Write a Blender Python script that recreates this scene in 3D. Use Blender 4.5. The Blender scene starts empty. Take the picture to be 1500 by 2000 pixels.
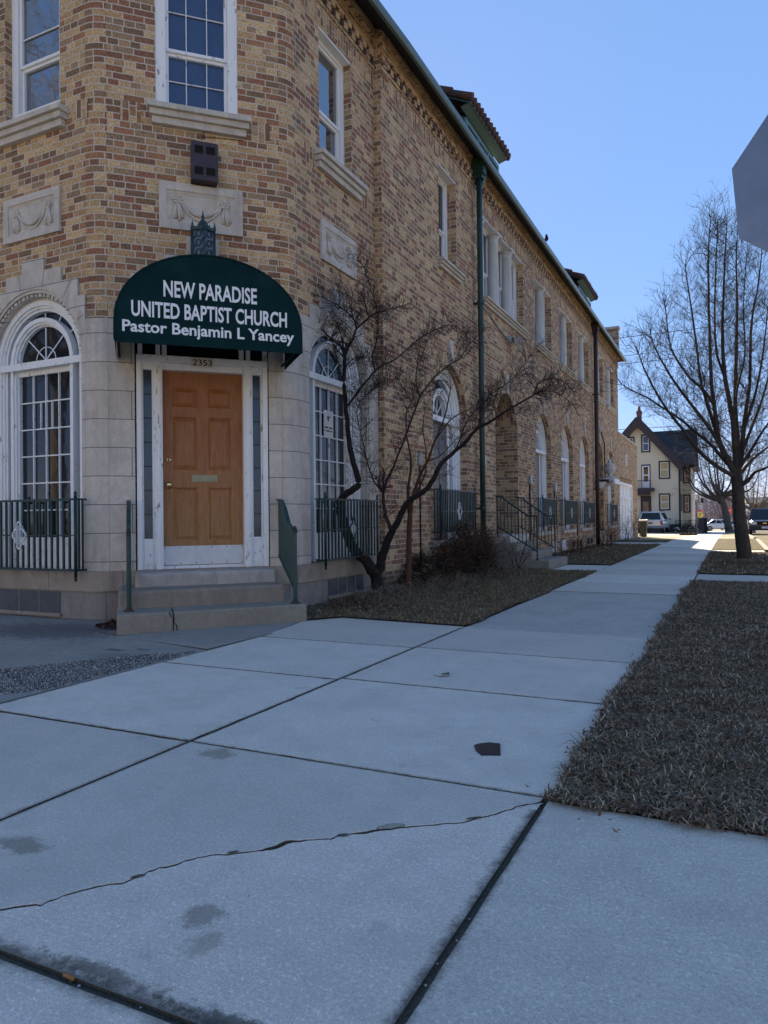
import bpy, bmesh, math, random
from mathutils import Vector, Matrix, Quaternion
from mathutils.geometry import tessellate_polygon
random.seed(7)
R = math.radians
SC = bpy.context.scene
COL = SC.collection
S2 = math.sqrt(0.5)

# ------------------------------------------------------------------ camera
cam = bpy.data.cameras.new('camera'); camo = bpy.data.objects.new('camera', cam); COL.objects.link(camo)
cam.sensor_fit = 'VERTICAL'; cam.sensor_height = 24.0
cam.lens = 24.0 * 1408.9 / 2000.0
cam.clip_start = 0.05; cam.clip_end = 6000
yaw, pit, rol = R(25.779), R(0.534), R(-0.622)
fw = Vector((-math.sin(yaw) * math.cos(pit), math.cos(yaw) * math.cos(pit), math.sin(pit)))
rt = Vector((math.cos(yaw), math.sin(yaw), 0)); up = rt.cross(fw)
r2 = math.cos(rol) * rt + math.sin(rol) * up; u2 = -math.sin(rol) * rt + math.cos(rol) * up
camo.matrix_world = Matrix(((r2.x, u2.x, -fw.x, 0), (r2.y, u2.y, -fw.y, 0), (r2.z, u2.z, -fw.z, 0.98), (0, 0, 0, 1)))
SC.camera = camo

# ------------------------------------------------------------------ sky, sun, exposure
SUN_EL = R(29.0)
SUN_AZ = math.atan2(-0.38, 0.925)            # measured from +Y towards +X
sun_dir = Vector((math.sin(SUN_AZ) * math.cos(SUN_EL), math.cos(SUN_AZ) * math.cos(SUN_EL), math.sin(SUN_EL)))
w = bpy.data.worlds.new('World'); SC.world = w; w.use_nodes = True
nt = w.node_tree; bg = nt.nodes['Background']
sky = nt.nodes.new('ShaderNodeTexSky'); sky.sky_type = 'NISHITA'; sky.sun_disc = False
sky.sun_elevation = SUN_EL; sky.sun_rotation = SUN_AZ
sky.air_density = 0.5; sky.dust_density = 0.01; sky.ozone_density = 2.0; sky.altitude = 200
gam = nt.nodes.new('ShaderNodeGamma'); gam.inputs[1].default_value = 0.29          # soft winter sky: evens out zenith and horizon for light and view alike
hsv = nt.nodes.new('ShaderNodeHueSaturation'); hsv.inputs['Saturation'].default_value = 2.4
tnt = nt.nodes.new('ShaderNodeMix'); tnt.data_type = 'RGBA'; tnt.blend_type = 'MULTIPLY'; tnt.inputs[0].default_value = 1.0; tnt.inputs[7].default_value = (1.09, 0.925, 1.0, 1)
nt.links.new(sky.outputs[0], gam.inputs[0]); nt.links.new(gam.outputs[0], hsv.inputs['Color']); nt.links.new(hsv.outputs[0], tnt.inputs[6]); nt.links.new(tnt.outputs[2], bg.inputs[0])
bg.inputs[1].default_value = 0.15
sl = bpy.data.lights.new('sun', 'SUN'); sl.energy = 3.3; sl.angle = R(0.5); sl.color = (1.0, 0.85, 0.62)
so = bpy.data.objects.new('sun', sl); COL.objects.link(so)
so.rotation_mode = 'QUATERNION'; so.rotation_quaternion = sun_dir.to_track_quat('Z', 'Y')
so.location = (0, 0, 30)
SC.view_settings.view_transform = 'Standard'; SC.view_settings.look = 'None'
SC.view_settings.exposure = 2.15; SC.view_settings.gamma = 1.0
SC.render.engine = 'CYCLES'
SC.cycles.use_denoising = True
SC.cycles.max_bounces = 6; SC.cycles.transparent_max_bounces = 8

# ------------------------------------------------------------------ node helpers
class NT:
    def __init__(s, name):
        s.m = bpy.data.materials.new(name); s.m.use_nodes = True
        s.t = s.m.node_tree; s.b = s.t.nodes['Principled BSDF']
    def n(s, typ, **kw):
        o = s.t.nodes.new(typ)
        for k, v in kw.items(): setattr(o, k, v)
        return o
    def put(s, sock, v):
        if hasattr(v, 'is_output') or isinstance(v, bpy.types.NodeSocket): s.t.links.new(v, sock)
        elif isinstance(v, (tuple, list)):
            sock.default_value = tuple(v) + (1,) if (len(v) == 3 and len(sock.default_value) == 4) else v
        else: sock.default_value = v
    def co(s, which='Object'): return s.n('ShaderNodeTexCoord').outputs[which]
    def map(s, v, scale=(1, 1, 1), loc=(0, 0, 0), rot=(0, 0, 0)):
        o = s.n('ShaderNodeMapping'); s.put(o.inputs['Vector'], v)
        o.inputs['Scale'].default_value = scale; o.inputs['Location'].default_value = loc; o.inputs['Rotation'].default_value = rot
        return o.outputs[0]
    def noise(s, v, scale, detail=4, rough=0.55, dist=0.0, out='Fac'):
        o = s.n('ShaderNodeTexNoise'); s.put(o.inputs['Vector'], v)
        o.inputs['Scale'].default_value = scale; o.inputs['Detail'].default_value = detail
        o.inputs['Roughness'].default_value = rough; o.inputs['Distortion'].default_value = dist
        return o.outputs[out]
    def ramp(s, f, stops, interp='LINEAR'):
        o = s.n('ShaderNodeValToRGB'); s.put(o.inputs[0], f); e = o.color_ramp; e.interpolation = interp
        while len(e.elements) < len(stops): e.elements.new(0.5)
        for el, (p, c) in zip(e.elements, stops):
            el.position = p; el.color = (c, c, c, 1) if isinstance(c, (int, float)) else tuple(c) + (1,)
        return o.outputs[0]
    def math(s, op, a, b=0.0, clamp=False):
        o = s.n('ShaderNodeMath', operation=op); o.use_clamp = clamp
        s.put(o.inputs[0], a); s.put(o.inputs[1], b); return o.outputs[0]
    def mix(s, f, a, b, mode='MIX'):
        o = s.n('ShaderNodeMix', data_type='RGBA', blend_type=mode)
        s.put(o.inputs[0], f); s.put(o.inputs[6], a); s.put(o.inputs[7], b); return o.outputs[2]
    def bump(s, h, strength=0.3, dist=0.01, normal=None):
        o = s.n('ShaderNodeBump'); s.put(o.inputs['Height'], h)
        o.inputs['Strength'].default_value = strength; o.inputs['Distance'].default_value = dist
        if normal is not None: s.put(o.inputs['Normal'], normal)
        return o.outputs[0]
    def out(s, base=None, rough=None, normal=None, spec=None, metal=None):
        if base is not None: s.put(s.b.inputs['Base Color'], base)
        if rough is not None: s.put(s.b.inputs['Roughness'], rough)
        if normal is not None: s.put(s.b.inputs['Normal'], normal)
        if spec is not None: s.put(s.b.inputs['Specular IOR Level'], spec)
        if metal is not None: s.put(s.b.inputs['Metallic'], metal)
        return s.m

def simple(name, c1, c2=None, scale=20.0, rough=0.6, bump=0.0, bscale=None, stretch=(1, 1, 1), spec=0.4, metal=0.0, dist=0.005):
    k = NT(name); v = k.map(k.co(), stretch)
    c2 = c2 or tuple(c * 0.75 for c in c1)
    f = k.noise(v, scale, 5, 0.6)
    col = k.mix(k.ramp(f, [(0.3, 0.0), (0.7, 1.0)]), c1, c2)
    nrm = k.bump(k.noise(v, bscale or scale * 3, 4), bump, dist) if bump else None
    return k.out(col, rough, nrm, spec, metal)

def brick_mat(name, sheen=1.0):
    k = NT(name); uv = k.co('UV')
    b = k.n('ShaderNodeTexBrick'); b.offset = 0.5; b.offset_frequency = 2; b.squash = 0.52; b.squash_frequency = 3
    wob = k.noise(uv, 9.0, 2, out='Color')
    off = k.n('ShaderNodeVectorMath', operation='MULTIPLY_ADD'); k.put(off.inputs[0], wob); off.inputs[1].default_value = (0.008, 0.006, 0); k.put(off.inputs[2], uv)
    k.put(b.inputs['Vector'], off.outputs[0]); b.inputs['Color1'].default_value = (0, 0, 0, 1); b.inputs['Color2'].default_value = (1, 1, 1, 1)
    b.inputs['Mortar'].default_value = (0.5, 0.5, 0.5, 1); b.inputs['Scale'].default_value = 1.0
    b.inputs['Brick Width'].default_value = 0.208; b.inputs['Row Height'].default_value = 0.0695
    b.inputs['Mortar Size'].default_value = 0.0062; b.inputs['Mortar Smooth'].default_value = 0.25; b.inputs['Bias'].default_value = 0.0
    gv = k.n('ShaderNodeSeparateColor'); k.put(gv.inputs[0], b.outputs['Color'])
    pal0 = k.ramp(gv.outputs[0], [(0.0, (0.13, 0.096, 0.072)), (0.10, (0.47, 0.365, 0.225)), (0.22, (0.22, 0.105, 0.072)), (0.32, (0.40, 0.295, 0.175)), (0.42, (0.26, 0.205, 0.145)), (0.50, (0.52, 0.42, 0.27)),
                                 (0.58, (0.27, 0.145, 0.090)), (0.67, (0.34, 0.255, 0.160)), (0.76, (0.165, 0.088, 0.068)), (0.84, (0.43, 0.345, 0.225)), (0.92, (0.20, 0.155, 0.115))], 'CONSTANT')
    pal = k.mix(1.0, k.mix(0.24, pal0, (0.28, 0.175, 0.115)), (1.50, 1.40, 1.24), 'MULTIPLY')
    scr = k.noise(k.map(uv, (1, 0.32, 1)), 95.0, 4, 0.7)
    pal2 = k.mix(k.ramp(scr, [(0.36, 0.0), (0.66, 1.0)]), k.mix(1.0, pal, (0.50, 0.47, 0.44), 'MULTIPLY'), k.mix(1.0, pal, (1.36, 1.34, 1.30), 'MULTIPLY'))
    blk = k.noise(uv, 46.0, 4, 0.75); pal2 = k.mix(k.ramp(blk, [(0.56, 0.0), (0.68, 0.8)]), pal2, (0.085, 0.07, 0.06))
    big = k.noise(uv, 0.55, 4, 0.6)
    pal3 = k.mix(k.ramp(big, [(0.35, 0.0), (0.7, 0.38)]), pal2, k.mix(1.0, pal2, (0.62, 0.56, 0.55), 'MULTIPLY'))
    run = k.noise(k.map(uv, (2.6, 0.22, 1)), 2.0, 5, 0.65); pal3 = k.mix(k.ramp(run, [(0.5, 0.0), (0.78, 0.42)]), pal3, k.mix(1.0, pal3, (0.42, 0.40, 0.40), 'MULTIPLY'))
    mort = k.mix(k.noise(uv, 30, 3), (0.66, 0.575, 0.47), (0.46, 0.40, 0.33))
    col = k.mix(b.outputs['Fac'], pal3, mort)
    h = k.math('SUBTRACT', k.math('MULTIPLY', scr, 0.45), k.math('MULTIPLY', b.outputs['Fac'], 1.0))
    return k.out(col, 0.88, k.bump(h, 0.75, 0.006), 0.25)

def stone_mat(name, tint=(1, 1, 1), joints=True, row=0.288, width=30.0):
    k = NT(name); uv = k.co('UV')
    bb = k.n('ShaderNodeTexBrick'); bb.offset = 0.37; k.put(bb.inputs['Vector'], uv); bb.inputs['Color1'].default_value = (0, 0, 0, 1); bb.inputs['Color2'].default_value = (1, 1, 1, 1)
    bb.inputs['Scale'].default_value = 1.0; bb.inputs['Brick Width'].default_value = min(width, 0.9); bb.inputs['Row Height'].default_value = row if joints else 3.0; bb.inputs['Mortar Size'].default_value = 0.0
    rb = k.n('ShaderNodeSeparateColor'); k.put(rb.inputs[0], bb.outputs['Color']); rb = rb.outputs[0]
    sh = k.n('ShaderNodeVectorMath', operation='ADD'); k.put(sh.inputs[0], uv); cmb = k.n('ShaderNodeCombineXYZ'); k.put(cmb.inputs[0], k.math('MULTIPLY', rb, 7.0)); k.put(cmb.inputs[1], k.math('MULTIPLY', rb, 3.0)); k.put(sh.inputs[1], cmb.outputs[0])
    s1_ = k.noise(k.map(k.map(sh.outputs[0], rot=(0, 0, R(66))), (0.28, 2.4, 1)), 8.0, 6, 0.62, 0.6); s2_ = k.noise(k.map(k.map(sh.outputs[0], rot=(0, 0, R(-38))), (0.34, 1.9, 1)), 7.0, 6, 0.65, 0.8); s3_ = k.noise(k.map(sh.outputs[0], (1, 1.3, 1)), 6.0, 6, 0.7, 0.5)
    m1 = k.math('GREATER_THAN', rb, 0.36); m2 = k.math('GREATER_THAN', rb, 0.68)
    mx = k.n('ShaderNodeMix'); k.put(mx.inputs[0], m1); k.put(mx.inputs[2], k.math('ADD', k.math('MULTIPLY', s1_, 0.45), k.math('MULTIPLY', s3_, 0.55))); k.put(mx.inputs[3], s3_); mx2 = k.n('ShaderNodeMix'); k.put(mx2.inputs[0], m2); k.put(mx2.inputs[2], mx.outputs[0]); k.put(mx2.inputs[3], k.math('ADD', k.math('MULTIPLY', s2_, 0.5), k.math('MULTIPLY', s3_, 0.5))); streak = mx2.outputs[0]
    blot = k.noise(uv, 2.1, 5, 0.6)
    c = k.mix(k.ramp(streak, [(0.30, 0.0), (0.72, 1.0)]), (0.50, 0.455, 0.40), (0.74, 0.69, 0.62))
    c = k.mix(k.ramp(blot, [(0.42, 0.0), (0.75, 0.5)]), c, (0.50, 0.455, 0.415))
    grime = k.noise(k.map(uv, (2.2, 0.5, 1)), 3.0, 5, 0.65)
    c = k.mix(k.ramp(grime, [(0.48, 0.0), (0.8, 0.7)]), c, (0.27, 0.24, 0.215))
    fin = k.noise(uv, 70.0, 4, 0.75); c = k.mix(k.ramp(fin, [(0.34, 0.45), (0.55, 0.0)]), c, k.mix(1.0, c, (0.62, 0.60, 0.58), 'MULTIPLY'))
    c = k.mix(k.math('MULTIPLY', k.math('SUBTRACT', 1.0, rb), 0.35), c, k.mix(1.0, c, (0.70, 0.68, 0.66), 'MULTIPLY'))
    c = k.mix(1.0, c, tint, 'MULTIPLY')
    h = k.math('MULTIPLY', streak, 0.3)
    if joints:
        b = k.n('ShaderNodeTexBrick'); b.offset = 0.5; k.put(b.inputs['Vector'], uv)
        b.inputs['Scale'].default_value = 1.0; b.inputs['Brick Width'].default_value = width; b.inputs['Row Height'].default_value = row
        b.inputs['Mortar Size'].default_value = 0.0035; b.inputs['Mortar Smooth'].default_value = 0.1
        c = k.mix(b.outputs['Fac'], c, (0.10, 0.09, 0.085)); h = k.math('SUBTRACT', h, b.outputs['Fac'])
    return k.out(c, 0.8, k.bump(h, 0.5, 0.006), 0.3)

def paint_mat(name, c, worn, amount=0.62, rough=0.5):
    k = NT(name); v = k.co()
    f = k.noise(k.map(v, (1, 1, 0.35)), 26.0, 6, 0.7); f2 = k.noise(v, 3.0, 3)
    m = k.ramp(k.math('ADD', k.math('MULTIPLY', f, 0.75), k.math('MULTIPLY', f2, 0.25)), [(amount, 0.0), (amount + 0.05, 1.0)])
    c1 = k.mix(f2, tuple(x * 0.86 for x in c), c)
    return k.out(k.mix(m, c1, worn), rough, k.bump(k.math('SUBTRACT', k.noise(v, 60, 3), k.math('MULTIPLY', m, 0.8)), 0.15, 0.004), 0.35)

def glass_mat(name, c, rough=0.04, wob=0.05, spec=0.5, scale=3.0):
    k = NT(name); v = k.co()
    col = k.mix(k.noise(k.map(v, (1, 1, 0.3)), scale, 4, 0.6), tuple(x * 0.45 for x in c), c)
    return k.out(col, rough, k.bump(k.noise(v, 2.3, 3), wob, 0.03), spec)

def concrete_mat(name, c, dark, grain=330.0, stains=(), lines=(), rough=0.85, pit=0.35):
    k = NT(name); v = k.co()
    big = k.noise(v, 1.1, 5, 0.6); mid = k.noise(v, 9.0, 5, 0.65)
    broom = k.noise(k.map(v, (1.2, 30.0, 1), rot=(0, 0, R(4))), 6.0, 4, 0.7)
    gr = k.noise(v, grain, 3, 0.75); gr2 = k.noise(v, grain * 0.42, 4, 0.8)
    f = k.math('ADD', k.math('MULTIPLY', big, 0.5), k.math('MULTIPLY', mid, 0.5))
    col = k.mix(k.ramp(f, [(0.32, 0.0), (0.68, 1.0)]), dark, c)
    col = k.mix(k.ramp(gr, [(0.30, 0.8), (0.52, 0.0)]), col, tuple(x * 0.45 for x in dark))
    col = k.mix(k.ramp(gr2, [(0.52, 0.0), (0.74, 0.8)]), col, tuple(min(1, x * 1.55) for x in c))
    col = k.mix(k.ramp(broom, [(0.3, 0.25), (0.6, 0.0)]), col, tuple(x * 0.7 for x in dark))
    spk = k.noise(v, 62.0, 2, 0.5)
    col = k.mix(k.ramp(spk, [(0.70, 0.0), (0.74, 0.5)]), col, tuple(x * 0.4 for x in dark))
    us = k.n('ShaderNodeSeparateXYZ'); k.put(us.inputs[0], k.co('UV')); tone = k.math('ADD', k.math('MULTIPLY', us.outputs[0], 0.26), 0.86)
    if name.startswith('side'):
        tc = k.n('ShaderNodeCombineColor'); k.put(tc.inputs[0], k.math('ADD', k.math('MULTIPLY', us.outputs[1], 0.05), tone)); k.put(tc.inputs[1], tone); k.put(tc.inputs[2], tone); col = k.mix(1.0, col, tc.outputs[0], 'MULTIPLY')
    spots = k.noise(v, 5.5, 3, 0.5); col = k.mix(k.ramp(spots, [(0.68, 0.0), (0.72, 0.30)]), col, tuple(x * 0.55 for x in dark)); worn = k.noise(v, 2.4, 6, 0.7); col = k.mix(k.ramp(worn, [(0.45, 0.0), (0.72, 0.40)]), col, tuple(x * 0.72 for x in dark))
    sep = k.n('ShaderNodeSeparateXYZ'); k.put(sep.inputs[0], v)
    wob = k.math('MULTIPLY', k.math('SUBTRACT', k.noise(v, 17.0, 6, 0.78), 0.5), 2.6)
    for (x, y, rx, ry, sc_, strength) in stains:
        dx = k.math('DIVIDE', k.math('SUBTRACT', sep.outputs[0], x), rx); dy = k.math('DIVIDE', k.math('SUBTRACT', sep.outputs[1], y), ry)
        d = k.math('SQRT', k.math('ADD', k.math('MULTIPLY', dx, dx), k.math('MULTIPLY', dy, dy)))
        m = k.math('MULTIPLY', k.ramp(k.math('ADD', d, wob), [(0.55, 1.0), (1.1, 0.0)]), strength)
        col = k.mix(m, col, sc_)
    for (ax, val, wdt, lo, hi, strength) in lines:      # dirt collected along a joint
        d = k.math('DIVIDE', k.math('ABSOLUTE', k.math('SUBTRACT', sep.outputs[ax], val)), wdt)
        m = k.math('MULTIPLY', k.ramp(k.math('ADD', d, k.math('MULTIPLY', wob, 0.8)), [(0.15, 1.0), (1.0, 0.0)]), strength)
        o = sep.outputs[1 - ax]
        m = k.math('MULTIPLY', m, k.math('MULTIPLY', k.math('GREATER_THAN', o, lo), k.math('LESS_THAN', o, hi)))
        col = k.mix(m, col, (0.045, 0.043, 0.036))
    h = k.math('ADD', k.math('MULTIPLY', gr, 0.5), k.math('MULTIPLY', broom, 0.5))
    return k.out(col, rough, k.bump(h, pit, 0.004), 0.3)

# ------------------------------------------------------------------ mesh builder
class MB:
    def __init__(s): s.v = []; s.f = []; s.uv = []; s.mi = []; s.sm = []
    def face(s, pts, mi=0, uv=None, smooth=False):
        i = len(s.v); s.v.extend([tuple(p) for p in pts]); s.f.append(list(range(i, i + len(pts))))
        if uv is None:
            a = [Vector(p) for p in pts]; n = Vector((0, 0, 0))
            for j in range(len(a)):
                p, q = a[j], a[(j + 1) % len(a)]
                n += Vector(((p.y - q.y) * (p.z + q.z), (p.z - q.z) * (p.x + q.x), (p.x - q.x) * (p.y + q.y)))
            if n.length > 1e-12: n.normalize()
            if abs(n.z) > 0.75: uv = [(p.x, p.y) for p in a]
            else:
                t = Vector((-n.y, n.x, 0)).normalized(); uv = [(p.dot(t), p.z) for p in a]
        s.uv.append(uv); s.mi.append(mi); s.sm.append(smooth)
    def idx(s, verts, faces, mi=0, smooth=True):
        b = len(s.v); s.v.extend([tuple(p) for p in verts])
        for f in faces:
            s.f.append([b + j for j in f]); s.uv.append([(verts[j][0] + verts[j][1], verts[j][2]) for j in f]); s.mi.append(mi); s.sm.append(smooth)
    def obox(s, c, ax, ay, az, mi=0):
        c, ax, ay, az = Vector(c), Vector(ax), Vector(ay), Vector(az)
        P = lambda i, j, k: c + ax * i + ay * j + az * k
        for q in (((-1, -1, -1), (-1, 1, -1), (1, 1, -1), (1, -1, -1)), ((-1, -1, 1), (1, -1, 1), (1, 1, 1), (-1, 1, 1)),
                  ((-1, -1, -1), (1, -1, -1), (1, -1, 1), (-1, -1, 1)), ((1, 1, -1), (-1, 1, -1), (-1, 1, 1), (1, 1, 1)),
                  ((-1, 1, -1), (-1, -1, -1), (-1, -1, 1), (-1, 1, 1)), ((1, -1, -1), (1, 1, -1), (1, 1, 1), (1, -1, 1))):
            s.face([P(*p) for p in q], mi)
    def box(s, x0, x1, y0, y1, z0, z1, mi=0):
        s.obox(((x0 + x1) / 2, (y0 + y1) / 2, (z0 + z1) / 2), ((x1 - x0) / 2, 0, 0), (0, (y1 - y0) / 2, 0), (0, 0, (z1 - z0) / 2), mi)
    def fbox(s, F, s0, s1, n0, n1, z0, z1, mi=0):
        a = F(0, 0, 0); t = (F(1, 0, 0) - a) * ((s1 - s0) / 2); n = (F(0, 1, 0) - a) * ((n1 - n0) / 2)
        s.obox(F((s0 + s1) / 2, (n0 + n1) / 2, (z0 + z1) / 2), t, n * -1, (0, 0, (z1 - z0) / 2), mi)
    def beam(s, a, b, wdt, hgt, mi=0, upv=(0, 0, 1)):
        a, b = Vector(a), Vector(b); d = b - a; l = d.length
        if l < 1e-6: return
        d.normalize(); u = Vector(upv)
        if abs(d.dot(u)) > 0.95: u = Vector((1, 0, 0))
        x = d.cross(u).normalized(); z = x.cross(d)
        s.obox((a + b) / 2, x * (wdt / 2), d * (l / 2), z * (hgt / 2), mi)
    def tube(s, path, rad, seg=8, mi=0, cap=True, smooth=True):
        P = [Vector(p) for p in path]; n = len(P)
        if not isinstance(rad, (list, tuple)): rad = [rad] * n
        vs = []; fs = []; ref = None
        for i in range(n):
            d = (P[min(i + 1, n - 1)] - P[max(i - 1, 0)])
            if d.length < 1e-9: d = Vector((0, 0, 1))
            d.normalize()
            if ref is None:
                ref = Vector((0, 0, 1)) if abs(d.z) < 0.9 else Vector((1, 0, 0))
            x = d.cross(ref)
            if x.length < 1e-5: x = d.cross(Vector((0.3, 0.7, 0.2)))
            x.normalize(); y = d.cross(x); ref = -y if False else ref
            for j in range(seg):
                a = 2 * math.pi * j / seg
                vs.append(P[i] + (x * math.cos(a) + y * math.sin(a)) * rad[i])
        for i in range(n - 1):
            for j in range(seg):
                k = (j + 1) % seg
                fs.append((i * seg + j, i * seg + k, (i + 1) * seg + k, (i + 1) * seg + j))
        if cap:
            fs.append(tuple(range(seg - 1, -1, -1))); fs.append(tuple((n - 1) * seg + j for j in range(seg)))
        s.idx(vs, fs, mi, smooth)
    def lathe(s, c, prof, seg=16, mi=0, axis=None, smooth=True):
        c = Vector(c); vs = []; fs = []; n = len(prof)
        for r, z in prof:
            for j in range(seg):
                a = 2 * math.pi * j / seg; vs.append(c + Vector((r * math.cos(a), r * math.sin(a), z)))
        for i in range(n - 1):
            for j in range(seg):
                k = (j + 1) % seg; fs.append((i * seg + j, i * seg + k, (i + 1) * seg + k, (i + 1) * seg + j))
        fs.append(tuple(range(seg - 1, -1, -1))); fs.append(tuple((n - 1) * seg + j for j in range(seg)))
        s.idx(vs, fs, mi, smooth)
    def fan(s, poly2, F, n, mi=0, holes=(), uvoff=(0, 0)):
        """flat panel on frame F (s,z polygon with holes) facing outwards"""
        loops = [[Vector((p[0], p[1], 0)) for p in poly2]] + [[Vector((p[0], p[1], 0)) for p in h] for h in holes]
        flat = [p for l in loops for p in l]
        for t in tessellate_polygon(loops):
            a, b, c = [flat[i] for i in t]
            if (b - a).cross(c - a).z < 0: b, c = c, b
            s.face([F(p.x, n, p.y) for p in (a, b, c)], mi, [(p.x + uvoff[0], p.y + uvoff[1]) for p in (a, b, c)])
    def strip(s, loop, F, n0, n1, mi=0, closed=True, flip=False):
        """ribbon along a polyline (s,z) from depth n0 to n1"""
        m = len(loop); cnt = m if closed else m - 1; acc = 0.0
        for i in range(cnt):
            p, q = loop[i], loop[(i + 1) % m]; l = math.hypot(q[0] - p[0], q[1] - p[1])
            pts = [F(p[0], n0, p[1]), F(q[0], n0, q[1]), F(q[0], n1, q[1]), F(p[0], n1, p[1])]
            vert = abs(q[0] - p[0]) < 0.35 * l
            uv = [(n0, p[1]), (n0, q[1]), (n1, q[1]), (n1, p[1])] if vert else [(acc, n0), (acc + l, n0), (acc + l, n1), (acc, n1)]
            if flip: pts.reverse(); uv.reverse()
            s.face(pts, mi, uv); acc += l
    def prism(s, poly2, F, n0, n1, mi=0, mi_side=None):
        """solid of a polygon on frame F, back n0, front n1 (polygon counter-clockwise seen from outside)"""
        s.fan(poly2, F, n1, mi); s.strip(poly2, F, n0, n1, mi if mi_side is None else mi_side)
    def ring(s, c, r0, r1, zs, z0, F, n0, n1, mi=0, seg=20, jamb=True, inner=True, outer=True):
        """arched moulding between radii r0<r1, with straight jambs down to z0"""
        def arc(r):
            p = [(c + r * math.cos(math.pi * i / seg), zs + r * math.sin(math.pi * i / seg)) for i in range(seg + 1)]
            return ([(c + r, z0)] if jamb else []) + p + ([(c - r, z0)] if jamb else [])
        a, b = arc(r0), arc(r1)
        for i in range(len(a) - 1):
            s.face([F(*(b[i][0], n1, b[i][1])), F(b[i + 1][0], n1, b[i + 1][1]), F(a[i + 1][0], n1, a[i + 1][1]), F(a[i][0], n1, a[i][1])], mi)
        if inner: s.strip(a, F, n1, n0, mi, closed=False, flip=False)
        if outer: s.strip(b, F, n0, n1, mi, closed=False, flip=False)
    def build(s, name, mats, parent=None, bevel=0.0):
        off = Vector((0, 0, 0))
        pp = parent
        while pp is not None: off += pp.location; pp = pp.parent
        me = bpy.data.meshes.new(name)
        me.from_pydata([(p[0] - off.x, p[1] - off.y, p[2] - off.z) for p in s.v], [], s.f)
        if not isinstance(mats, (list, tuple)): mats = [mats]
        for m in mats: me.materials.append(m)
        ul = me.uv_layers.new(name='UVMap')
        flat = [c for f in s.uv for p in f for c in p]
        ul.data.foreach_set('uv', flat)
        me.polygons.foreach_set('material_index', s.mi); me.polygons.foreach_set('use_smooth', s.sm)
        me.update()
        o = bpy.data.objects.new(name, me); COL.objects.link(o)
        if parent is not None: o.parent = parent
        if bevel:
            bm = bmesh.new(); bm.from_mesh(me); bmesh.ops.remove_doubles(bm, verts=bm.verts, dist=1e-4); bm.to_mesh(me); bm.free()
            md = o.modifiers.new('bevel', 'BEVEL'); md.width = bevel; md.segments = 2; md.limit_method = 'ANGLE'; md.angle_limit = R(40)
        return o

def tag(o, label=None, cat=None, group=None, kind=None):
    if label: o['label'] = label
    if cat: o['category'] = cat
    if group: o['group'] = group
    if kind: o['kind'] = kind
    return o
def thing(name, loc, label, cat, group=None):
    o = bpy.data.objects.new(name, None); COL.objects.link(o); o.location = loc; o.empty_display_size = 0.2
    return tag(o, label, cat, group)
def struct(o): o['kind'] = 'structure'; return o

def frame(origin, t, n):
    origin, t, n = Vector(origin), Vector(t), Vector(n)
    return lambda s_, n_, z_: origin + t * s_ + n * n_ + Vector((0, 0, z_))
LW = frame((0, 5.26, 0), (1, 0, 0), (0, -1, 0))
CW = frame((-7.7786 * S2, 7.7786 * S2, 0), (S2, S2, 0), (S2, -S2, 0))
RW = frame((-4.33, 0, 0), (0, 1, 0), (1, 0, 0))
XW = frame((-4.22, 0, 0), (0, 1, 0), (1, 0, 0))
GW = frame((0, 0, 0), (1, 0, 0), (0, -1, 0))

def arch_loop(c, r, zs, z0, seg=20):
    return [(c - r, z0), (c + r, z0)] + [(c + r * math.cos(math.pi * i / seg), zs + r * math.sin(math.pi * i / seg)) for i in range(seg + 1)]
def rect(s0, s1, z0, z1): return [(s0, z0), (s1, z0), (s1, z1), (s0, z1)]
def GZ(y): return -0.014 * max(0.0, min(y, 260) - 33.0)

def text_mb(mb, body, F, n, s0, s1, zb, zt, ref_h='H', thick=0.004, off=0.0, mi=0, slope=0.0):
    """lettering fitted between s0..s1; capitals stand from zb to zt"""
    def raw(t):
        cu = bpy.data.curves.new('t', 'FONT'); cu.body = t; cu.size = 1.0; cu.offset = off; cu.resolution_u = 3
        o = bpy.data.objects.new('t', cu); COL.objects.link(o)
        dg = bpy.context.evaluated_depsgraph_get(); me = bpy.data.meshes.new_from_object(o.evaluated_get(dg))
        vs = [tuple(q.co) for q in me.vertices]; fs = [tuple(p.vertices) for p in me.polygons]
        bpy.data.objects.remove(o); bpy.data.curves.remove(cu); bpy.data.meshes.remove(me)
        return vs, fs
    hv, _ = raw(ref_h); h0 = min(v[1] for v in hv); h1 = max(v[1] for v in hv)
    vs, fs = raw(body); x0 = min(v[0] for v in vs); x1 = max(v[0] for v in vs)
    def T(v):
        s_ = s0 + (v[0] - x0) / (x1 - x0) * (s1 - s0); z_ = zb + (v[1] - h0) / (h1 - h0) * (zt - zb)
        return s_, z_
    P = [T(v) for v in vs]
    for f in fs:
        mb.face([F(P[i][0], n + thick, P[i][1]) for i in f], mi)
    ed = {}
    for f in fs:
        for i in range(len(f)):
            a, b = f[i], f[(i + 1) % len(f)]; ed[(a, b)] = 1
    for (a, b) in ed:
        if (b, a) not in ed:
            mb.face([F(P[a][0], n, P[a][1]), F(P[b][0], n, P[b][1]), F(P[b][0], n + thick, P[b][1]), F(P[a][0], n + thick, P[a][1])], mi)
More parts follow.
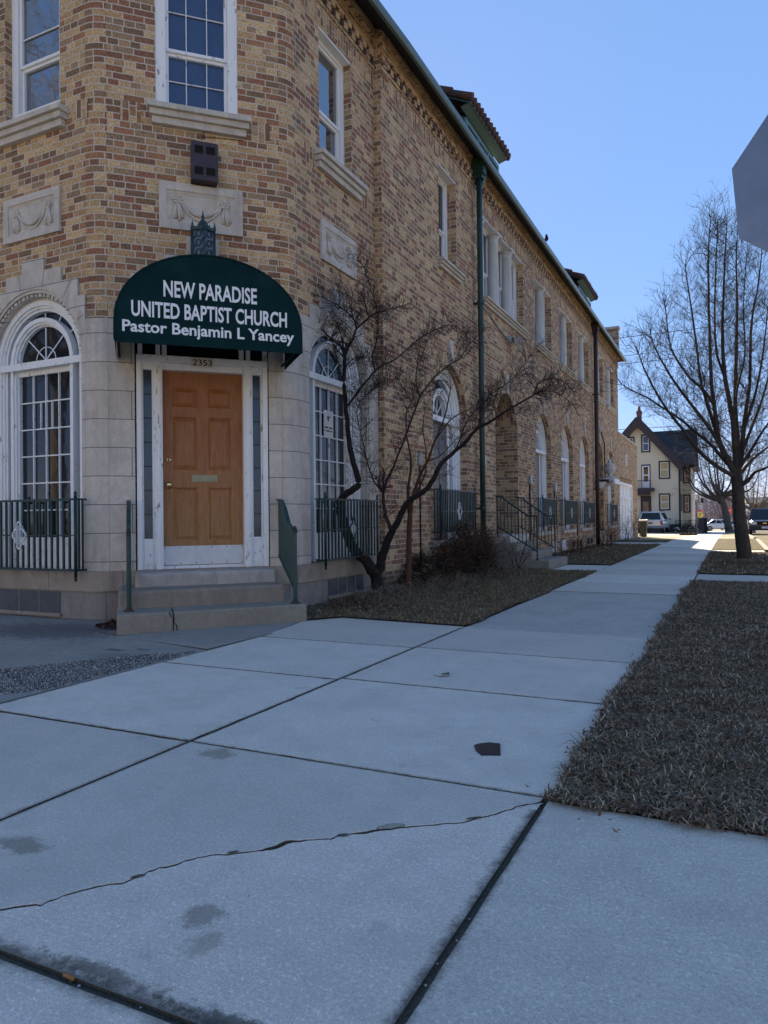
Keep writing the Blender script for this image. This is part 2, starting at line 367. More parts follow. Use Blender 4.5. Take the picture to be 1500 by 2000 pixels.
# ------------------------------------------------------------------ materials
BRICK = brick_mat('brick')
STONE = stone_mat('ashlar_stone'); STONEP = stone_mat('plain_stone', joints=False); STONEB = stone_mat('base_stone', (0.56, 0.53, 0.50), True, 0.5, 0.9)
WHITE = paint_mat('white_paint', (0.86, 0.87, 0.88), (0.30, 0.25, 0.20), 0.66)
WHITEW = paint_mat('worn_white_paint', (0.84, 0.85, 0.86), (0.26, 0.21, 0.17), 0.585)
GREEN = simple('dark_green_paint', (0.0045, 0.026, 0.028), (0.008, 0.036, 0.036), 14, 0.42, 0.08, 60)
GREENG = simple('sky_lit_gutter_green', (0.055, 0.115, 0.135), (0.075, 0.15, 0.17), 8, 0.3, 0.05, spec=0.6)  # base colour lightened and blued to carry the sky's reflection
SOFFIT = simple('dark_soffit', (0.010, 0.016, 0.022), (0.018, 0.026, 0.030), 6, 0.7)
GLASS = glass_mat('dark_glass', (0.016, 0.020, 0.026))
GLASSB = glass_mat('film_covered_glass', (0.045, 0.085, 0.19), 0.2, 1.0, 0.7, 4.0)
GLASSG = glass_mat('grey_storm_glass', (0.10, 0.105, 0.11), 0.12, 0.1)
GLASSR = glass_mat('ribbed_glass', (0.075, 0.10, 0.13), 0.14, 0.3, 0.5, 7)
CURT = simple('curtain', (0.16, 0.165, 0.17), (0.09, 0.09, 0.095), 8, 0.9, 0, stretch=(9, 9, 0.6))
BLACK = simple('dark_interior', (0.006, 0.006, 0.007), (0.01, 0.01, 0.01), 4, 0.9)
TILE = simple('clay_tile', (0.095, 0.045, 0.034), (0.050, 0.032, 0.028), 7, 0.85, 0.3, 60)
BROWN = simple('brown_pipe_paint', (0.030, 0.016, 0.018), (0.045, 0.026, 0.026), 10, 0.5)
METALG = simple('galvanised_metal', (0.42, 0.43, 0.45), (0.30, 0.31, 0.33), 20, 0.45, metal=0.5)

def door_wood():
    k = NT('varnished_door_wood'); v = k.co()
    g = k.noise(k.map(v, (9, 9, 0.7)), 6.0, 6, 0.65, 0.5); z = k.n('ShaderNodeSeparateXYZ'); k.put(z.inputs[0], v)
    fade = k.ramp(k.math('ADD', k.math('MULTIPLY', z.outputs[2], 0.5), k.math('MULTIPLY', k.noise(v, 3, 3), 0.2)), [(0.1, (0.43, 0.245, 0.078)), (0.65, (0.42, 0.20, 0.076)), (1.15, (0.39, 0.145, 0.045))])
    c = k.mix(k.ramp(g, [(0.3, 0.0), (0.7, 1.0)]), fade, k.mix(1.0, fade, (0.62, 0.56, 0.5), 'MULTIPLY'))
    g2 = k.noise(k.map(v, (40, 40, 1.6)), 5.0, 5, 0.7); c = k.mix(k.ramp(g2, [(0.45, 0.0), (0.62, 0.5)]), c, k.mix(1.0, c, (0.60, 0.52, 0.45), 'MULTIPLY'))
    wear = k.noise(k.map(v, (1, 1, 0.5)), 3.5, 5, 0.7); c = k.mix(k.ramp(wear, [(0.48, 0.0), (0.75, 0.45)]), c, (0.36, 0.24, 0.13))
    return k.out(c, k.ramp(wear, [(0.35, 0.36), (0.7, 0.62)]), k.bump(g2, 0.2, 0.003), 0.4)
DOORW = door_wood()
BRASS = simple('brass', (0.75, 0.58, 0.30), (0.62, 0.47, 0.24), 30, 0.22, metal=1.0)
BRASSD = simple('dull_brass', (0.34, 0.33, 0.20), (0.26, 0.26, 0.17), 30, 0.5, metal=0.3)

# ------------------------------------------------------------------ the church
church = thing('church_building', (-4.4, 6.6, 0), 'two storey brick corner church with stone arches and green gutters', 'building')
ZT = 7.65
# corner plan (fillets between the three tower walls)
def fillet(F1, s1, F2, s2, r=0.26, nseg=4):
    """rounded corner strip from F1 at s1 to F2 at s2 in plan"""
    p0 = F1(s1, 0, 0); p3 = F2(s2, 0, 0); d0 = (F1(1, 0, 0) - F1(0, 0, 0)); d1 = (F2(1, 0, 0) - F2(0, 0, 0))
    L = (p3 - p0).length * 0.36
    return [((1 - t) ** 3) * p0 + 3 * ((1 - t) ** 2) * t * (p0 + d0 * L) + 3 * (1 - t) * t * t * (p3 - d1 * L) + t ** 3 * p3 for t in [i / nseg for i in range(nseg + 1)]]
cA = fillet(LW, -5.86, CW, -0.22); cB = fillet(CW, 1.54, RW, 6.79)
def curtain_wall(mb, pts, z0, z1, mi, nrm=0.0, u0=0.0):
    acc = u0; nr = []
    for i in range(len(pts)):
        d = pts[min(i + 1, len(pts) - 1)] - pts[max(i - 1, 0)]; nr.append(Vector((d.y, -d.x, 0)).normalized() * nrm)
    for i in range(len(pts) - 1):
        a, b = pts[i] + nr[i], pts[i + 1] + nr[i + 1]; l = (b - a).length
        mb.face([a + Vector((0, 0, z0)), b + Vector((0, 0, z0)), b + Vector((0, 0, z1)), a + Vector((0, 0, z1))], mi,
                [(acc, z0), (acc + l, z0), (acc + l, z1), (acc, z1)]); acc += l

def notch(lo, hi, c, r, zs=2.69, zb=2.4):
    return [(lo, zb), (c - r, zb)] + [(c + r * math.cos(math.pi * i / 20), zs + r * math.sin(math.pi * i / 20)) for i in range(20, -1, -1)] + [(c + r, zb), (hi, zb), (hi, ZT), (lo, ZT)]
wall = MB()
# upper openings
LWIN = (-7.06, -6.22, 5.27, 6.83); CWIN = (0.255, 1.10, 5.28, 6.83); RWIN = (7.32, 8.13, 5.28, 6.83)
wall.fan(notch(-14.0, -5.86, -6.64, 0.78), LW, 0, 0, [rect(*LWIN)], (0, 0)); wall.strip(rect(*LWIN), LW, 0, -0.22, 0)
wall.fan([(-0.22, 2.4), (0.02, 2.4), (0.02, 2.94), (1.41, 2.94), (1.41, 2.4), (1.54, 2.4), (1.54, ZT), (-0.22, ZT)], CW, 0, 0, [rect(*CWIN)], (3.07, 0)); wall.strip(rect(*CWIN), CW, 0, -0.16, 0)
wall.fan(notch(6.79, 8.77, 7.74, 0.78), RW, 0, 0, [rect(*RWIN)], (0.05, 0)); wall.strip(rect(*RWIN), RW, 0, -0.22, 0)
curtain_wall(wall, cA, 2.4, ZT, 0); curtain_wall(wall, cB, 2.4, ZT, 0)
# long street wall
ups = [(10.90, 11.72), (13.20, 16.15), (17.20, 18.95), (19.96, 21.70), (22.62, 24.42), (25.52, 27.30), (28.12, 29.95)]
UZ0, UZ1 = 5.17, 6.76
archs = [(11.35, 0.80), (17.95, 0.82), (20.80, 0.84), (23.46, 0.82), (29.0, 0.80)]
doors = [(14.69, 0.83, 0.62, 0.75), (26.33, 0.86, 0.45, 0.55)]
ZS, AZ0 = 2.73, 0.62
holes = [rect(a, b, UZ0, UZ1) for a, b in ups] + [arch_loop(c, r, ZS, AZ0) for c, r in archs] + [arch_loop(c, r, ZS, z0) for c, r, z0, d in doors]
wall.fan(rect(8.77, 31.2, -0.3, ZT), XW, 0, 0, holes)
for a, b in ups: wall.strip(rect(a, b, UZ0, UZ1), XW, 0, -0.24, 0)
for c, r in archs: wall.strip(arch_loop(c, r, ZS, AZ0), XW, 0, -0.26, 0)
for c, r, z0, d in doors:
    wall.strip(arch_loop(c, r, ZS, z0), XW, 0, -d, 0)
    wall.fan(arch_loop(c, r, ZS, z0), XW, -d, 0)
# step between tower and street wall, end wall, back walls
wall.face([(-4.33, 8.77, -0.3), (-4.22, 8.77, -0.3), (-4.22, 8.77, ZT), (-4.33, 8.77, ZT)], 0)
wall.face([(-4.22, 31.2, -0.3), (-14, 31.2, -0.3), (-14, 31.2, ZT), (-4.22, 31.2, ZT)], 0)
wall.face([(-14, 31.2, -0.3), (-14, 5.26, -0.3), (-14, 5.26, ZT), (-14, 31.2, ZT)], 0)
# quoin strip: dark headers on the inner corner, slightly proud, plus capital courses
wall.fbox(XW, 8.762, 9.0, 0.0, 0.022, 7.02, 7.12); wall.fbox(XW, 8.755, 9.0, 0.0, 0.035, 7.19, 7.28); wall.fbox(XW, 8.745, 9.0, 0.0, 0.05, 7.36, 7.62)
# corner parapet pier at the far end
wall.box(-4.75, -4.14, 30.95, 31.22, 7.5, 8.72)
walls = wall.build('brick_wall', BRICK, church)

# soldier and dog-tooth bands
def soldier(mb, F, s0, s1, z0, z1, n=0.0035):
    mb.face([F(s0, n, z0), F(s1, n, z0), F(s1, n, z1), F(s0, n, z1)], 0, [(z0 * 1.0, s0), (z0, s1), (z0 + (z1 - z0), s1), (z0 + (z1 - z0), s0)])
band = MB()
for F, a, b in ((LW, -14, -5.9), (CW, -0.2, 1.52), (RW, 6.82, 8.77), (XW, 8.79, 31.18)):
    soldier(band, F, a, b, 6.86, 7.07)
    band.fbox(F, a, b, 0.0, 0.012, 7.33, 7.385); band.fbox(F, a, b, 0.0, 0.02, 7.09, 7.135)
    band.fbox(F, a, b, 0.0, 0.045, 7.53, 7.66)
    band.face([F(a, 0.0035, 7.135), F(b, 0.0035, 7.135), F(b, 0.0035, 7.335), F(a, 0.0035, 7.335)], 1)  # dark strip paints the shade in the recesses between projecting bricks
    x = a + 0.04; i = 0
    while x < b - 0.06:
        for r_ in range(2):
            if (i + r_) % 2 == 0: band.fbox(F, x, x + 0.092, 0.002, 0.036, 7.14 + r_ * 0.096, 7.226 + r_ * 0.096)
        x += 0.104; i += 1
# soldier panels beside sills and arches
for F, ss in ((LW, (-6.02,)), (CW, (-0.09, 1.24)), (RW, (6.98, 8.40))):
    for q in ss: soldier(band, F, q, q + 0.2, 5.075, 5.285)
for a, b in ups:
    soldier(band, XW, a - 0.42, a - 0.12, 5.5, 5.71); soldier(band, XW, b + 0.12, b + 0.36, 6.3, 6.51)
for c, r in archs + [(d[0], d[1]) for d in doors]:
    for i in range(23):
        t0 = math.pi * i / 23; t1 = math.pi * (i + 1) / 23
        P = lambda rr, t: (c + rr * math.cos(t), ZS + rr * math.sin(t))
        a0, a1, b0, b1 = P(r + 0.003, t0), P(r + 0.003, t1), P(r + 0.21, t0), P(r + 0.21, t1)
        band.face([XW(*(a0[0], 0.004, a0[1])), XW(b0[0], 0.004, b0[1]), XW(b1[0], 0.004, b1[1]), XW(a1[0], 0.004, a1[1])], 0,
                  [(0.03, i * 0.0695), (0.205, i * 0.0695), (0.205, (i + 1) * 0.0695), (0.03, (i + 1) * 0.0695)])
band.build('brick_band', [brick_mat('dark_band_brick'), simple('shaded_recess_brick', (0.060, 0.042, 0.036), (0.035, 0.027, 0.025), 12, 0.9)], church)

# ------------------------------------------------------------------ stone ground floor of the tower
st = MB(); NS = 0.025
def steps_outline(c, hw, ztop, lo, hi, zshoulder=3.03):
    """stepped crown of voussoirs over an arch"""
    right = [(c + h, z) for h, z in zip(hw, ztop)]
    pts = [(lo, 0.28), (hi, 0.28), (hi, zshoulder)]
    out = []
    for i in range(len(hw) - 1, -1, -1):
        zlow = zshoulder if i == len(hw) - 1 else ztop[i + 1]
        out += [(c + hw[i], zlow), (c + hw[i], ztop[i])]
    left = [(2 * c - p[0], p[1]) for p in reversed(out)]
    out = [p for p in out if p[0] < hi - 1e-6]; left = [p for p in left if p[0] > lo + 1e-6]
    return pts + out + left + [(lo, zshoulder)]
HW = (0.165, 0.42, 0.66, 0.88); HZ = (3.76, 3.62, 3.47, 3.28)
lo_ = steps_outline(-6.62, HW[:3], HZ[:3], -7.75, -5.86, 3.28)
st.fan(lo_, LW, NS, 0, [arch_loop(-6.64, 0.75, 2.69, 0.485)]); st.strip(lo_, LW, 0, NS, 0)
st.strip(arch_loop(-6.64, 0.75, 2.69, 0.485), LW, NS, -0.02, 0)
st.fan(steps_outline(0.715, (0.165, 0.40, 0.72, 0.82), (3.95, 3.75, 3.51, 3.30), -0.22, 1.54), CW, NS, 0, [rect(0.03, 1.40, 0.33, 2.93)]); st.strip(steps_outline(0.715, (0.165, 0.40, 0.72, 0.82), (3.95, 3.75, 3.51, 3.30), -0.22, 1.54), CW, 0, NS, 0)
st.strip(rect(0.03, 1.40, 0.33, 2.93), CW, NS, -0.16, 0)
st.fan(steps_outline(7.70, HW, HZ, 6.79, 8.768), RW, NS, 0, [arch_loop(7.74, 0.75, 2.69, 0.485)]); st.strip(steps_outline(7.70, HW, HZ, 6.79, 8.768), RW, 0, NS, 0)
st.strip(arch_loop(7.74, 0.75, 2.69, 0.485), RW, NS, -0.02, 0)
for P_ in (cA, cB): curtain_wall(st, P_, 0.28, 3.03, 0, NS, 5.0)
st.fbox(LW, -14, -7.75, 0, NS, 0.28, 3.03)
# carved cove round the big arches
for F, c in ((LW, -6.64), (RW, 7.74)):
    for (r0, r1, n0, n1) in ((0.715, 0.75, -0.12, 0.012), (0.68, 0.715, -0.12, -0.03), (0.655, 0.68, -0.12, -0.065)):
        st.ring(c, r0, r1, 2.69, 0.485, F, n0, n1, 0, 28, jamb=True)
    for i in range(34):
        t = math.pi * (i + 0.5) / 34; rr = 0.70
        st.obox(F(c + rr * math.cos(t), -0.018, 2.69 + rr * math.sin(t)), (F(1, 0, 0) - F(0, 0, 0)) * 0.024 * (0.6 + 0.4 * (i % 2)), (F(0, 1, 0) - F(0, 0, 0)) * 0.016, (0, 0, 0.02))
# voussoir joints (fine recessed lines shown as proud-cut grooves)
gr = st
for F, c, zs in ((LW, -6.64, 2.69), (RW, 7.72, 2.69)):
    for t, r1 in ((0.0, 0.9), (27, 1.05), (52, 1.0), (78, 1.05), (102, 1.05), (128, 1.0), (153, 1.05), (180, 0.9)):
        a = R(t); d = Vector((math.cos(a), math.sin(a)))
        p = Vector((c, zs)) + d * 0.755; q = Vector((c, zs)) + d * r1; o = Vector((-d.y, d.x)) * 0.0022
        lim = 8.76 if F is RW else -5.87
        if max(p.x, q.x) > lim: q = p + (q - p) * max(0.0, (lim - p.x) / (q.x - p.x))
        gr.face([F(*(v_.x, NS + 0.002, v_.y)) for v_ in (p - o, q - o, q + o, p + o)], 1)
st.build('stone_cladding', [STONE, simple('stone_joint', (0.09, 0.08, 0.075))], church)
# water table ledge and base
ba = MB()
def plan_path(n):
    pts = [LW(-14, n, 0), LW(-5.86, n, 0)]
    for P_, last in ((cA, CW(-0.22, n, 0)), (cB, RW(6.79, n, 0))):
        for i in range(1, len(P_) - 1):
            d = (P_[i + 1] - P_[i - 1]); nn = Vector((d.y, -d.x, 0)).normalized(); pts.append(P_[i] + nn * n)
        pts.append(last)
        if P_ is cA: pts.append(CW(1.54, n, 0))
    pts.append(RW(8.768, n, 0)); return pts
for (n, z0, z1) in ((0.07, 0.285, 0.485), (0.05, -0.25, 0.285)):
    p = plan_path(n); curtain_wall(ba, p, z0, z1, 0 if z0 > 0 else 1)
    b0 = plan_path(0.0)
    for i in range(len(p) - 1):
        for z in (z0, z1):
            if z > 0: ba.face([b0[i] + Vector((0, 0, z)), p[i] + Vector((0, 0, z)), p[i + 1] + Vector((0, 0, z)), b0[i + 1] + Vector((0, 0, z))], 0)
ba.build('stone_base', [STONEB, stone_mat('lower_base_stone', (0.44, 0.45, 0.48), True, 0.6, 0.62)], church)
# basement windows in the base
def basement(F, s0, s1, z0, z1, cols, mat, name):
    m = MB(); m.fbox(F, s0, s1, 0.05, 0.056, z0, z1, 0)
    for i in range(1, cols): m.fbox(F, s0 + (s1 - s0) * i / cols - 0.004, s0 + (s1 - s0) * i / cols + 0.004, 0.056, 0.062, z0, z1, 1)
    m.fbox(F, s0 - 0.02, s1 + 0.02, 0.052, 0.085, z0 - 0.03, z0, 2)
    return m.build(name, mat, church)
BWIN = simple('blue_grey_block', (0.075, 0.085, 0.10), (0.05, 0.055, 0.07), 9, 0.5, 0.1)
basement(LW, -7.12, -6.2, 0.05, 0.27, 3, [BWIN, STONEB, STONEB], 'basement_window')
basement(RW, 7.33, 8.22, 0.08, 0.27, 4, [BWIN, STONEB, STONEB], 'basement_window')
for a, b in ((18.65, 19.0), (19.75, 20.25)):
    m = MB(); m.fbox(XW, a, b, 0.0, 0.06, 0.06, 0.34, 0); m.build('basement_window_cover', simple('white_board', (0.7, 0.71, 0.74), (0.6, 0.61, 0.64), 9), church, 0.01)
for c in (21.2, 22.3, 23.6, 24.2, 28.4):
    m = MB(); m.fbox(XW, c, c + 0.5, 0.0, 0.02, 0.05, 0.3, 0); m.fbox(XW, c + 0.06, c + 0.44, 0.02, 0.026, 0.09, 0.27, 1); m.build('basement_window', [STONEB, BLACK], church)
m = MB(); m.fbox(XW, 16.0, 31.2, 0.0, 0.03, 0.33, 0.40); m.build('brick_ledge', brick_mat('ledge_brick'), church)

# ------------------------------------------------------------------ carved panels
def panel(F, s0, s1, z0, z1, name='relief_panel'):
    m = MB(); w_, h_ = s1 - s0, z1 - z0
    m.fan(rect(s0, s1, z0, z1), F, 0.03, 0, [rect(s0 + 0.075, s1 - 0.075, z0 + 0.075, z1 - 0.075)]); m.strip(rect(s0, s1, z0, z1), F, 0, 0.03)
    q = rect(s0 + 0.075, s1 - 0.075, z0 + 0.075, z1 - 0.075); r_ = rect(s0 + 0.125, s1 - 0.125, z0 + 0.115, z1 - 0.115)
    for i in range(4):
        j = (i + 1) % 4; m.face([F(q[i][0], 0.022, q[i][1]), F(q[j][0], 0.022, q[j][1]), F(r_[j][0], 0.006, r_[j][1]), F(r_[i][0], 0.006, r_[i][1])])
    m.strip(q, F, 0.022, 0.03); m.fan(r_, F, 0.006)
    cx = (s0 + s1) / 2; zt = z1 - 0.165; half = w_ / 2 - 0.185
    for k_, (rad, dz) in enumerate(((0.017, 0.0), (0.012, -0.035), (0.008, 0.035))):      # swag
        pts = []
        for i in range(17):
            t = -1 + i / 8; sag = (1 - t * t) * (0.15 + 0.02 * k_)
            pts.append(F(cx + half * t * 0.93, 0.014, zt - sag + dz * (1 - t * t)))
        m.tube(pts, rad, 6)
    for i in range(12):
        t = -0.86 + i * 1.72 / 11; m.lathe(F(cx + half * t * 0.93, 0.02, zt - (1 - t * t) * 0.15 + 0.004), [(0.002, -0.012), (0.014, -0.006), (0.014, 0.006), (0.002, 0.012)], 7)
    for sg in (-1, 1):
        c = cx + sg * half
        for j in range(6):
            a = j * math.pi / 3; m.lathe(F(c + 0.033 * math.cos(a), 0.018, zt + 0.033 * math.sin(a)), [(0.003, -0.02), (0.021, -0.008), (0.021, 0.008), (0.003, 0.02)], 7)
        m.lathe(F(c, 0.028, zt), [(0.003, -0.018), (0.018, 0), (0.003, 0.018)], 7)
        for dx, ln in ((-0.022, 0.16), (0.012, 0.185), (0.034, 0.15)):
            m.tube([F(c + dx * 0.5, 0.012, zt - 0.04), F(c + dx, 0.016, zt - 0.04 - ln * 0.5), F(c + dx * 1.25 + 0.008, 0.012, zt - 0.04 - ln)], [0.013, 0.016, 0.02], 6)
    return m.build(name, STONEP, church)
panel(LW, -7.07, -6.21, 3.99, 4.46); panel(CW, 0.28, 1.138, 4.015, 4.495); panel(RW, 7.31, 8.18, 4.05, 4.53)

# ------------------------------------------------------------------ windows
def sill(F, s0, s1, zt, parent, n=0.0, h=0.19, proj=0.13):
    m = MB(); k_ = proj
    m.fbox(F, s0, s1, n - 0.1, n + k_, zt - h * 0.30, zt)
    m.fbox(F, s0 + 0.02, s1 - 0.02, n - 0.02, n + k_ * 0.72, zt - h * 0.62, zt - h * 0.30)
    m.fbox(F, s0 + 0.045, s1 - 0.045, n - 0.02, n + k_ * 0.45, zt - h, zt - h * 0.62)
    return m.build('sill', STONEP, parent, 0.006)
def sash(F, s0, s1, z0, z1, n, glass, mat=WHITE, cols=1, rows=1, frame_w=0.09, lintel=True, meet=0.57, extra_bar=None, depth=0.1):
    m = MB(); fwd = n + 0.05
    m.fbox(F, s0, s0 + frame_w, n - depth, fwd, z0, z1); m.fbox(F, s1 - frame_w, s1, n - depth, fwd, z0, z1)
    m.fbox(F, s0 + frame_w, s1 - frame_w, n - depth, fwd, z1 - frame_w * 0.8, z1); m.fbox(F, s0 + frame_w, s1 - frame_w, n - depth, fwd, z0, z0 + 0.035)
    a0, a1 = s0 + frame_w, s1 - frame_w; zm = z0 + (z1 - z0) * (1 - meet); b = 0.032
    for (za, zb, nn) in ((z0 + 0.035, zm, n - 0.02), (zm, z1 - frame_w * 0.8, n + 0.005)):
        m.fbox(F, a0, a0 + b, nn - 0.04, nn + 0.02, za, zb); m.fbox(F, a1 - b, a1, nn - 0.04, nn + 0.02, za, zb)
        m.fbox(F, a0 + b, a1 - b, nn - 0.04, nn + 0.021, zb - b * 1.1, zb + 0.004); m.fbox(F, a0 + b, a1 - b, nn - 0.04, nn + 0.021, za - 0.004, za + b)
        for i in range(1, cols): x = a0 + (a1 - a0) * i / cols; m.fbox(F, x - 0.005, x + 0.005, nn - 0.006, nn + 0.012, za + b, zb - b)
        for i in range(1, rows): z = za + (zb - za) * i / rows; m.fbox(F, a0 + b, a1 - b, nn - 0.005, nn + 0.011, z - 0.005, z + 0.005)
    o = m.build('window', mat, church, 0.004)
    g = MB()
    for (za, zb, nn) in ((z0 + 0.035, zm, n - 0.03), (zm, z1 - frame_w * 0.8, n - 0.005)):
        g.face([F(a0, nn, za), F(a1, nn, za), F(a1, nn, zb), F(a0, nn, zb)])
    g.build('pane', glass, o)
    return o
GLASSU = glass_mat('sky_mirror_glass', (0.02, 0.026, 0.036), 0.03, 0.06, 1.0); GLASSU.node_tree.nodes['Principled BSDF'].inputs['IOR'].default_value = 2.3
o = sash(LW, *LWIN, -0.13, GLASSU, WHITE, 1, 1, 0.10); sill(LW, -7.17, -6.10, 5.245, o)
m = MB(); m.fbox(LW, -6.965, -6.32, -0.09, -0.075, 5.40, 5.43); m.fbox(LW, -6.77, -6.755, -0.09, -0.078, 5.3, 5.40); m.fbox(LW, -6.55, -6.535, -0.09, -0.078, 5.3, 5.40); m.build('screen_bar', WHITE, o); m = MB(); m.fbox(LW, -6.965, -6.32, -0.13, -0.118, 6.25, 6.262); m.build('glazing_bar', WHITE, o)
o = sash(CW, *CWIN, -0.06, GLASSB, WHITEW, 3, 2, 0.105, meet=0.60); sill(CW, 0.17, 1.225, 5.27, o)
o = sash(RW, *RWIN, -0.16, GLASSU, WHITE, 1, 1, 0.075); sill(RW, 7.19, 8.34, 5.29, o)
m = MB(); m.fbox(RW, 7.33, 8.12, -0.16, -0.005, 6.805, 6.826); m.build('head_board', WHITE, o)
m = MB(); m.fbox(RW, 7.47, 7.50, -0.4, -0.28, 5.3, 6.75); m.build('curtain', CURT, o)
def column(F, s, z0, z1, r, parent, n=-0.11):
    m = MB(); c = F(s, n, 0); H = z1 - z0
    m.lathe(c, [(r * 1.25, z0), (r * 1.25, z0 + 0.03), (r * 1.12, z0 + 0.05), (r, z0 + 0.08), (r * 0.99, z0 + H * 0.4), (r * 0.88, z1 - 0.19), (r * 0.98, z1 - 0.175), (r * 0.88, z1 - 0.16),
                (r * 0.90, z1 - 0.10), (r * 1.2, z1 - 0.07), (r * 1.25, z1 - 0.05)], 18)
    m.fbox(F, s - r * 1.35, s + r * 1.35, n - r * 1.35, n + r * 1.25, z1 - 0.05, z1)
    return m.build('column', simple('column_stone_%d' % (s * 10), (0.62, 0.615, 0.60), (0.46, 0.455, 0.445), 9, 0.8, 0.2, 80, (1, 1, 0.3)), parent)
def upper(a, b, ncol):
    z0, z1 = UZ0 + 0.0, UZ1; edges = [a] + [a + (b - a) * (i + 1) / (ncol + 1) for i in range(ncol)] + [b]
    o0 = None
    for i in range(len(edges) - 1):
        o = sash(XW, edges[i] + 0.002, edges[i + 1] - 0.002, z0, z1, -0.21, GLASSG if ncol else GLASS, WHITE, 1, 1, 0.07)
        if o0 is None: o0 = o
        if ncol:
            g = MB(); g.face([XW(edges[i] + 0.1, -0.217, z0 + 0.06), XW(edges[i + 1] - 0.1, -0.217, z0 + 0.06), XW(edges[i + 1] - 0.1, -0.217, z1 - 0.25), XW(edges[i] + 0.1, -0.217, z1 - 0.25)])
    m = MB(); m.fbox(XW, a + 0.004, b - 0.004, -0.2, -0.004, z1 - 0.022, z1 - 0.003); m.build('head_board', WHITE, o0)
    sill(XW, a - 0.10, b + 0.16, UZ0 + 0.01, o0, 0, 0.14, 0.12)
    for e in edges[1:-1]: column(XW, e, z0 + 0.012, z1 - 0.024, 0.125, o0)
    if ncol == 2: column(XW, a + 0.08, z0 + 0.012, z1 - 0.024, 0.1, o0)
for i, (a, b) in enumerate(ups): upper(a, b, 0 if i == 0 else (2 if i == 1 else 1))

def tower_arch(F, c, zs=2.69):
    """tall arched window of the tower: casing, side lights, fanlight and leaded sash"""
    m = MB(); B = -0.34
    m.ring(c, 0.605, 0.655, zs, 0.485, F, B, -0.065, 0, 28); m.ring(c, 0.58, 0.605, zs, 0.485, F, B, -0.085, 0, 28); m.ring(c, 0.552, 0.58, zs, 0.485, F, B, -0.105, 0, 28)
    m.ring(c, 0.435, 0.48, zs, 0.485, F, B, -0.085, 0, 28); m.ring(c, 0.412, 0.435, zs, 0.485, F, B, -0.105, 0, 28)
    m.ring(c, 0.395, 0.412, zs - 0.0, 0.485, F, B, -0.13, 0, 28)
    m.fbox(F, c - 0.65, c + 0.65, B, -0.055, zs - 0.06, zs + 0.012)                       # transom
    m.fbox(F, c - 0.40, c + 0.40, B, -0.135, zs - 0.115, zs - 0.06)
    m.fbox(F, c - 0.40, c + 0.40, B, -0.135, zs + 0.012, zs + 0.04)
    m.fbox(F, c - 0.40, c + 0.40, B, -0.125, 0.485, 0.82)                                # bottom panel
    for a in (-0.2, 0.0, 0.2): m.fbox(F, c + a - 0.006, c + a + 0.006, -0.125, -0.117, 0.52, 0.80)
    zt = zs - 0.115
    for i in range(1, 4): x = c - 0.395 + 0.79 * i / 4; m.fbox(F, x - 0.006, x + 0.006, -0.18, -0.145, 0.82, zt)
    rows = 6
    for i in range(1, rows): z = 0.82 + (zt - 0.82) * i / rows; m.fbox(F, c - 0.395, c + 0.395, -0.178, -0.146, z - 0.007, z + 0.007)
    z4 = 0.82 + (zt - 0.82) * 4 / rows; z5 = 0.82 + (zt - 0.82) * 5 / rows
    for x in (c - 0.085, c + 0.09): m.fbox(F, x - 0.005, x + 0.005, -0.179, -0.147, z4, z5)
    for a in (45, 90, 135):
        m.beam(F(c, -0.155, zs + 0.04), F(c + 0.395 * math.cos(R(a)), -0.155, zs + 0.04 + 0.35 * math.sin(R(a))), 0.011, 0.011)
    m.tube([F(c + 0.15 * math.cos(math.pi * i / 12), -0.155, zs + 0.04 + 0.14 * math.sin(math.pi * i / 12)) for i in range(13)], 0.006, 5)
    for a in (38, 64, 90, 116, 142): m.beam(F(c + 0.48 * math.cos(R(a)), -0.15, zs + 0.48 * math.sin(R(a))), F(c + 0.555 * math.cos(R(a)), -0.15, zs + 0.555 * math.sin(R(a))), 0.01, 0.01)
    o = m.build('window', WHITEW, church)
    g = MB(); g.fan(arch_loop(c, 0.6, zs, 0.486, 28), F, -0.168); g.build('pane', GLASS, o)
    return o
tower_arch(LW, -6.64); wr = tower_arch(RW, 7.74)

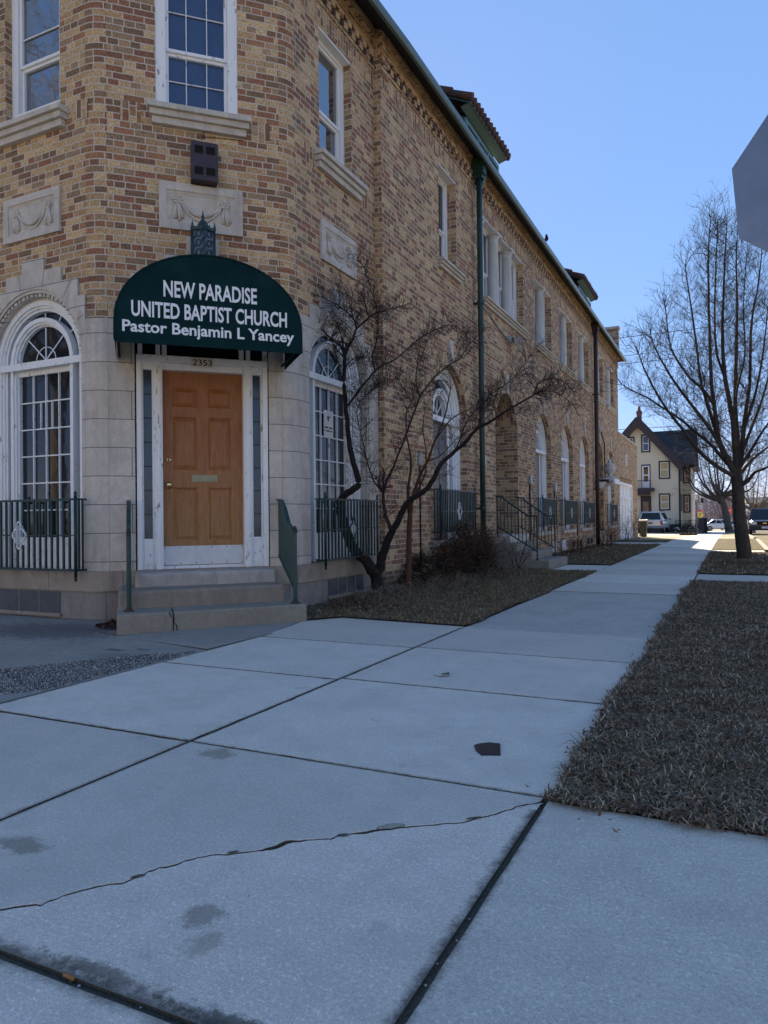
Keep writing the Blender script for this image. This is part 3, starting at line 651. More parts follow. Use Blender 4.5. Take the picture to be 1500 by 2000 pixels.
def street_arch(c, r):
    m = MB(); B = -0.34; F = XW
    m.ring(c, r - 0.10, r - 0.0, ZS, AZ0, F, B, -0.13, 0, 24); m.ring(c, r - 0.16, r - 0.10, ZS, AZ0, F, B, -0.16, 0, 24); m.ring(c, r - 0.22, r - 0.16, ZS, AZ0, F, B, -0.19, 0, 24)
    m.ring(c, 0.36, 0.43, ZS, ZS, F, B, -0.16, 0, 24, jamb=False); m.ring(c, 0.32, 0.36, ZS, ZS, F, B, -0.2, 0, 24, jamb=False)
    m.fbox(F, c - r + 0.02, c + r - 0.02, B, -0.12, ZS - 0.15, ZS - 0.06)
    for a in (45, 90, 135): m.beam(F(c, -0.25, ZS), F(c + 0.34 * math.cos(R(a)), -0.25, ZS + 0.33 * math.sin(R(a))), 0.014, 0.014)
    m.fbox(F, c - 0.43, c - 0.34, B, -0.2, AZ0, ZS - 0.15); m.fbox(F, c + 0.34, c + 0.43, B, -0.2, AZ0, ZS - 0.15)
    o = m.build('window', WHITE, church)
    g = MB(); g.fan(arch_loop(c, r - 0.15, ZS, AZ0 + 0.01, 24), F, -0.29); g.build('pane', GLASS, o)
    g = MB(); g.fbox(F, c - 0.36, c + 0.36, -0.27, -0.215, AZ0 + 0.02, ZS - 0.16); g.fbox(F, c - 0.02, c + 0.02, -0.215, -0.207, AZ0 + 0.02, ZS - 0.16)
    g.build('storm_panel', simple('grey_panel_%d' % (c * 10), (0.115, 0.105, 0.11), (0.075, 0.07, 0.075), 3, 0.35, stretch=(1, 3, 0.4)), o)
    s_ = MB(); s_.fbox(F, c - r - 0.05, c + r + 0.05, -0.05, 0.07, AZ0 - 0.09, AZ0); s_.build('sill', STONEP, o)
    kk = MB(); kk.prism([(c - 0.055, ZS + r + 0.004), (c + 0.055, ZS + r + 0.004), (c + 0.10, ZS + r + 0.42), (c - 0.10, ZS + r + 0.42)], F, -0.01, 0.035); kk.build('keystone', STONEP, o)
for c, r in archs: street_arch(c, r)
# recessed street doors
for c, r, z0, d in doors:
    m = MB(); m.prism(arch_loop(c, r - 0.1, ZS, z0), XW, -d, -d + 0.05)
    for a in (-0.5, 0.5): m.fbox(XW, c + a - 0.02, c + a + 0.02, -d + 0.05, -d + 0.08, z0, ZS)
    m.fbox(XW, c - 0.7, c + 0.7, -d + 0.05, -d + 0.085, ZS - 0.06, ZS)
    o = m.build('door', simple('stained_brown_door_%d' % c, (0.12, 0.062, 0.035), (0.055, 0.035, 0.025), 5, 0.55, stretch=(6, 6, 0.5)), church)
    for z in (1.62, 1.42):
        m = MB(); m.fbox(XW, c - 0.36, c - 0.14, -d + 0.05, -d + 0.062, z + z0 - 0.45, z + z0 - 0.28); m.build('door_pane', GLASS, o)
    m = MB(); m.fbox(XW, c + 0.0, c + 0.3, -d + 0.05, -d + 0.07, z0 + 0.72, z0 + 0.86)
    m.build('mail_slot', BLACK, o)
    kk = MB(); kk.prism([(c - 0.06, ZS + r + 0.004), (c + 0.06, ZS + r + 0.004), (c + 0.11, ZS + r + 0.4), (c - 0.11, ZS + r + 0.4)], XW, -0.01, 0.035); kk.build('keystone', STONEP, church)
    fl = MB(); fl.fbox(XW, c - r + 0.003, c + r - 0.003, -d, 0.02, z0 - 0.12, z0 + 0.001); fl.build('threshold', STONEP, church)

# ------------------------------------------------------------------ corner entrance
DN = -0.10     # plane of the door
m = MB()
for (a, b) in ((0.045, 0.095), (0.215, 0.30), (1.13, 1.215), (1.335, 1.388)):
    m.fbox(CW, a, b, DN - 0.1, 0.015, 0.478, 2.66)
    if b - a > 0.06: m.fbox(CW, a + 0.022, b - 0.022, 0.015, 0.03, 0.478, 2.60)
for (a, b) in ((0.095, 0.215), (1.215, 1.335)):
    m.fbox(CW, a, b, DN - 0.1, -0.01, 0.478, 0.80); m.fbox(CW, a + 0.02, b - 0.02, -0.01, -0.003, 0.53, 0.75); m.fbox(CW, a, b, DN - 0.1, -0.01, 2.545, 2.62)
    m.fbox(CW, a, a + 0.018, DN - 0.1, -0.02, 0.80, 2.545); m.fbox(CW, b - 0.018, b, DN - 0.1, -0.02, 0.80, 2.545)
m.fbox(CW, 0.045, 1.388, DN - 0.1, 0.032, 2.62, 2.69); m.fbox(CW, 0.30, 1.13, DN - 0.1, -0.02, 2.555, 2.62)
m.fbox(CW, 0.045, 1.388, DN - 0.1, 0.0, 2.86, 2.93)
for a in (0.06, 0.235, 0.30, 1.09, 1.16, 1.34): m.fbox(CW, a, a + 0.045, DN - 0.1, 0.01, 2.69, 2.86)
m.fbox(CW, 0.30, 1.13, DN - 0.12, -0.06, 0.478, 0.512)
surround = m.build('door_surround', WHITEW, church, 0.003)
for (a, b) in ((0.095, 0.215), (1.215, 1.335)):
    g = MB(); g.face([CW(a, -0.06, 0.80), CW(b, -0.06, 0.80), CW(b, -0.06, 2.545), CW(a, -0.06, 2.545)])
    for i in range(1, 7): z = 0.80 + 1.745 * i / 7; g.fbox(CW, a + 0.018, b - 0.018, -0.06, -0.05, z - 0.003, z + 0.003, 1)
    g.build('sidelight_pane', [GLASSR, BLACK], surround)
g = MB(); g.face([CW(0.05, -0.05, 2.69), CW(1.38, -0.05, 2.69), CW(1.38, -0.05, 2.86), CW(0.05, -0.05, 2.86)]); g.build('transom_pane', GLASS, surround)
# door leaf with six moulded panels
d = MB(); pan = [(0.404, 0.662, 2.183, 2.387), (0.768, 1.026, 2.183, 2.387), (0.404, 0.662, 1.518, 2.08), (0.768, 1.026, 1.518, 2.08), (0.404, 0.662, 0.77, 1.333), (0.768, 1.026, 0.77, 1.333)]
d.fan(rect(0.302, 1.128, 0.514, 2.553), CW, DN, 0, [rect(*p) for p in pan])
for p in pan:
    q0 = rect(*p); q1 = rect(p[0] + 0.022, p[1] - 0.022, p[2] + 0.022, p[3] - 0.022); q2 = rect(p[0] + 0.05, p[1] - 0.05, p[2] + 0.05, p[3] - 0.05)
    for (u, nu, v_, nv) in ((q0, DN, q1, DN - 0.016), (q1, DN - 0.016, q2, DN - 0.003)):
        for i in range(4):
            j = (i + 1) % 4; d.face([CW(u[i][0], nu, u[i][1]), CW(u[j][0], nu, u[j][1]), CW(v_[j][0], nv, v_[j][1]), CW(v_[i][0], nv, v_[i][1])])
    d.fan(q2, CW, DN - 0.003)
door = d.build('door', DOORW, church); door['label'] = 'varnished brown six panel front door with white kick plate'
m = MB(); m.fbox(CW, 0.304, 1.126, DN, DN + 0.004, 0.520, 0.716)
for i in range(6):
    for z in (0.535, 0.70): m.lathe(CW(0.315 + 0.8 * i / 5, DN + 0.006, z), [(0.001, -0.006), (0.007, 0), (0.001, 0.006)], 8, 1)
kick = m.build('kick_plate', [simple('white_kick_plate', (0.66, 0.68, 0.70), (0.56, 0.58, 0.60), 12, 0.35), BLACK], door)
def disc(m, F, s, n, z, prof, seg=20, mi=0):
    t = F(1, 0, 0) - F(0, 0, 0); nn = F(0, 1, 0) - F(0, 0, 0); o = F(s, n, z); vs = []; fs = []
    for r_, h in prof:
        for j in range(seg): a = 2 * math.pi * j / seg; vs.append(o + t * (r_ * math.cos(a)) + Vector((0, 0, r_ * math.sin(a))) + nn * h)
    for i in range(len(prof) - 1):
        for j in range(seg): k_ = (j + 1) % seg; fs.append((i * seg + j, i * seg + k_, (i + 1) * seg + k_, (i + 1) * seg + j))
    fs.append(tuple((len(prof) - 1) * seg + j for j in range(seg)))
    m.idx(vs, fs, mi, True)
m = MB(); disc(m, CW, 0.362, DN, 1.357, [(0.038, 0), (0.038, 0.006), (0.018, 0.012), (0.014, 0.035), (0.026, 0.045), (0.030, 0.058), (0.022, 0.068), (0.004, 0.071)]); m.build('door_knob', BRASS, door)
m = MB(); disc(m, CW, 0.362, DN, 1.62, [(0.029, 0), (0.029, 0.008), (0.022, 0.016), (0.012, 0.018)]); disc(m, CW, 0.362, DN + 0.018, 1.62, [(0.011, 0), (0.002, 0.001)], 12, 1); m.build('deadbolt', [BRASS, BLACK], door)
m = MB(); m.fbox(CW, 0.598, 0.862, DN, DN + 0.006, 1.392, 1.466); m.prism([(0.625, 1.405), (0.838, 1.405), (0.822, 1.446), (0.641, 1.446)], CW, DN + 0.006, DN + 0.012); m.build('mail_slot', BRASSD, door)
# house number
m = MB(); m.fbox(CW, 0.588, 0.815, 0.03, 0.042, 2.588, 2.680, 0); text_mb(m, '2353', CW, 0.042, 0.605, 0.80, 2.602, 2.665, '2', 0.003, 0.008, 1)
m.build('number_plate', [simple('cream_plate', (0.78, 0.74, 0.66)), BLACK], church)
# paper notice inside the right-hand window
note = MB(); note.face([RW(7.60, -0.144, 1.99), RW(7.83, -0.144, 1.99), RW(7.83, -0.144, 2.32), RW(7.60, -0.144, 2.32)], 0)
note.beam(RW(7.69, -0.141, 2.24), RW(7.75, -0.141, 2.245), 0.008, 0.012, 1); note.beam(RW(7.695, -0.141, 2.24), RW(7.705, -0.141, 2.19), 0.008, 0.014, 1)
for j, (z, n_) in enumerate(((2.10, 9), (2.06, 9))):
    for i in range(n_):
        if (i * 7 + j) % 5 != 3: note.fbox(RW, 7.62 + i * 0.021, 7.636 + i * 0.021, -0.143, -0.141, z, z + 0.018, 1)
tag(note.build('paper_notice', [simple('paper', (0.75, 0.75, 0.74)), BLACK]), 'white paper notice taped inside the arched window right of the door', 'notice')

# ------------------------------------------------------------------ eaves, gutter, roof
EO = 0.32; EZ = 7.41
path = [LW(-14, EO, 0), LW(-5.75, EO, 0), CW(-0.30 - 0.0, EO, 0), CW(1.62, EO, 0), RW(6.9, EO, 0), Vector((-3.92, 9.0, 0)), Vector((-3.92, 31.5, 0))]
path = [LW(-14, EO, 0)] + [LW(-5.62, EO, 0), RW(6.55, EO + 0.02, 0)] + [Vector((-3.92, 9.0, 0)), Vector((-3.92, 31.5, 0))]
inner = [LW(-14, -0.05, 0), LW(-5.76, -0.05, 0), RW(6.70, -0.05, 0), Vector((-4.27, 9.0, 0)), Vector((-4.27, 31.5, 0))]
m = MB()
for i in range(len(path) - 1):
    a, b, c, d_ = inner[i], inner[i + 1], path[i + 1], path[i]
    m.face([a + Vector((0, 0, 7.66)), d_ + Vector((0, 0, EZ)), c + Vector((0, 0, EZ)), b + Vector((0, 0, 7.66))])
m.build('soffit', SOFFIT, church)
m = MB()
prof = [(-0.03, 0.0), (0.015, -0.004), (0.032, 0.02), (0.046, 0.072), (0.036, 0.076), (0.022, 0.03), (0.01, 0.012), (-0.03, 0.015)]
for i in range(len(path) - 1):
    a, b = path[i], path[i + 1]; dd = (b - a).normalized(); nn = Vector((dd.y, -dd.x, 0))
    for j in range(len(prof)):
        p, q = prof[j], prof[(j + 1) % len(prof)]
        m.face([a + nn * p[0] + Vector((0, 0, EZ + p[1])), a + nn * q[0] + Vector((0, 0, EZ + q[1])), b + nn * q[0] + Vector((0, 0, EZ + q[1])), b + nn * p[0] + Vector((0, 0, EZ + p[1]))], 0)
m.build('gutter', GREENG, church)
rf = MB()
RX, RZ = -9.1, EZ + 3.5
ring_ = [p + Vector((0, 0, EZ + 0.03)) for p in path]; bk = [Vector((-14.3, 31.5, EZ + 0.03)), Vector((-14.3, 4.96, EZ + 0.03))]
r0, r1 = Vector((RX, 10.2, RZ)), Vector((RX, 26.5, RZ))
rf.face([ring_[3], ring_[4], r1, r0]); rf.face([ring_[2], ring_[3], r0]); rf.face([ring_[1], ring_[2], r0]); rf.face([ring_[0], ring_[1], r0])
rf.face([ring_[4], bk[0], r1]); rf.face([bk[0], bk[1], r0, r1])
roof = rf.build('roof', TILE, church)
mm = MB(); mm.box(-5.6, -4.66, 26.2, 30.95, 7.7, 8.78); mm.build('roof_monitor', simple('weathered_grey_metal', (0.10, 0.11, 0.115), (0.07, 0.075, 0.08), 5, 0.6), church)
mm = MB(); mm.box(-4.8, -4.10, 30.9, 31.27, 8.72, 8.82); mm.build('coping', STONEP, church)
def downspout(y, x, r, mat, brackets, head=True):
    m = MB(); m.tube([(-3.90, y, EZ - 0.02), (-3.92, y, EZ - 0.16), (x, y, EZ - 0.34), (x, y, 4.2), (x, y, 0.4), (x, y, -0.05)] if False else [(x, y, EZ + 0.0), (x, y, 5.0), (x, y, 2.5), (x, y, -0.05)], r, 12)
    m.box(x - 0.11, x + 0.11, y - 0.09, y + 0.09, EZ - 0.16, EZ + 0.12); m.box(x - 0.08, x + 0.08, y - 0.07, y + 0.07, EZ - 0.24, EZ - 0.16)
    for z in brackets: m.lathe((x, y, z), [(r * 1.3, -0.03), (r * 1.35, -0.02), (r * 1.35, 0.02), (r * 1.3, 0.03)], 12); m.box(x - 0.2, x, y - 0.03, y + 0.03, z - 0.02, z + 0.02)
    return m.build('downspout', mat, church)
downspout(12.62, -4.09, 0.052, simple('downspout_green', (0.008, 0.036, 0.030), (0.022, 0.055, 0.046), 4, 0.4, stretch=(1, 1, 0.3)), (4.9, 1.15))
downspout(25.05, -4.09, 0.07, BROWN, (5.1, 1.9))
m = MB(); m.tube([(-4.02, 12.70, EZ + 0.05), (-4.02, 12.71, 7.2), (-4.12, 12.72, 7.0)], 0.03, 6); m.build('pipe_stub', GREENG, church)

def dormer(y0, y1):
    m = MB(); X = -4.40; zt = 8.46; yb0, yb1 = y0, y1
    m.box(X - 2.2, X, y0, y1, 7.2, zt, 0)
    def sh(y, s_):  # triangular cheeks
        m.face([(X, y, zt), (X - 2.2, y, zt), (X - 2.2, y, zt + 1.27)], 0)
    sh(y0, 0); sh(y1, 0)
    m.box(X, X + 0.03, y0, y1, zt - 0.09, zt, 1); m.box(X, X + 0.03, y0, y0 + 0.1, 7.5, zt - 0.09, 1); m.box(X, X + 0.03, y1 - 0.1, y1, 7.5, zt - 0.09, 1)
    for i in (1, 2):
        y = y0 + 0.1 + (y1 - y0 - 0.2) * i / 3; m.box(X, X + 0.03, y - 0.035, y + 0.035, 7.5, zt - 0.09, 1)
    # boarded eaves
    m.face([(X, y0 - 0.22, zt + 0.08), (X + 0.17, y0 - 0.22, zt + 0.13), (X + 0.17, y1 + 0.1, zt + 0.13), (X, y1 + 0.1, zt + 0.08)], 1)
    m.box(X + 0.15, X + 0.19, y0 - 0.24, y1 + 0.1, zt + 0.12, zt + 0.20, 1)
    m.face([(X + 0.17, y0 - 0.24, zt + 0.18), (X + 0.17, y1 + 0.1, zt + 0.18), (X - 2.2, y1 + 0.1, zt + 1.42), (X - 2.2, y0 - 0.24, zt + 1.42)], 1)
    m.face([(X + 0.17, y0 - 0.235, zt + 0.10), (X + 0.17, y0 - 0.235, zt + 0.18), (X - 2.2, y0 - 0.235, zt + 1.42), (X - 2.2, y0 - 0.235, zt + 1.28)], 0)
    o = m.build('dormer', [simple('teal_boards_%d' % y0, (0.020, 0.062, 0.072), (0.035, 0.085, 0.095), 6, 0.5), simple('pale_teal_trim_%d' % y0, (0.10, 0.19, 0.20), (0.13, 0.23, 0.24), 8, 0.5)], church)
    g = MB(); g.face([(X + 0.012, y0 + 0.1, 7.5), (X + 0.012, y1 - 0.1, 7.5), (X + 0.012, y1 - 0.1, zt - 0.09), (X + 0.012, y0 + 0.1, zt - 0.09)]); g.build('pane', GLASS, o)
    t = MB(); n = int((y1 - y0 + 0.36) / 0.185)
    for i in range(n + 1):
        y = y0 - 0.24 + (y1 - y0 + 0.34) * i / n
        for j in range(6):
            f0 = j * 0.165; x0 = X + 0.24 - f0 * 2.4; z0 = zt + 0.175 + f0 * 1.24 + 0.012
            x1 = x0 - 0.45; z1 = z0 + 0.232 - 0.035; jit = random.uniform(-0.012, 0.012)
            t.tube([(x0 + jit, y, z0), (x1, y, z1)], [0.082, 0.066], 8, 0, True)
    t.build('roof_tile', TILE, o)
dormer(12.75, 14.85); dormer(23.75, 25.95)
# small urn on eave line / bird on gutter
# ------------------------------------------------------------------ awning
CANVAS = simple('dark_green_canvas', (0.0018, 0.018, 0.021), (0.0045, 0.029, 0.032), 5, 0.85, 0.12, 260, spec=0.12)
LETTER = simple('white_vinyl_lettering', (0.80, 0.82, 0.85), (0.74, 0.76, 0.80), 8, 0.55)
aw = thing('entrance_awning', tuple(CW(0.715, 0, 2.62)), 'dark green domed awning over the corner door with white church lettering', 'awning')
A0, A1, AN = -0.142, 1.572, 0.88
prof = [(A0, 2.615), (A1, 2.605), (A1, 2.795)]
for i in range(1, 28):
    t = math.pi * i / 28; prof.append((0.715 + 0.857 * math.cos(t), 2.80 + 0.665 * math.sin(t) ** 0.94))
prof.append((A0, 2.80))
m = MB(); m.fan(prof, CW, AN)
top = prof[2:]
for i in range(len(prof)):
    p, q = prof[i], prof[(i + 1) % len(prof)]
    if i == 0: continue
    m.face([CW(p[0], 0.03, p[1]), CW(q[0], 0.03, q[1]), CW(q[0], AN, q[1]), CW(p[0], AN, p[1])])
    m.face([CW(p[0], 0.03, p[1]), CW(q[0], 0.03, q[1]), CW(q[0], AN - 0.008, q[1]), CW(p[0], AN - 0.008, p[1])]) if False else None
m.fbox(CW, A0, A1, AN - 0.012, AN + 0.006, 2.60, 2.635)
for i in range(1, len(top) - 1, 4): m.beam(CW(top[i][0], 0.04, top[i][1] + 0.002), CW(top[i][0], AN - 0.01, top[i][1] + 0.002), 0.012, 0.006)
for i in range(len(prof)):
    p, q = prof[i], prof[(i + 1) % len(prof)]; m.beam(CW(p[0], AN, p[1]), CW(q[0], AN, q[1]), 0.014, 0.014)
m.build('canopy', CANVAS, aw)
m = MB()
m.tube([CW(A0 + 0.02, 0.84, 2.645), CW(A1 - 0.02, 0.84, 2.64)], 0.012, 6)
for s_ in (A0 + 0.03, A1 - 0.03): m.tube([CW(s_, 0.04, 2.645), CW(s_, AN - 0.03, 2.645)], 0.012, 6)
for n_ in (0.45, 0.84):
    m.tube([CW(p[0] * 0.985 + 0.715 * 0.015, n_, p[1] - 0.012) for p in top], 0.012, 6)
m.build('awning_frame', BLACK, aw)
m = MB()
text_mb(m, 'NEW PARADISE', CW, AN + 0.001, 0.283, 1.139, 3.043, 3.194, 'H', 0.003, 0.022)
text_mb(m, 'UNITED BAPTIST CHURCH', CW, AN + 0.001, 0.002, 1.428, 2.843, 2.987, 'H', 0.003, 0.024)
text_mb(m, 'Pastor Benjamin L Yancey', CW, AN + 0.001, -0.076, 1.497, 2.700, 2.806, 'H', 0.003, 0.022)
m.build('lettering', LETTER, aw)

# ------------------------------------------------------------------ lantern
LG = simple('verdigris_iron', (0.008, 0.030, 0.042), (0.016, 0.055, 0.065), 30, 0.5, 0.2)
lan = thing('wall_lantern', tuple(CW(0.707, 0.18, 3.4)), 'ornate teal iron lantern with crown on the wall above the awning', 'lamp')
lc = CW(0.707, 0.18, 0); LR = 0.128
m = MB(); hexp = lambda r, z, ph=0: [lc + Vector((r * math.cos(R(60 * i + 15 + ph)), r * math.sin(R(60 * i + 15 + ph)), z)) for i in range(6)]
H0 = hexp(LR, 3.36); H1 = hexp(LR, 3.955)
for i in range(6):
    j = (i + 1) % 6
    m.tube([H0[i], H1[i]], 0.009, 6); m.beam(H1[i], H1[j], 0.022, 0.03); m.beam(H0[i], H0[j], 0.022, 0.03)
    a, b = H0[i], H0[j]
    for q in range(6):                                      # tracery of circles and diagonals
        z0 = 3.38 + q * 0.095; mid = (a + b) / 2; t = (b - a).normalized(); h = (b - a).length / 2 - 0.012
        ring_c = [mid + t * (0.032 * math.cos(R(45 * k))) + Vector((0, 0, z0 - a.z + 0.047 + 0.032 * math.sin(R(45 * k)))) for k in range(9)]
        m.tube(ring_c, 0.0045, 4)
        m.beam(mid - t * h + Vector((0, 0, z0 - a.z)), mid - t * 0.02 + Vector((0, 0, z0 - a.z + 0.047)), 0.007, 0.007); m.beam(mid + t * h + Vector((0, 0, z0 - a.z + 0.095)), mid + t * 0.02 + Vector((0, 0, z0 - a.z + 0.047)), 0.007, 0.007)
    p = H1[i]; m.lathe((p.x, p.y, p.z), [(0.013, 0.0), (0.016, 0.02), (0.010, 0.05), (0.002, 0.085)], 6)
    mid = (H1[i] + H1[j]) / 2; m.lathe((mid.x, mid.y, mid.z), [(0.010, 0.0), (0.012, 0.015), (0.002, 0.045)], 5)
m.lathe((lc.x, lc.y, 0), [(LR * 0.9, 3.955), (LR * 0.75, 3.975), (0.062, 4.0), (0.045, 4.05), (0.02, 4.075), (0.012, 4.095), (0.018, 4.108), (0.01, 4.125), (0.002, 4.18)], 12)
m.obox(CW(0.707, 0.04, 3.45), Vector((S2, S2, 0)) * 0.05, Vector((S2, -S2, 0)) * 0.05, (0, 0, 0.1))
m.build('lantern_frame', LG, lan)
m = MB(); G0 = hexp(LR * 0.93, 3.37); G1 = hexp(LR * 0.93, 3.95)
for i in range(6): j = (i + 1) % 6; m.face([G0[i], G0[j], G1[j], G1[i]])
m.build('lantern_glass', simple('frosted_glass', (0.10, 0.125, 0.17), (0.075, 0.09, 0.125), 9, 0.3), lan)

# ------------------------------------------------------------------ louvred loudspeaker box
bx = thing('loudspeaker_box', tuple(CW(0.735, 0, 4.5)), 'dark plum louvred loudspeaker box on the brick under the window', 'loudspeaker')
m = MB(); m.fbox(CW, 0.60, 0.872, 0.0, 0.13, 4.512, 4.922)
m.build('case', simple('plum_metal', (0.034, 0.022, 0.034), (0.050, 0.035, 0.048), 9, 0.55, 0.1), bx, 0.012)
for s0 in (0.632, 0.752):
    for z0 in (4.575, 4.795):
        m = MB(); m.fbox(CW, s0, s0 + 0.088, 0.1295, 0.1305, z0, z0 + 0.08)
        for i in range(5): m.obox(CW(s0 + 0.044, 0.131, z0 + 0.008 + i * 0.0165), Vector((S2, S2, 0)) * 0.044, Vector((S2, -S2, 0)) * 0.004 + Vector((0, 0, -0.004)), Vector((0, 0, 0.0045)))
        m.build('louvre', BLACK, bx)
m = MB(); m.tube([CW(0.72, 0.08, 4.92), CW(0.715, 0.03, 4.97), CW(0.725, 0.012, 5.02), CW(0.74, 0.05, 5.075)], 0.004, 5); m.tube([CW(0.725, 0.012, 5.03), CW(0.9, 0.01, 5.045), CW(1.15, 0.01, 5.06)], 0.003, 5); m.build('cable', BLACK, bx)

# ------------------------------------------------------------------ window guards
def guard(F, s0, s1, z0, z1, n0, n1, label, emblem_white, nb):
    root = thing('window_guard', tuple(F((s0 + s1) / 2, n1, z0)), label, 'railing', 'green iron guards bolted across the arched windows')
    m = MB(); r = 0.0095
    for z in (z0 + 0.02, z1 - 0.01):
        m.fbox(F, s0, s1, n1 - 0.02, n1 + 0.012, z - 0.011, z + 0.011); m.fbox(F, s0, s0 + 0.02, n0, n1 - 0.02, z - 0.009, z + 0.009); m.fbox(F, s1 - 0.02, s1, n0, n1 - 0.02, z - 0.009, z + 0.009)
    c = (s0 + s1) / 2; ez = (z0 + z1) / 2
    for i in range(nb + 1):
        s_ = s0 + 0.01 + (s1 - s0 - 0.02) * i / nb
        if abs(s_ - c) < 0.075: 
            m.fbox(F, s_ - r, s_ + r, n1 - 0.012, n1 + 0.006, z0 + 0.03, ez - 0.1); m.fbox(F, s_ - r, s_ + r, n1 - 0.012, n1 + 0.006, ez + 0.1, z1 - 0.02)
        else: m.fbox(F, s_ - r, s_ + r, n1 - 0.012, n1 + 0.006, z0 + 0.03, z1 - 0.02)
    for i in (1, 2): 
        for s_ in (s0 + 0.01, s1 - 0.01): n_ = n0 + (n1 - n0) * i / 3; m.fbox(F, s_ - 0.008, s_ + 0.008, n_ - 0.008, n_ + 0.008, z0 + 0.03, z1 - 0.02)
    for a, b in ((s0, c - 0.1), (c + 0.1, s1)):
        m.fbox(F, a + 0.02, b, n1 - 0.004, n1 + 0.002, ez - 0.006, ez + 0.006)
    m.build('bars', GREEN, root)
    for s_ in (s0 + 0.01, s1 - 0.01):
        m = MB(); m.tube([F(s_, n1, z0 - 0.05), F(s_, n1, z1 + 0.03)], 0.0155, 8); p = F(s_, n1, 0)
        for z in (z1 + 0.03, z0 - 0.09): m.lathe(p, [(0.006, z), (0.018, z + 0.02), (0.006, z + 0.04)], 8)
        m.build('post', GREEN, root)
    q_ = [(0.03, 0.072)] + [(0.03 * math.cos(R(a)), 0.088 + 0.034 * math.sin(R(a))) for a in range(15, 91, 25)]
    q_ = [(0.058 + 0.03 * math.cos(R(a)), 0.034 * math.sin(R(a))) for a in (0, 30, 60, 88)] + [(0.056, 0.056), (0.03, 0.056)] + q_
    full = q_ + [(-x, y) for x, y in reversed(q_[:-1])] + [(-x, -y) for x, y in q_[1:]] + [(x, -y) for x, y in reversed(q_[:-1])]
    m = MB(); full = full[:-1] if full[0] == full[-1] else full
    O_ = [(x * 1.2, y * 1.2) for x, y in full]; I_ = [(x * 1.2 * (1 - 0.014 / max(0.03, math.hypot(x * 1.2, y * 1.2))), y * 1.2 * (1 - 0.014 / max(0.03, math.hypot(x * 1.2, y * 1.2)))) for x, y in full]
    for k in range(len(O_)):
        a, b, d_, e_ = O_[k], O_[(k + 1) % len(O_)], I_[(k + 1) % len(I_)], I_[k]
        m.face([F(c + p[0], n1 + 0.016, ez + p[1]) for p in (a, b, d_, e_)]); m.face([F(c + a[0], n1, ez + a[1]), F(c + b[0], n1, ez + b[1]), F(c + b[0], n1 + 0.016, ez + b[1]), F(c + a[0], n1 + 0.016, ez + a[1])]); m.face([F(c + e_[0], n1 + 0.016, ez + e_[1]), F(c + d_[0], n1 + 0.016, ez + d_[1]), F(c + d_[0], n1, ez + d_[1]), F(c + e_[0], n1, ez + e_[1])])
    m.build('emblem', simple('emblem_white_%d' % (s0 * 10), (0.72, 0.74, 0.76), (0.6, 0.62, 0.64), 20) if emblem_white else GREEN, root)
    return root
guard(LW, -7.42, -5.80, 0.485, 1.215, 0.07, 0.20, 'green bar window guard with white quatrefoil left of the entrance steps', True, 19)
guard(RW, 7.02, 8.36, 0.50, 1.22, 0.07, 0.20, 'green bar window guard behind the dark forked tree right of the door', False, 17)
for (a, b, lab) in ((10.42, 12.10, 'green bar window guard above the brown bush beside the green downspout'),
                    (17.10, 18.62, 'green bar window guard just beyond the railed side steps, nearest of the far four'),
                    (19.62, 21.36, 'green bar window guard second beyond the railed side steps'),
                    (22.40, 24.28, 'green bar window guard directly left of the brown downspout'),
                    (27.72, 29.45, 'green bar window guard between the urn and the white garage door, farthest')):
    guard(XW, a, b, 0.74, 1.44, 0.0, 0.16, lab, True, 22)

# ------------------------------------------------------------------ corner steps
STEPC = concrete_mat('step_concrete', (0.33, 0.305, 0.255), (0.21, 0.195, 0.165), 200, [(-4.45, 5.1, 0.35, 0.12, (0.12, 0.10, 0.075), 0.6), (-4.05, 5.55, 0.12, 0.10, (0.08, 0.085, 0.05), 0.7)])
MARB = stone_mat('worn_marble_step', (0.74, 0.75, 0.79), False)
es = thing('entrance_steps', tuple(CW(0.7, 0.5, 0)), 'three worn stone steps with a cracked lowest step at the corner door', 'steps')
def slab(mb, quad, z0, z1, nose=0.0, mi=0):
    """quad = plan points in (s,n) counter-clockwise"""
    top = [CW(a, b, z1) for a, b in quad]; bot = [CW(a, b, z0) for a, b in quad]
    mb.face(top[::-1] if False else top, mi)
    for i in range(4): j = (i + 1) % 4; mb.face([bot[i], bot[j], top[j], top[i]], mi)
def slab_obj(name, quad, z0, z1, mat, bev):
    mb = MB(); slab(mb, quad, z0, z1); o = mb.build(name, mat, es, bev); return o
# lowest step in two pieces divided by the crack
crk = [(0.335, 0.98), (0.325, 0.90), (0.30, 0.84), (0.28, 0.79), (0.20, 0.70), (0.21, 0.66)]
slab_obj('lower_step', [(-0.14, 0.03), (0.335, 0.03), (0.335, 1.06), (-0.137, 1.085)], -0.1, 0.168, STEPC, 0.016)
slab_obj('lower_step', [(0.342, 0.03), (1.56, 0.03), (1.585, 0.945), (0.342, 1.055)], -0.1, 0.166, STEPC, 0.016)
slab_obj('middle_step', [(-0.132, 0.03), (1.45, 0.03), (1.44, 0.60), (-0.13, 0.68)], 0.10, 0.335, stone_mat('worn_stone_step', (0.46, 0.445, 0.42), False), 0.028)
slab_obj('threshold', [(0.02, -0.14), (1.41, -0.14), (1.41, 0.29), (0.02, 0.32)], 0.30, 0.472, MARB, 0.03)
m = MB(); z = [0.168, 0.13, 0.11, 0.075, 0.05, 0.0]; ss = [0.30, 0.315, 0.345, 0.338, 0.362, 0.37]
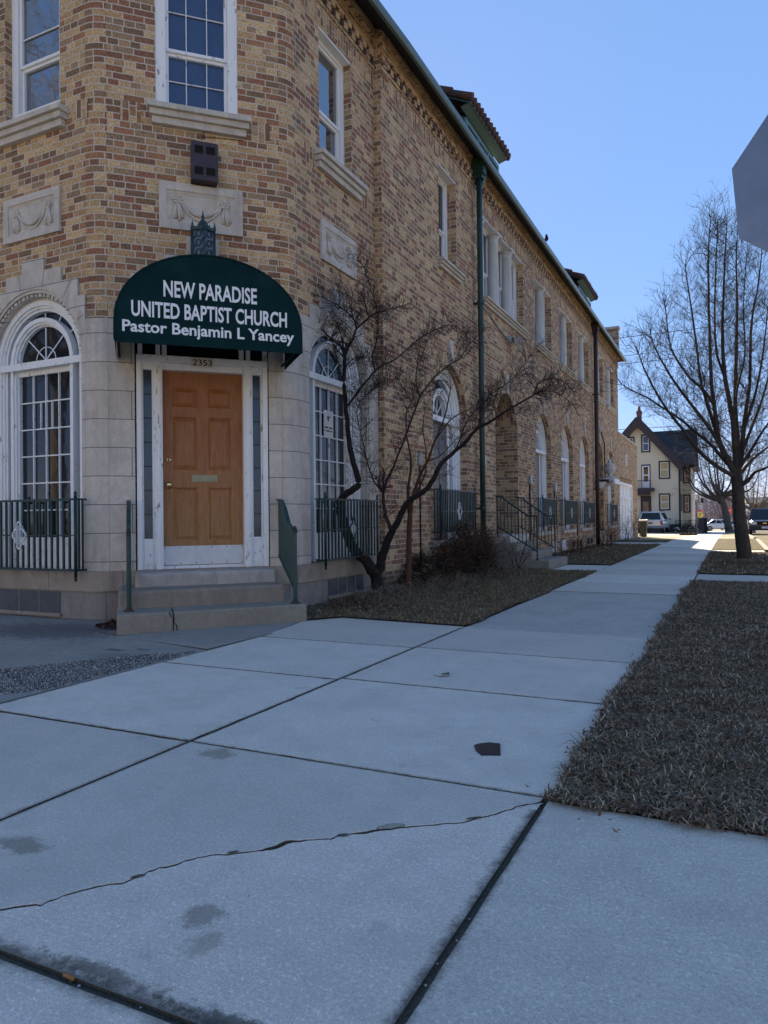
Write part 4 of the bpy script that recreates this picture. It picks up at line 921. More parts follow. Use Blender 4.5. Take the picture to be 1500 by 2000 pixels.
for i in range(5):
    m.face([CW(ss[i] - 0.004, 1.066 - 0.002 * i, z[i]), CW(ss[i + 1] - 0.004, 1.064, z[i + 1]), CW(ss[i + 1] + 0.005, 1.064, z[i + 1]), CW(ss[i] + 0.005, 1.066, z[i])])
m.build('crack', BLACK, es)

# ------------------------------------------------------------------ corner handrails
def corner_rail(s_, label, bars, zt_wall, zb):
    root = thing('handrail', tuple(CW(s_, 0.5, 0.17)), label, 'handrail', 'handrails of the corner steps')
    P = lambda n_, z_: CW(s_, n_, z_)
    m = MB(); post = 0.86
    m.beam(P(post, 0.16), P(post, 0.865), 0.03, 0.03, 0, (1, 0, 0))
    tops = [(0.05, zt_wall), (0.22, zt_wall - 0.02), (0.38, zt_wall - 0.10), (0.58, 0.94), (0.74, 0.885), (0.90, 0.865)]
    for i in range(len(tops) - 1): m.beam(P(*tops[i]), P(*tops[i + 1]), 0.04, 0.022)
    m.beam(P(0.05, 0.60), P(post, 0.30), 0.025, 0.02)
    def zt(n_):
        for (a, b) in zip(tops, tops[1:]):
            if a[0] <= n_ <= b[0]: return a[1] + (b[1] - a[1]) * (n_ - a[0]) / (b[0] - a[0])
    for i in range(bars):
        n_ = 0.08 + (post - 0.12) * i / bars; zb_ = 0.60 - (n_ - 0.05) * 0.30 / 0.81
        m.beam(P(n_, zb_), P(n_, zt(n_)), 0.016, 0.016, 0, (1, 0, 0))
    o = m.build('rail', simple('handrail_teal_%d' % (s_ * 100 + 50), (0.006, 0.042, 0.046), (0.012, 0.058, 0.060), 16, 0.4, 0.1), root)
    m = MB(); p = P(post, 0); m.lathe(p, [(0.008, 0.865), (0.022, 0.885), (0.022, 0.90), (0.008, 0.92)], 10); m.lathe(p, [(0.05, 0.166), (0.05, 0.172), (0.03, 0.185), (0.02, 0.21)], 10)
    m.build('post_finial', simple('rusty_fitting_%d' % (s_ * 100 + 50), (0.03, 0.03, 0.028), (0.07, 0.03, 0.018), 40, 0.7), root)
corner_rail(-0.035, 'teal handrail left of the corner door seen edge on with rusty foot', 7, 1.185, 0.6)
corner_rail(1.49, 'teal handrail right of the corner door with upright bars', 7, 1.20, 0.6)

# ------------------------------------------------------------------ side door steps and rails
ss_ = thing('side_steps', (-3.6, 14.3, 0), 'grey concrete side steps up to the arched brick doorway', 'steps')
m = MB()
for (x1, z0, z1) in ((-3.08, -0.1, 0.165), (-3.40, 0.165, 0.325), (-3.70, 0.325, 0.475)): m.box(-4.205, x1, 13.42, 15.08, z0, z1)
m.build('concrete_steps', STEPC, ss_, 0.015)
m = MB(); m.box(-4.9, -3.96, 13.92, 15.42, 0.475, 0.618); m.build('top_step', STONEP, ss_, 0.015)
def side_rail(y, label):
    root = thing('handrail', (-3.7, y, 0.17), label, 'handrail', 'handrails of the side steps')
    m = MB(); tops = [(-4.12, 1.39), (-3.98, 1.39), (-3.95, 1.33), (-3.48, 1.0), (-3.30, 1.0)]
    for a, b in zip(tops, tops[1:]): m.beam((a[0], y, a[1]), (b[0], y, b[1]), 0.035, 0.03)
    m.beam((-4.10, y, 0.81), (-3.32, y, 0.33), 0.022, 0.022)
    m.beam((-3.32, y, 0.16), (-3.32, y, 1.0), 0.026, 0.026, 0, (1, 0, 0)); m.beam((-4.09, y, 0.6), (-4.09, y, 1.39), 0.022, 0.022, 0, (1, 0, 0))
    for i in range(1, 11):
        x = -4.09 + 0.77 * i / 11; zt = 1.39 if x < -3.98 else (1.0 if x > -3.48 else 1.33 - (x + 3.95) * 0.33 / 0.47)
        m.beam((x, y, 0.81 - (x + 4.10) * 0.48 / 0.78), (x, y, zt), 0.013, 0.013, 0, (1, 0, 0))
    m.build('rail', GREEN, root)
    m = MB(); m.lathe((-3.32, y, 0), [(0.035, 0.165), (0.035, 0.18), (0.018, 0.195)], 8); m.build('foot_plate', GREEN, root)
side_rail(13.5, 'dark green handrail on the near side of the side steps'); side_rail(15.02, 'dark green handrail on the far side of the side steps')

# ------------------------------------------------------------------ small fittings on the street wall
fl = thing('floodlight', (-4.2, 14.9, 4.75), 'white twin floodlight on the brick under the triple window', 'lamp')
m = MB(); m.box(-4.22, -4.15, 14.75, 14.9, 4.66, 4.78); m.obox((-4.08, 15.0, 4.74), (0.06, 0.03, 0), (-0.05, 0.10, 0.04), (0, -0.02, 0.05)); m.obox((-4.06, 15.18, 4.76), (0.06, 0.03, 0), (-0.05, 0.10, 0.05), (0, -0.02, 0.05)); m.build('lamp_head', METALG, fl)
m = MB(); m.tube([(-4.21, 13.05, 5.0), (-4.205, 13.6, 4.92), (-4.205, 14.3, 4.78), (-4.2, 14.75, 4.72)], 0.014, 6); m.build('cable', METALG, fl)
def conduit(y, zt, zb, label, boxed=True, x=-4.2):
    root = thing('conduit', (x, y, zb), label, 'pipe', 'thin dark conduits up the street wall')
    m = MB(); m.tube([(x, y, zb), (x, y, zt)], 0.02, 6); m.build('pipe', BROWN, root)
    if boxed: m = MB(); m.box(x - 0.03, x + 0.05, y - 0.07, y + 0.07, zt, zt + 0.20); m.build('junction_box', METALG, root, 0.008)
conduit(16.45, 1.75, 0.0, 'dark conduit with grey box between the side steps and the next window')
conduit(19.0, 1.65, 0.0, 'dark conduit with grey box between the second and third street arches')
conduit(22.05, 1.30, 0.0, 'short dark conduit before the fourth street arch', False)
conduit(12.95, 1.95, 0.3, 'conduit with a grey box right beside the green downspout', True, -4.19)
pl = thing('path_light', (-3.95, 9.25, 0), 'thin dark post with small grey lamp beside the reddish stem', 'lamp')
m = MB(); m.tube([(-3.95, 9.35, 0), (-3.95, 9.35, 1.72)], 0.012, 6); m.build('post', BLACK, pl)
m = MB(); m.lathe((-3.95, 9.35, 0), [(0.03, 1.72), (0.035, 1.74), (0.035, 1.86), (0.015, 1.90)], 10); m.build('lamp_shade', simple('grey_lamp', (0.35, 0.37, 0.42), (0.28, 0.30, 0.34), 9, 0.4), pl)
sc_ = thing('security_lamp', (-4.2, 26.6, 3.95), 'small white lamp with hanging black cable above the second doorway', 'lamp')
m = MB(); m.lathe((-4.1, 25.55, 0), [(0.03, 3.88), (0.09, 3.9), (0.10, 4.0), (0.04, 4.08)], 10); m.build('lamp_head', METALG, sc_)
m = MB(); m.tube([(-4.1, 25.6, 4.02), (-4.14, 26.3, 3.95), (-4.15, 27.1, 3.6), (-4.2, 27.4, 3.2), (-4.2, 27.45, 2.4)], 0.02, 6); m.build('cable', BLACK, sc_)
# entrance hood with urn
hd = thing('door_hood', (-4.0, 24.5, 2.1), 'small brown and white hood bracketed over the second doorway', 'canopy')
m = MB(); m.box(-4.2, -3.75, 25.3, 26.19, 2.16, 2.24); m.build('beam', BROWN, hd)
m = MB(); m.box(-4.2, -3.68, 26.2, 27.4, 2.12, 2.30); m.prism([(-4.2, 2.12), (-3.75, 2.12), (-4.2, 1.88)], GW and frame((0, 26.2, 0), (1, 0, 0), (0, -1, 0)), -0.08, 0.0); m.build('slab', WHITE, hd, 0.01)
m = MB(); m.prism([(-4.19, 2.15), (-3.85, 2.15), (-3.95, 1.98), (-4.19, 1.88)], frame((0, 25.3, 0), (1, 0, 0), (0, -1, 0)), -0.08, 0.0); m.build('bracket', WHITE, hd)
ur = thing('stone_urn', (-3.90, 26.55, 2.3), 'white stone urn with lid on the end of the door hood', 'urn')
m = MB(); m.box(-4.10, -3.70, 26.35, 26.75, 2.30, 2.34); m.lathe((-3.90, 26.55, 2.34), [(0.17, 0), (0.17, 0.03), (0.09, 0.07), (0.075, 0.11), (0.15, 0.19), (0.205, 0.30), (0.20, 0.36), (0.17, 0.40), (0.19, 0.42), (0.13, 0.50), (0.06, 0.55), (0.05, 0.58), (0.065, 0.61), (0.04, 0.65), (0.005, 0.67)], 18)
for i in range(8): a = i * math.pi / 4; m.lathe((-3.90 + 0.19 * math.cos(a), 26.55 + 0.19 * math.sin(a), 2.62), [(0.004, -0.06), (0.03, 0), (0.004, 0.06)], 6)
m.build('urn_body', simple('white_stone', (0.62, 0.62, 0.60), (0.46, 0.46, 0.45), 12, 0.7, 0.2), ur)
bird = MB(); bx0, by0 = -3.88, 17.05
bird.lathe((bx0, by0, EZ + 0.10), [(0.003, 0), (0.04, 0.03), (0.05, 0.07), (0.035, 0.11), (0.028, 0.13), (0.03, 0.15), (0.004, 0.175)], 8); bird.beam((bx0, by0 - 0.02, EZ + 0.16), (bx0 - 0.0, by0 - 0.13, EZ + 0.11), 0.03, 0.015); bird.beam((bx0, by0 + 0.02, EZ + 0.255), (bx0, by0 + 0.06, EZ + 0.25), 0.01, 0.01)
tag(bird.build('small_bird', BLACK), 'tiny dark bird perched on the roof gutter', 'bird')

# ------------------------------------------------------------------ low garage wing
ga = thing('brick_garage', (-6, 34.5, 0), 'low brick garage wing with white panelled door beyond the church', 'garage')
m = MB(); X = -4.235; FG = frame((X, 0, 0), (0, 1, 0), (1, 0, 0))
m.fan([(31.205, -0.3), (37.75, -0.3), (37.75, 4.42), (33.4, 4.42), (33.4, 4.42), (31.205, 4.42)], FG, 0, 0, [rect(31.5, 35.75, -0.29, 2.44)])
m.strip(rect(31.5, 35.75, -0.29, 2.44), FG, 0, -0.15)
m.face([(X, 37.75, -0.3), (-14, 37.75, -0.3), (-14, 37.75, 4.42), (X, 37.75, 4.42)]); m.face([(X, 31.21, 4.41), (X, 37.75, 4.41), (-14, 37.75, 4.41), (-14, 31.21, 4.41)])
for i in range(24): m.fbox(FG, 31.6 + i * 0.17, 31.68 + i * 0.17, 0, 0.012, 2.47, 2.68)
m.build('brick_wall', BRICK, ga)
m = MB(); m.fbox(FG, 31.205, 37.78, -0.25, 0.04, 4.42, 4.49); m.build('coping', STONEP, ga)
m = MB(); m.fbox(FG, 33.2, 34.0, 0.0, 0.02, 3.2, 3.75); m.build('stone_plaque', STONEP, ga)
m = MB(); m.fbox(FG, 31.5, 35.75, -0.14, -0.09, -0.25, 2.44); m.fbox(FG, 31.5, 31.62, -0.09, 0.0, -0.25, 2.44); m.fbox(FG, 35.63, 35.75, -0.09, 0.0, -0.25, 2.44); m.fbox(FG, 31.62, 35.63, -0.09, 0.0, 2.32, 2.44); m.fbox(FG, 31.62, 35.63, -0.09, -0.04, 1.74, 1.84)
for i in range(4):
    a = 31.75 + i * 0.98; m.fbox(FG, a, a + 0.04, -0.09, -0.06, 0.0, 1.74); m.fbox(FG, a + 0.44, a + 0.47, -0.09, -0.07, 1.9, 2.3)
    for z in (0.25, 0.75, 1.25): m.fbox(FG, a + 0.1, a + 0.9, -0.09, -0.075, z, z + 0.4)
m.build('garage_door', WHITE, ga)
# ------------------------------------------------------------------ ground, pavements, road
PY = [-60, -20, 0, 10, 20, 33, 45, 60, 80, 110, 150, 200, 260, 400, 900, 3000]
def sheet(name, x0, x1, ys, dz, mat, tess=1):
    mb = MB()
    for a, b in zip(ys, ys[1:]):
        mb.face([(x0, a, GZ(a) + dz), (x1, a, GZ(a) + dz), (x1, b, GZ(b) + dz), (x0, b, GZ(b) + dz)])
    return struct(mb.build(name, mat))
def ground_mat():
    k = NT('dry_ground'); v = k.co()
    f = k.noise(v, 0.35, 6, 0.65); f2 = k.noise(v, 30.0, 5, 0.7)
    c = k.mix(k.ramp(f, [(0.35, 0.0), (0.65, 1.0)]), (0.24, 0.20, 0.125), (0.15, 0.135, 0.08))
    c = k.mix(k.ramp(f2, [(0.35, 0.7), (0.6, 0.0)]), c, (0.085, 0.07, 0.05))
    return k.out(c, 0.95, k.bump(f2, 0.6, 0.02), 0.1)
GRND = ground_mat()
g = MB()
xs = [-2500, -200, -40, -14, -4, 0, 4, 14, 40, 200, 2500]; ysg = [-2500, -300] + PY
for a, b in zip(ysg, ysg[1:]):
    for x0, x1 in zip(xs, xs[1:]):
        za, zb = GZ(max(a, 0)) - 0.10, GZ(max(b, 0)) - 0.10
        g.face([(x0, a, za), (x1, a, za), (x1, b, zb), (x0, b, zb)])
struct(g.build('ground', GRND))

SIDEC = concrete_mat('sidewalk_concrete', (0.66, 0.63, 0.55), (0.52, 0.50, 0.44), 210,
    [(-1.97, 2.43, 0.10, 0.07, (0.20, 0.18, 0.13), 0.6), (-1.20, 1.42, 0.065, 0.06, (0.17, 0.15, 0.115), 0.6), (-1.12, 1.33, 0.05, 0.06, (0.19, 0.17, 0.13), 0.45), (-1.96, 1.50, 0.11, 0.06, (0.17, 0.15, 0.115), 0.65), (-0.90, 1.14, 0.16, 0.035, (0.07, 0.066, 0.05), 0.8), (-1.25, 1.15, 0.2, 0.03, (0.08, 0.075, 0.06), 0.7)],
    [(0, -0.60, 0.035, -3, 2.4, 0.85), (1, 1.112, 0.05, -2.6, -0.6, 0.8), (0, -2.19, 0.028, -1, 6.1, 0.6), (1, 2.522, 0.020, -4, -0.56, 0.8), (1, 3.90, 0.020, -2.19, -0.56, 0.8), (1, 5.06, 0.020, -2.19, -0.56, 0.8), (1, 3.86, 0.020, -3.6, -2.19, 0.8), (1, 5.03, 0.020, -3.6, -2.19, 0.8), (0, -3.6, 0.04, 2.5, 5.2, 0.7)])
AGGR = concrete_mat('exposed_aggregate', (0.54, 0.51, 0.46), (0.38, 0.36, 0.33), 170, pit=0.9)
OLDC = concrete_mat('old_dark_concrete', (0.36, 0.34, 0.31), (0.24, 0.225, 0.205), 150, [(-4.3, 4.1, 0.12, 0.05, (0.05, 0.05, 0.05), 0.8), (-4.1, 4.2, 0.08, 0.03, (0.05, 0.05, 0.05), 0.8), (-5.6, 4.6, 0.9, 0.5, (0.08, 0.08, 0.08), 0.7), (-4.0, 3.9, 0.4, 0.15, (0.12, 0.12, 0.12), 0.5)], pit=0.6)
DIRT = simple('joint_dirt', (0.030, 0.027, 0.020), (0.16, 0.145, 0.11), 210, 0.95, 0.6)
cr = [(-1.70, 1.215), (-1.65, 1.258), (-1.61, 1.287), (-1.596, 1.345), (-1.564, 1.392), (-1.544, 1.425), (-1.503, 1.458), (-1.488, 1.518), (-1.472, 1.564), (-1.443, 1.601), (-1.433, 1.632), (-1.402, 1.674), (-1.353, 1.707), (-1.285, 1.763), (-1.253, 1.796), (-1.234, 1.849), (-1.186, 1.89), (-1.118, 1.929), (-1.114, 1.954), (-1.065, 1.996), (-1.011, 2.049), (-0.952, 2.096), (-0.871, 2.154), (-0.794, 2.206), (-0.76, 2.261), (-0.728, 2.297), (-0.694, 2.358), (-0.657, 2.417), (-0.617, 2.465)]
rc = random.Random(3)
crk = [(-2.184, 0.80), (-2.05, 0.93), (-1.93, 1.05), (-1.82, 1.12)] + cr
fine = []
for (a, b) in zip(crk, crk[1:]):
    for q in range(3):
        t = q / 3; fine.append((a[0] + (b[0] - a[0]) * t + rc.uniform(-.004, .004), a[1] + (b[1] - a[1]) * t + rc.uniform(-.004, .004)))
fine.append((-0.605, 2.475))
def flat(mb, poly, z, thick=0.05, chamfer=0.005, mi=0, side=1):
    """pavement slab with softened arris"""
    loop = [Vector((p[0], p[1], 0)) for p in poly]
    n = len(loop); ins = []
    for i in range(n):
        a, b, c = loop[i - 1], loop[i], loop[(i + 1) % n]
        d1 = (b - a).normalized(); d2 = (c - b).normalized(); n1 = Vector((-d1.y, d1.x, 0)); n2 = Vector((-d2.y, d2.x, 0)); nn = (n1 + n2)
        if nn.length < 0.2: nn = n1
        nn.normalize(); ins.append(b + nn * chamfer)
    zf = (lambda y: GZ(y) + z); tone_ = random.random(); tone2 = random.random()
    for t in tessellate_polygon([ins]):
        q = [ins[i] for i in t]
        if (q[1] - q[0]).cross(q[2] - q[0]).z < 0: q.reverse()
        mb.face([(p.x, p.y, zf(p.y)) for p in q], mi, [(tone_, tone2)] * 3)
    for i in range(n):
        j = (i + 1) % n
        mb.face([(loop[i].x, loop[i].y, zf(loop[i].y) - chamfer * 0.6), (loop[j].x, loop[j].y, zf(loop[j].y) - chamfer * 0.6), (ins[j].x, ins[j].y, zf(ins[j].y)), (ins[i].x, ins[i].y, zf(ins[i].y))], mi, [(tone_, tone2)] * 4)
        mb.face([(loop[i].x, loop[i].y, zf(loop[i].y) - thick), (loop[j].x, loop[j].y, zf(loop[j].y) - thick), (loop[j].x, loop[j].y, zf(loop[j].y) - chamfer * 0.6), (loop[i].x, loop[i].y, zf(loop[i].y) - chamfer * 0.6)], side)
sw = MB(); g_ = 0.009
rj = random.Random(77)
def rslab(x0, x1, y0, y1, z=0.0, mi=0, gx=g_, gy=g_):
    c4 = [(x0 + gx, y0 + gy), (x1 - gx, y0 + gy), (x1 - gx, y1 - gy), (x0 + gx, y1 - gy)]; out = []
    near = y0 < 6.5 and x1 > -5.4
    for i in range(4):
        a, b = c4[i], c4[(i + 1) % 4]; L = math.hypot(b[0] - a[0], b[1] - a[1]); n = max(1, int(L / 0.07)) if near else 1
        for k in range(n):
            t = k / n; j = 0.0 if k == 0 else (rj.uniform(0, 0.0035) + (rj.uniform(0.004, 0.009) if rj.random() < 0.05 else 0)); nx, ny = -(b[1] - a[1]) / L, (b[0] - a[0]) / L
            out.append((a[0] + (b[0] - a[0]) * t + nx * j, a[1] + (b[1] - a[1]) * t + ny * j))
    flat(sw, out, z, mi=mi)
XA, XB, XC = -3.60, -2.19, -0.565
# cracked slab in two pieces
up_, lo_ = [], []
for i, p in enumerate(fine):
    wv = 0.0055 + 0.011 * max(0, math.sin(i * 0.37)) * max(0, math.sin(i * 0.113 + 1)) + rc.uniform(0, 0.002)
    up_.append((p[0] - 0.7 * wv, p[1] + 0.7 * wv)); lo_.append((p[0] + 0.7 * wv, p[1] - 0.7 * wv))
flat(sw, [(XB + g_, 0.80)] + up_ + [(XC - 0.042, 2.515), (XB + g_, 2.515)], 0.0, chamfer=0.003)
flat(sw, [(-1.80, 1.115)] + [p for p in lo_ if p[1] > 1.12] + [(XC - 0.042, 2.455), (XC - 0.042, 1.115)], -0.001, chamfer=0.003)
rslab(XB, XC - 0.033, -0.4, 1.103, 0.0); rslab(XA, XB, -0.4, 1.05); rslab(XA, XB, 1.05, 2.52)
rslab(XC - 0.03, 1.05, 1.0, 2.50, 0.002); rslab(XC - 0.03, 1.05, -0.5, 1.0); rslab(1.05, 2.6, 1.0, 2.5); rslab(1.05, 2.6, -0.5, 1.0)
rslab(-5.3, XA, -0.4, 1.05); rslab(-5.3, XA, 1.05, 2.52); rslab(-7.0, -5.3, 1.05, 2.52); rslab(-8.7, -7.0, 1.05, 2.52); rslab(-10.4, -8.7, 1.05, 2.52)
rslab(XB, XC, 2.52, 3.90); rslab(XB, XC, 3.90, 5.06); rslab(XB, XC, 5.06, 6.14)
rslab(XA, XB, 2.52, 3.86); rslab(XA, XB, 3.86, 5.03)
flat(sw, [(XA + g_, 5.03 + g_), (XB - g_, 5.03 + g_), (XB - g_, 6.18), (XA + 0.1, 6.30), (XA - 0.15, 5.95)], 0.0)
# service walk and far slabs
ys = [9.62, 11.1, 12.55, 14.0, 15.5, 17.0, 18.5, 20.0, 21.5, 23.0, 24.5, 26.0, 27.5, 29.0, 30.5, 32.0]
for i, (a, b) in enumerate(zip(ys, ys[1:])): rslab(XB, XC + 0.02, a, b, 0.0, 0, 0.004, 0.005)
for i in range(14): rslab(XB, XC + 0.02, 32 + i * 4, 36 + i * 4, 0.0, 0, 0.004, 0.006)
rslab(XC + 0.03, 0.78, 11.75, 13.1, 0.0); rslab(XC + 0.03, 0.78, 21.0, 22.3, 0.0)
rslab(-3.05, XB, 13.3, 14.9, 0.0); rslab(-4.2, XB, 26.2, 28.2, 0.0)
for (px_, py_, s1, s2, a_) in ((-0.990, 2.075, 0.045, 0.016, 0.75), (-1.34, 1.725, 0.018, 0.008, 0.8), (-1.10, 1.962, 0.02, 0.009, 0.6), (-0.77, 2.25, 0.03, 0.008, 0.7), (-1.49, 1.50, 0.02, 0.008, 0.9)):
    P_ = [(px_ + s1 * math.cos(t) * math.cos(a_) - s2 * math.sin(t) * math.sin(a_) * rc.uniform(0.6, 1.3), py_ + s1 * math.cos(t) * math.sin(a_) + s2 * math.sin(t) * math.cos(a_) * rc.uniform(0.6, 1.3)) for t in [k * math.pi / 6 for k in range(12)]]
    sw.face([(x, y, 0.0022) for x, y in P_], 1 if s1 < 0.04 else 2)
    if s1 > 0.04:
        for i in range(12): a, b = P_[i], P_[(i + 1) % 12]; q = Vector((b[1] - a[1], a[0] - b[0], 0)).normalized() * 0.0028; sw.face([(a[0], a[1], 0.003), (b[0], b[1], 0.003), (b[0] + q.x, b[1] + q.y, 0.003), (a[0] + q.x, a[1] + q.y, 0.003)], 1)
struct(sw.build('sidewalk', [SIDEC, DIRT, concrete_mat('spalled_patch', (0.40, 0.36, 0.28), (0.30, 0.27, 0.21), 200)]))
sw = MB(); rslab(XB, XC + 0.01, 6.15, 9.60, -0.004, 0, 0.006, 0.004); struct(sw.build('rough_sidewalk', [AGGR, DIRT]))
sw = MB()
flat(sw, [(-14, 2.55), (XA - 0.04, 2.55), (XA - 0.02, 4.36), (-4.78, 4.62), (-5.3, 4.75), (-14, 3.55)], -0.006); flat(sw, [(-14, 3.57), (-5.3, 4.77), (-4.8, 4.66), (-4.85, 5.3), (-5.8, 5.35), (-14, 5.3)], -0.004)
flat(sw, [(-4.76, 4.60), (XA - 0.04, 4.40), (XA - 0.02, 5.2), (-3.78, 5.92), (-4.2, 5.6)], -0.002)
struct(sw.build('apron', [OLDC, DIRT]))
m = MB(); m.face([(-14, -3, -0.013), (2.7, -3, -0.013), (2.7, 6.4, -0.013), (-14, 6.4, -0.013)]); m.face([(-2.3, 6.4, -0.013), (-0.5, 6.4, -0.013), (-0.5, 33, -0.013), (-2.3, 33, -0.013)]); struct(m.build('joint_bed', DIRT))
# drive in front of the house, lit
DRIVE = concrete_mat('drive_concrete', (0.34, 0.31, 0.26), (0.27, 0.245, 0.205), 80)
m = MB()
for a, b in zip([38.2, 48, 60, 66], [48, 60, 66, 66.001]):
    m.face([(-9.5, a, GZ(a) + 0.005), (XB, a, GZ(a) + 0.005), (XB, b, GZ(b) + 0.005), (-9.5, b, GZ(b) + 0.005)])
struct(m.build('driveway', DRIVE))
m = MB(); m.face([(XC + 0.03, 33.0, GZ(33) + 0.006), (0.8, 33.0, GZ(33) + 0.006), (0.8, 36.5, GZ(36.5) + 0.006), (XC + 0.03, 36.5, GZ(36.5) + 0.006)]); struct(m.build('drive_apron', DRIVE))
ROAD = concrete_mat('road_asphalt', (0.27, 0.265, 0.255), (0.20, 0.195, 0.19), 60)
sheet('road', 0.95, 9.5, [-60, 0, 33, 60, 82], -0.085 + -0.05, ROAD)
m = MB(); 
for (x0, x1) in ((-80, 80),):
    m.face([(x0, 84, GZ(84) - 0.05), (x1, 84, GZ(84) - 0.05), (x1, 94, GZ(94) - 0.05), (x0, 94, GZ(94) - 0.05)]); m.face([(-80, 100, GZ(100) - 0.05), (80, 100, GZ(100) - 0.05), (80, 150, GZ(150) - 0.05), (-80, 150, GZ(150) - 0.05)])
struct(m.build('cross_road', ROAD))
m = MB()
ysc = [-3, 10, 20.8, 22.6, 32.8, 36.8, 60, 80]
for a, b in zip(ysc, ysc[1:]):
    low = -0.09 if abs(b - a) < 4.2 and a > 15 else 0.0
    for (xa, xb, za, zb) in ((0.80, 0.95, 0.0, 0.0),):
        m.face([(xa, a, GZ(a) + 0.004 + low), (xb, a, GZ(a) + 0.004 + low), (xb, b, GZ(b) + 0.004 + low), (xa, b, GZ(b) + 0.004 + low)]); m.face([(xb, a, GZ(a) - 0.15), (xb, b, GZ(b) - 0.15), (xb, b, GZ(b) + 0.004 + low), (xb, a, GZ(a) + 0.004 + low)])
struct(m.build('kerb', DRIVE))

# ------------------------------------------------------------------ lawns of dead winter grass
def lawn_soil():
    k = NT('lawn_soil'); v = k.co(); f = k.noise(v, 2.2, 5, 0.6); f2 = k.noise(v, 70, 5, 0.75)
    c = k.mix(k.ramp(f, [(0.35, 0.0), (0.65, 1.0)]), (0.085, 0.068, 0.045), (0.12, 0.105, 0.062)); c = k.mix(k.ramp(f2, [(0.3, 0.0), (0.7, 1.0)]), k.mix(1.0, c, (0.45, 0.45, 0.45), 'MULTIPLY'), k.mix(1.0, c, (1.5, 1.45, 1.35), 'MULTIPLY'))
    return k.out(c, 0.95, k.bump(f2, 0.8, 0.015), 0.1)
SOIL = lawn_soil()
def poly_sheet(name, polys, mat, dz):
    mb = MB()
    for p in polys:
        ins = [Vector((a, b, 0)) for a, b in p]
        for t in tessellate_polygon([ins]):
            q = [ins[i] for i in t]
            if (q[1] - q[0]).cross(q[2] - q[0]).z < 0: q.reverse()
            mb.face([(v_.x, v_.y, GZ(v_.y) + dz) for v_ in q])
    return struct(mb.build(name, mat))
# uneven turf edge along the pavement
def edge(x, y0, y1, amp, seed, step=0.06):
    r_ = random.Random(seed); out = []; y = y0; ph = r_.uniform(0, 6)
    while y < y1: out.append((x + amp * (math.sin(y * 2.3 + ph) * 0.5 + math.sin(y * 7.1 + ph * 2) * 0.3 + r_.uniform(-.35, .35)), y)); y += step
    out.append((x, y1)); return out
right_lawn = [(0.80, 11.7)] + edge(XC, 2.58, 11.7, 0.03, 1)[::-1] + [(-0.58, 2.50)] + [(x, 2.475 + 0.012 * math.sin(x * 19)) for x in [-0.5 + 0.06 * i for i in range(22)]]
strip_lawn = [(-4.32, 6.6), (-3.88, 5.86), (-3.72, 5.98), (-3.52, 6.28), (-3.0, 6.235), (-2.2, 6.165)] + edge(-2.17, 6.3, 13.2, 0.03, 2) + [(-3.0, 13.25), (-3.1, 13.4), (-4.22, 13.4), (-4.22, 8.77), (-4.33, 8.77)]
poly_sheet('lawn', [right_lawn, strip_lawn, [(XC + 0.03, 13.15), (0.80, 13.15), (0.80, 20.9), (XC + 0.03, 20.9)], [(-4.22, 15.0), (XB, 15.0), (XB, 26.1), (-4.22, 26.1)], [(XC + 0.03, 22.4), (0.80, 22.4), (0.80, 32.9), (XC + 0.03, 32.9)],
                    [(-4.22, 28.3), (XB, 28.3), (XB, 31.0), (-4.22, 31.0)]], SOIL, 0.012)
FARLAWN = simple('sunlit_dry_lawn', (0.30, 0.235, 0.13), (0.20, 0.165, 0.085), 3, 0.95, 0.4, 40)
mB = MB()
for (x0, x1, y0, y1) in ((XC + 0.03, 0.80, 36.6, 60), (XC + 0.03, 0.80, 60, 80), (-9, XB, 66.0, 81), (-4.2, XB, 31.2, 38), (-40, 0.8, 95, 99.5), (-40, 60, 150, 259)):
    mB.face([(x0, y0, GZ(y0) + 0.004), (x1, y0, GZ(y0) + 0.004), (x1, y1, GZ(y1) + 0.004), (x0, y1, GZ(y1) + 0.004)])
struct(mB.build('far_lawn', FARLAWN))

def blade_mat(name, cols):
    k = NT(name); oi = k.n('ShaderNodeNewGeometry'); rnd = oi.outputs['Random Per Island']
    c = k.ramp(rnd, [(i / len(cols), q) for i, q in enumerate(cols)], 'CONSTANT')
    return k.out(c, 0.8, None, 0.2)
STRAW = blade_mat('dead_grass', [(0.13, 0.098, 0.062), (0.21, 0.16, 0.105), (0.085, 0.064, 0.042), (0.46, 0.385, 0.28), (0.19, 0.145, 0.095), (0.15, 0.095, 0.066), (0.32, 0.26, 0.18), (0.09, 0.066, 0.046)])
STRAWG = blade_mat('greenish_grass', [(0.16, 0.128, 0.078), (0.24, 0.185, 0.115), (0.13, 0.115, 0.060), (0.33, 0.265, 0.18), (0.18, 0.135, 0.085), (0.17, 0.11, 0.07)])
LEAF = blade_mat('dry_leaf', [(0.12, 0.065, 0.038), (0.085, 0.045, 0.032), (0.17, 0.105, 0.062), (0.065, 0.04, 0.03), (0.23, 0.165, 0.10), (0.10, 0.062, 0.045)])
def inside(p, poly):
    x, y = p; c = False; j = len(poly) - 1
    for i in range(len(poly)):
        xi, yi = poly[i]; xj, yj = poly[j]
        if (yi > y) != (yj > y) and x < (xj - xi) * (y - yi) / (yj - yi) + xi: c = not c
        j = i
    return c
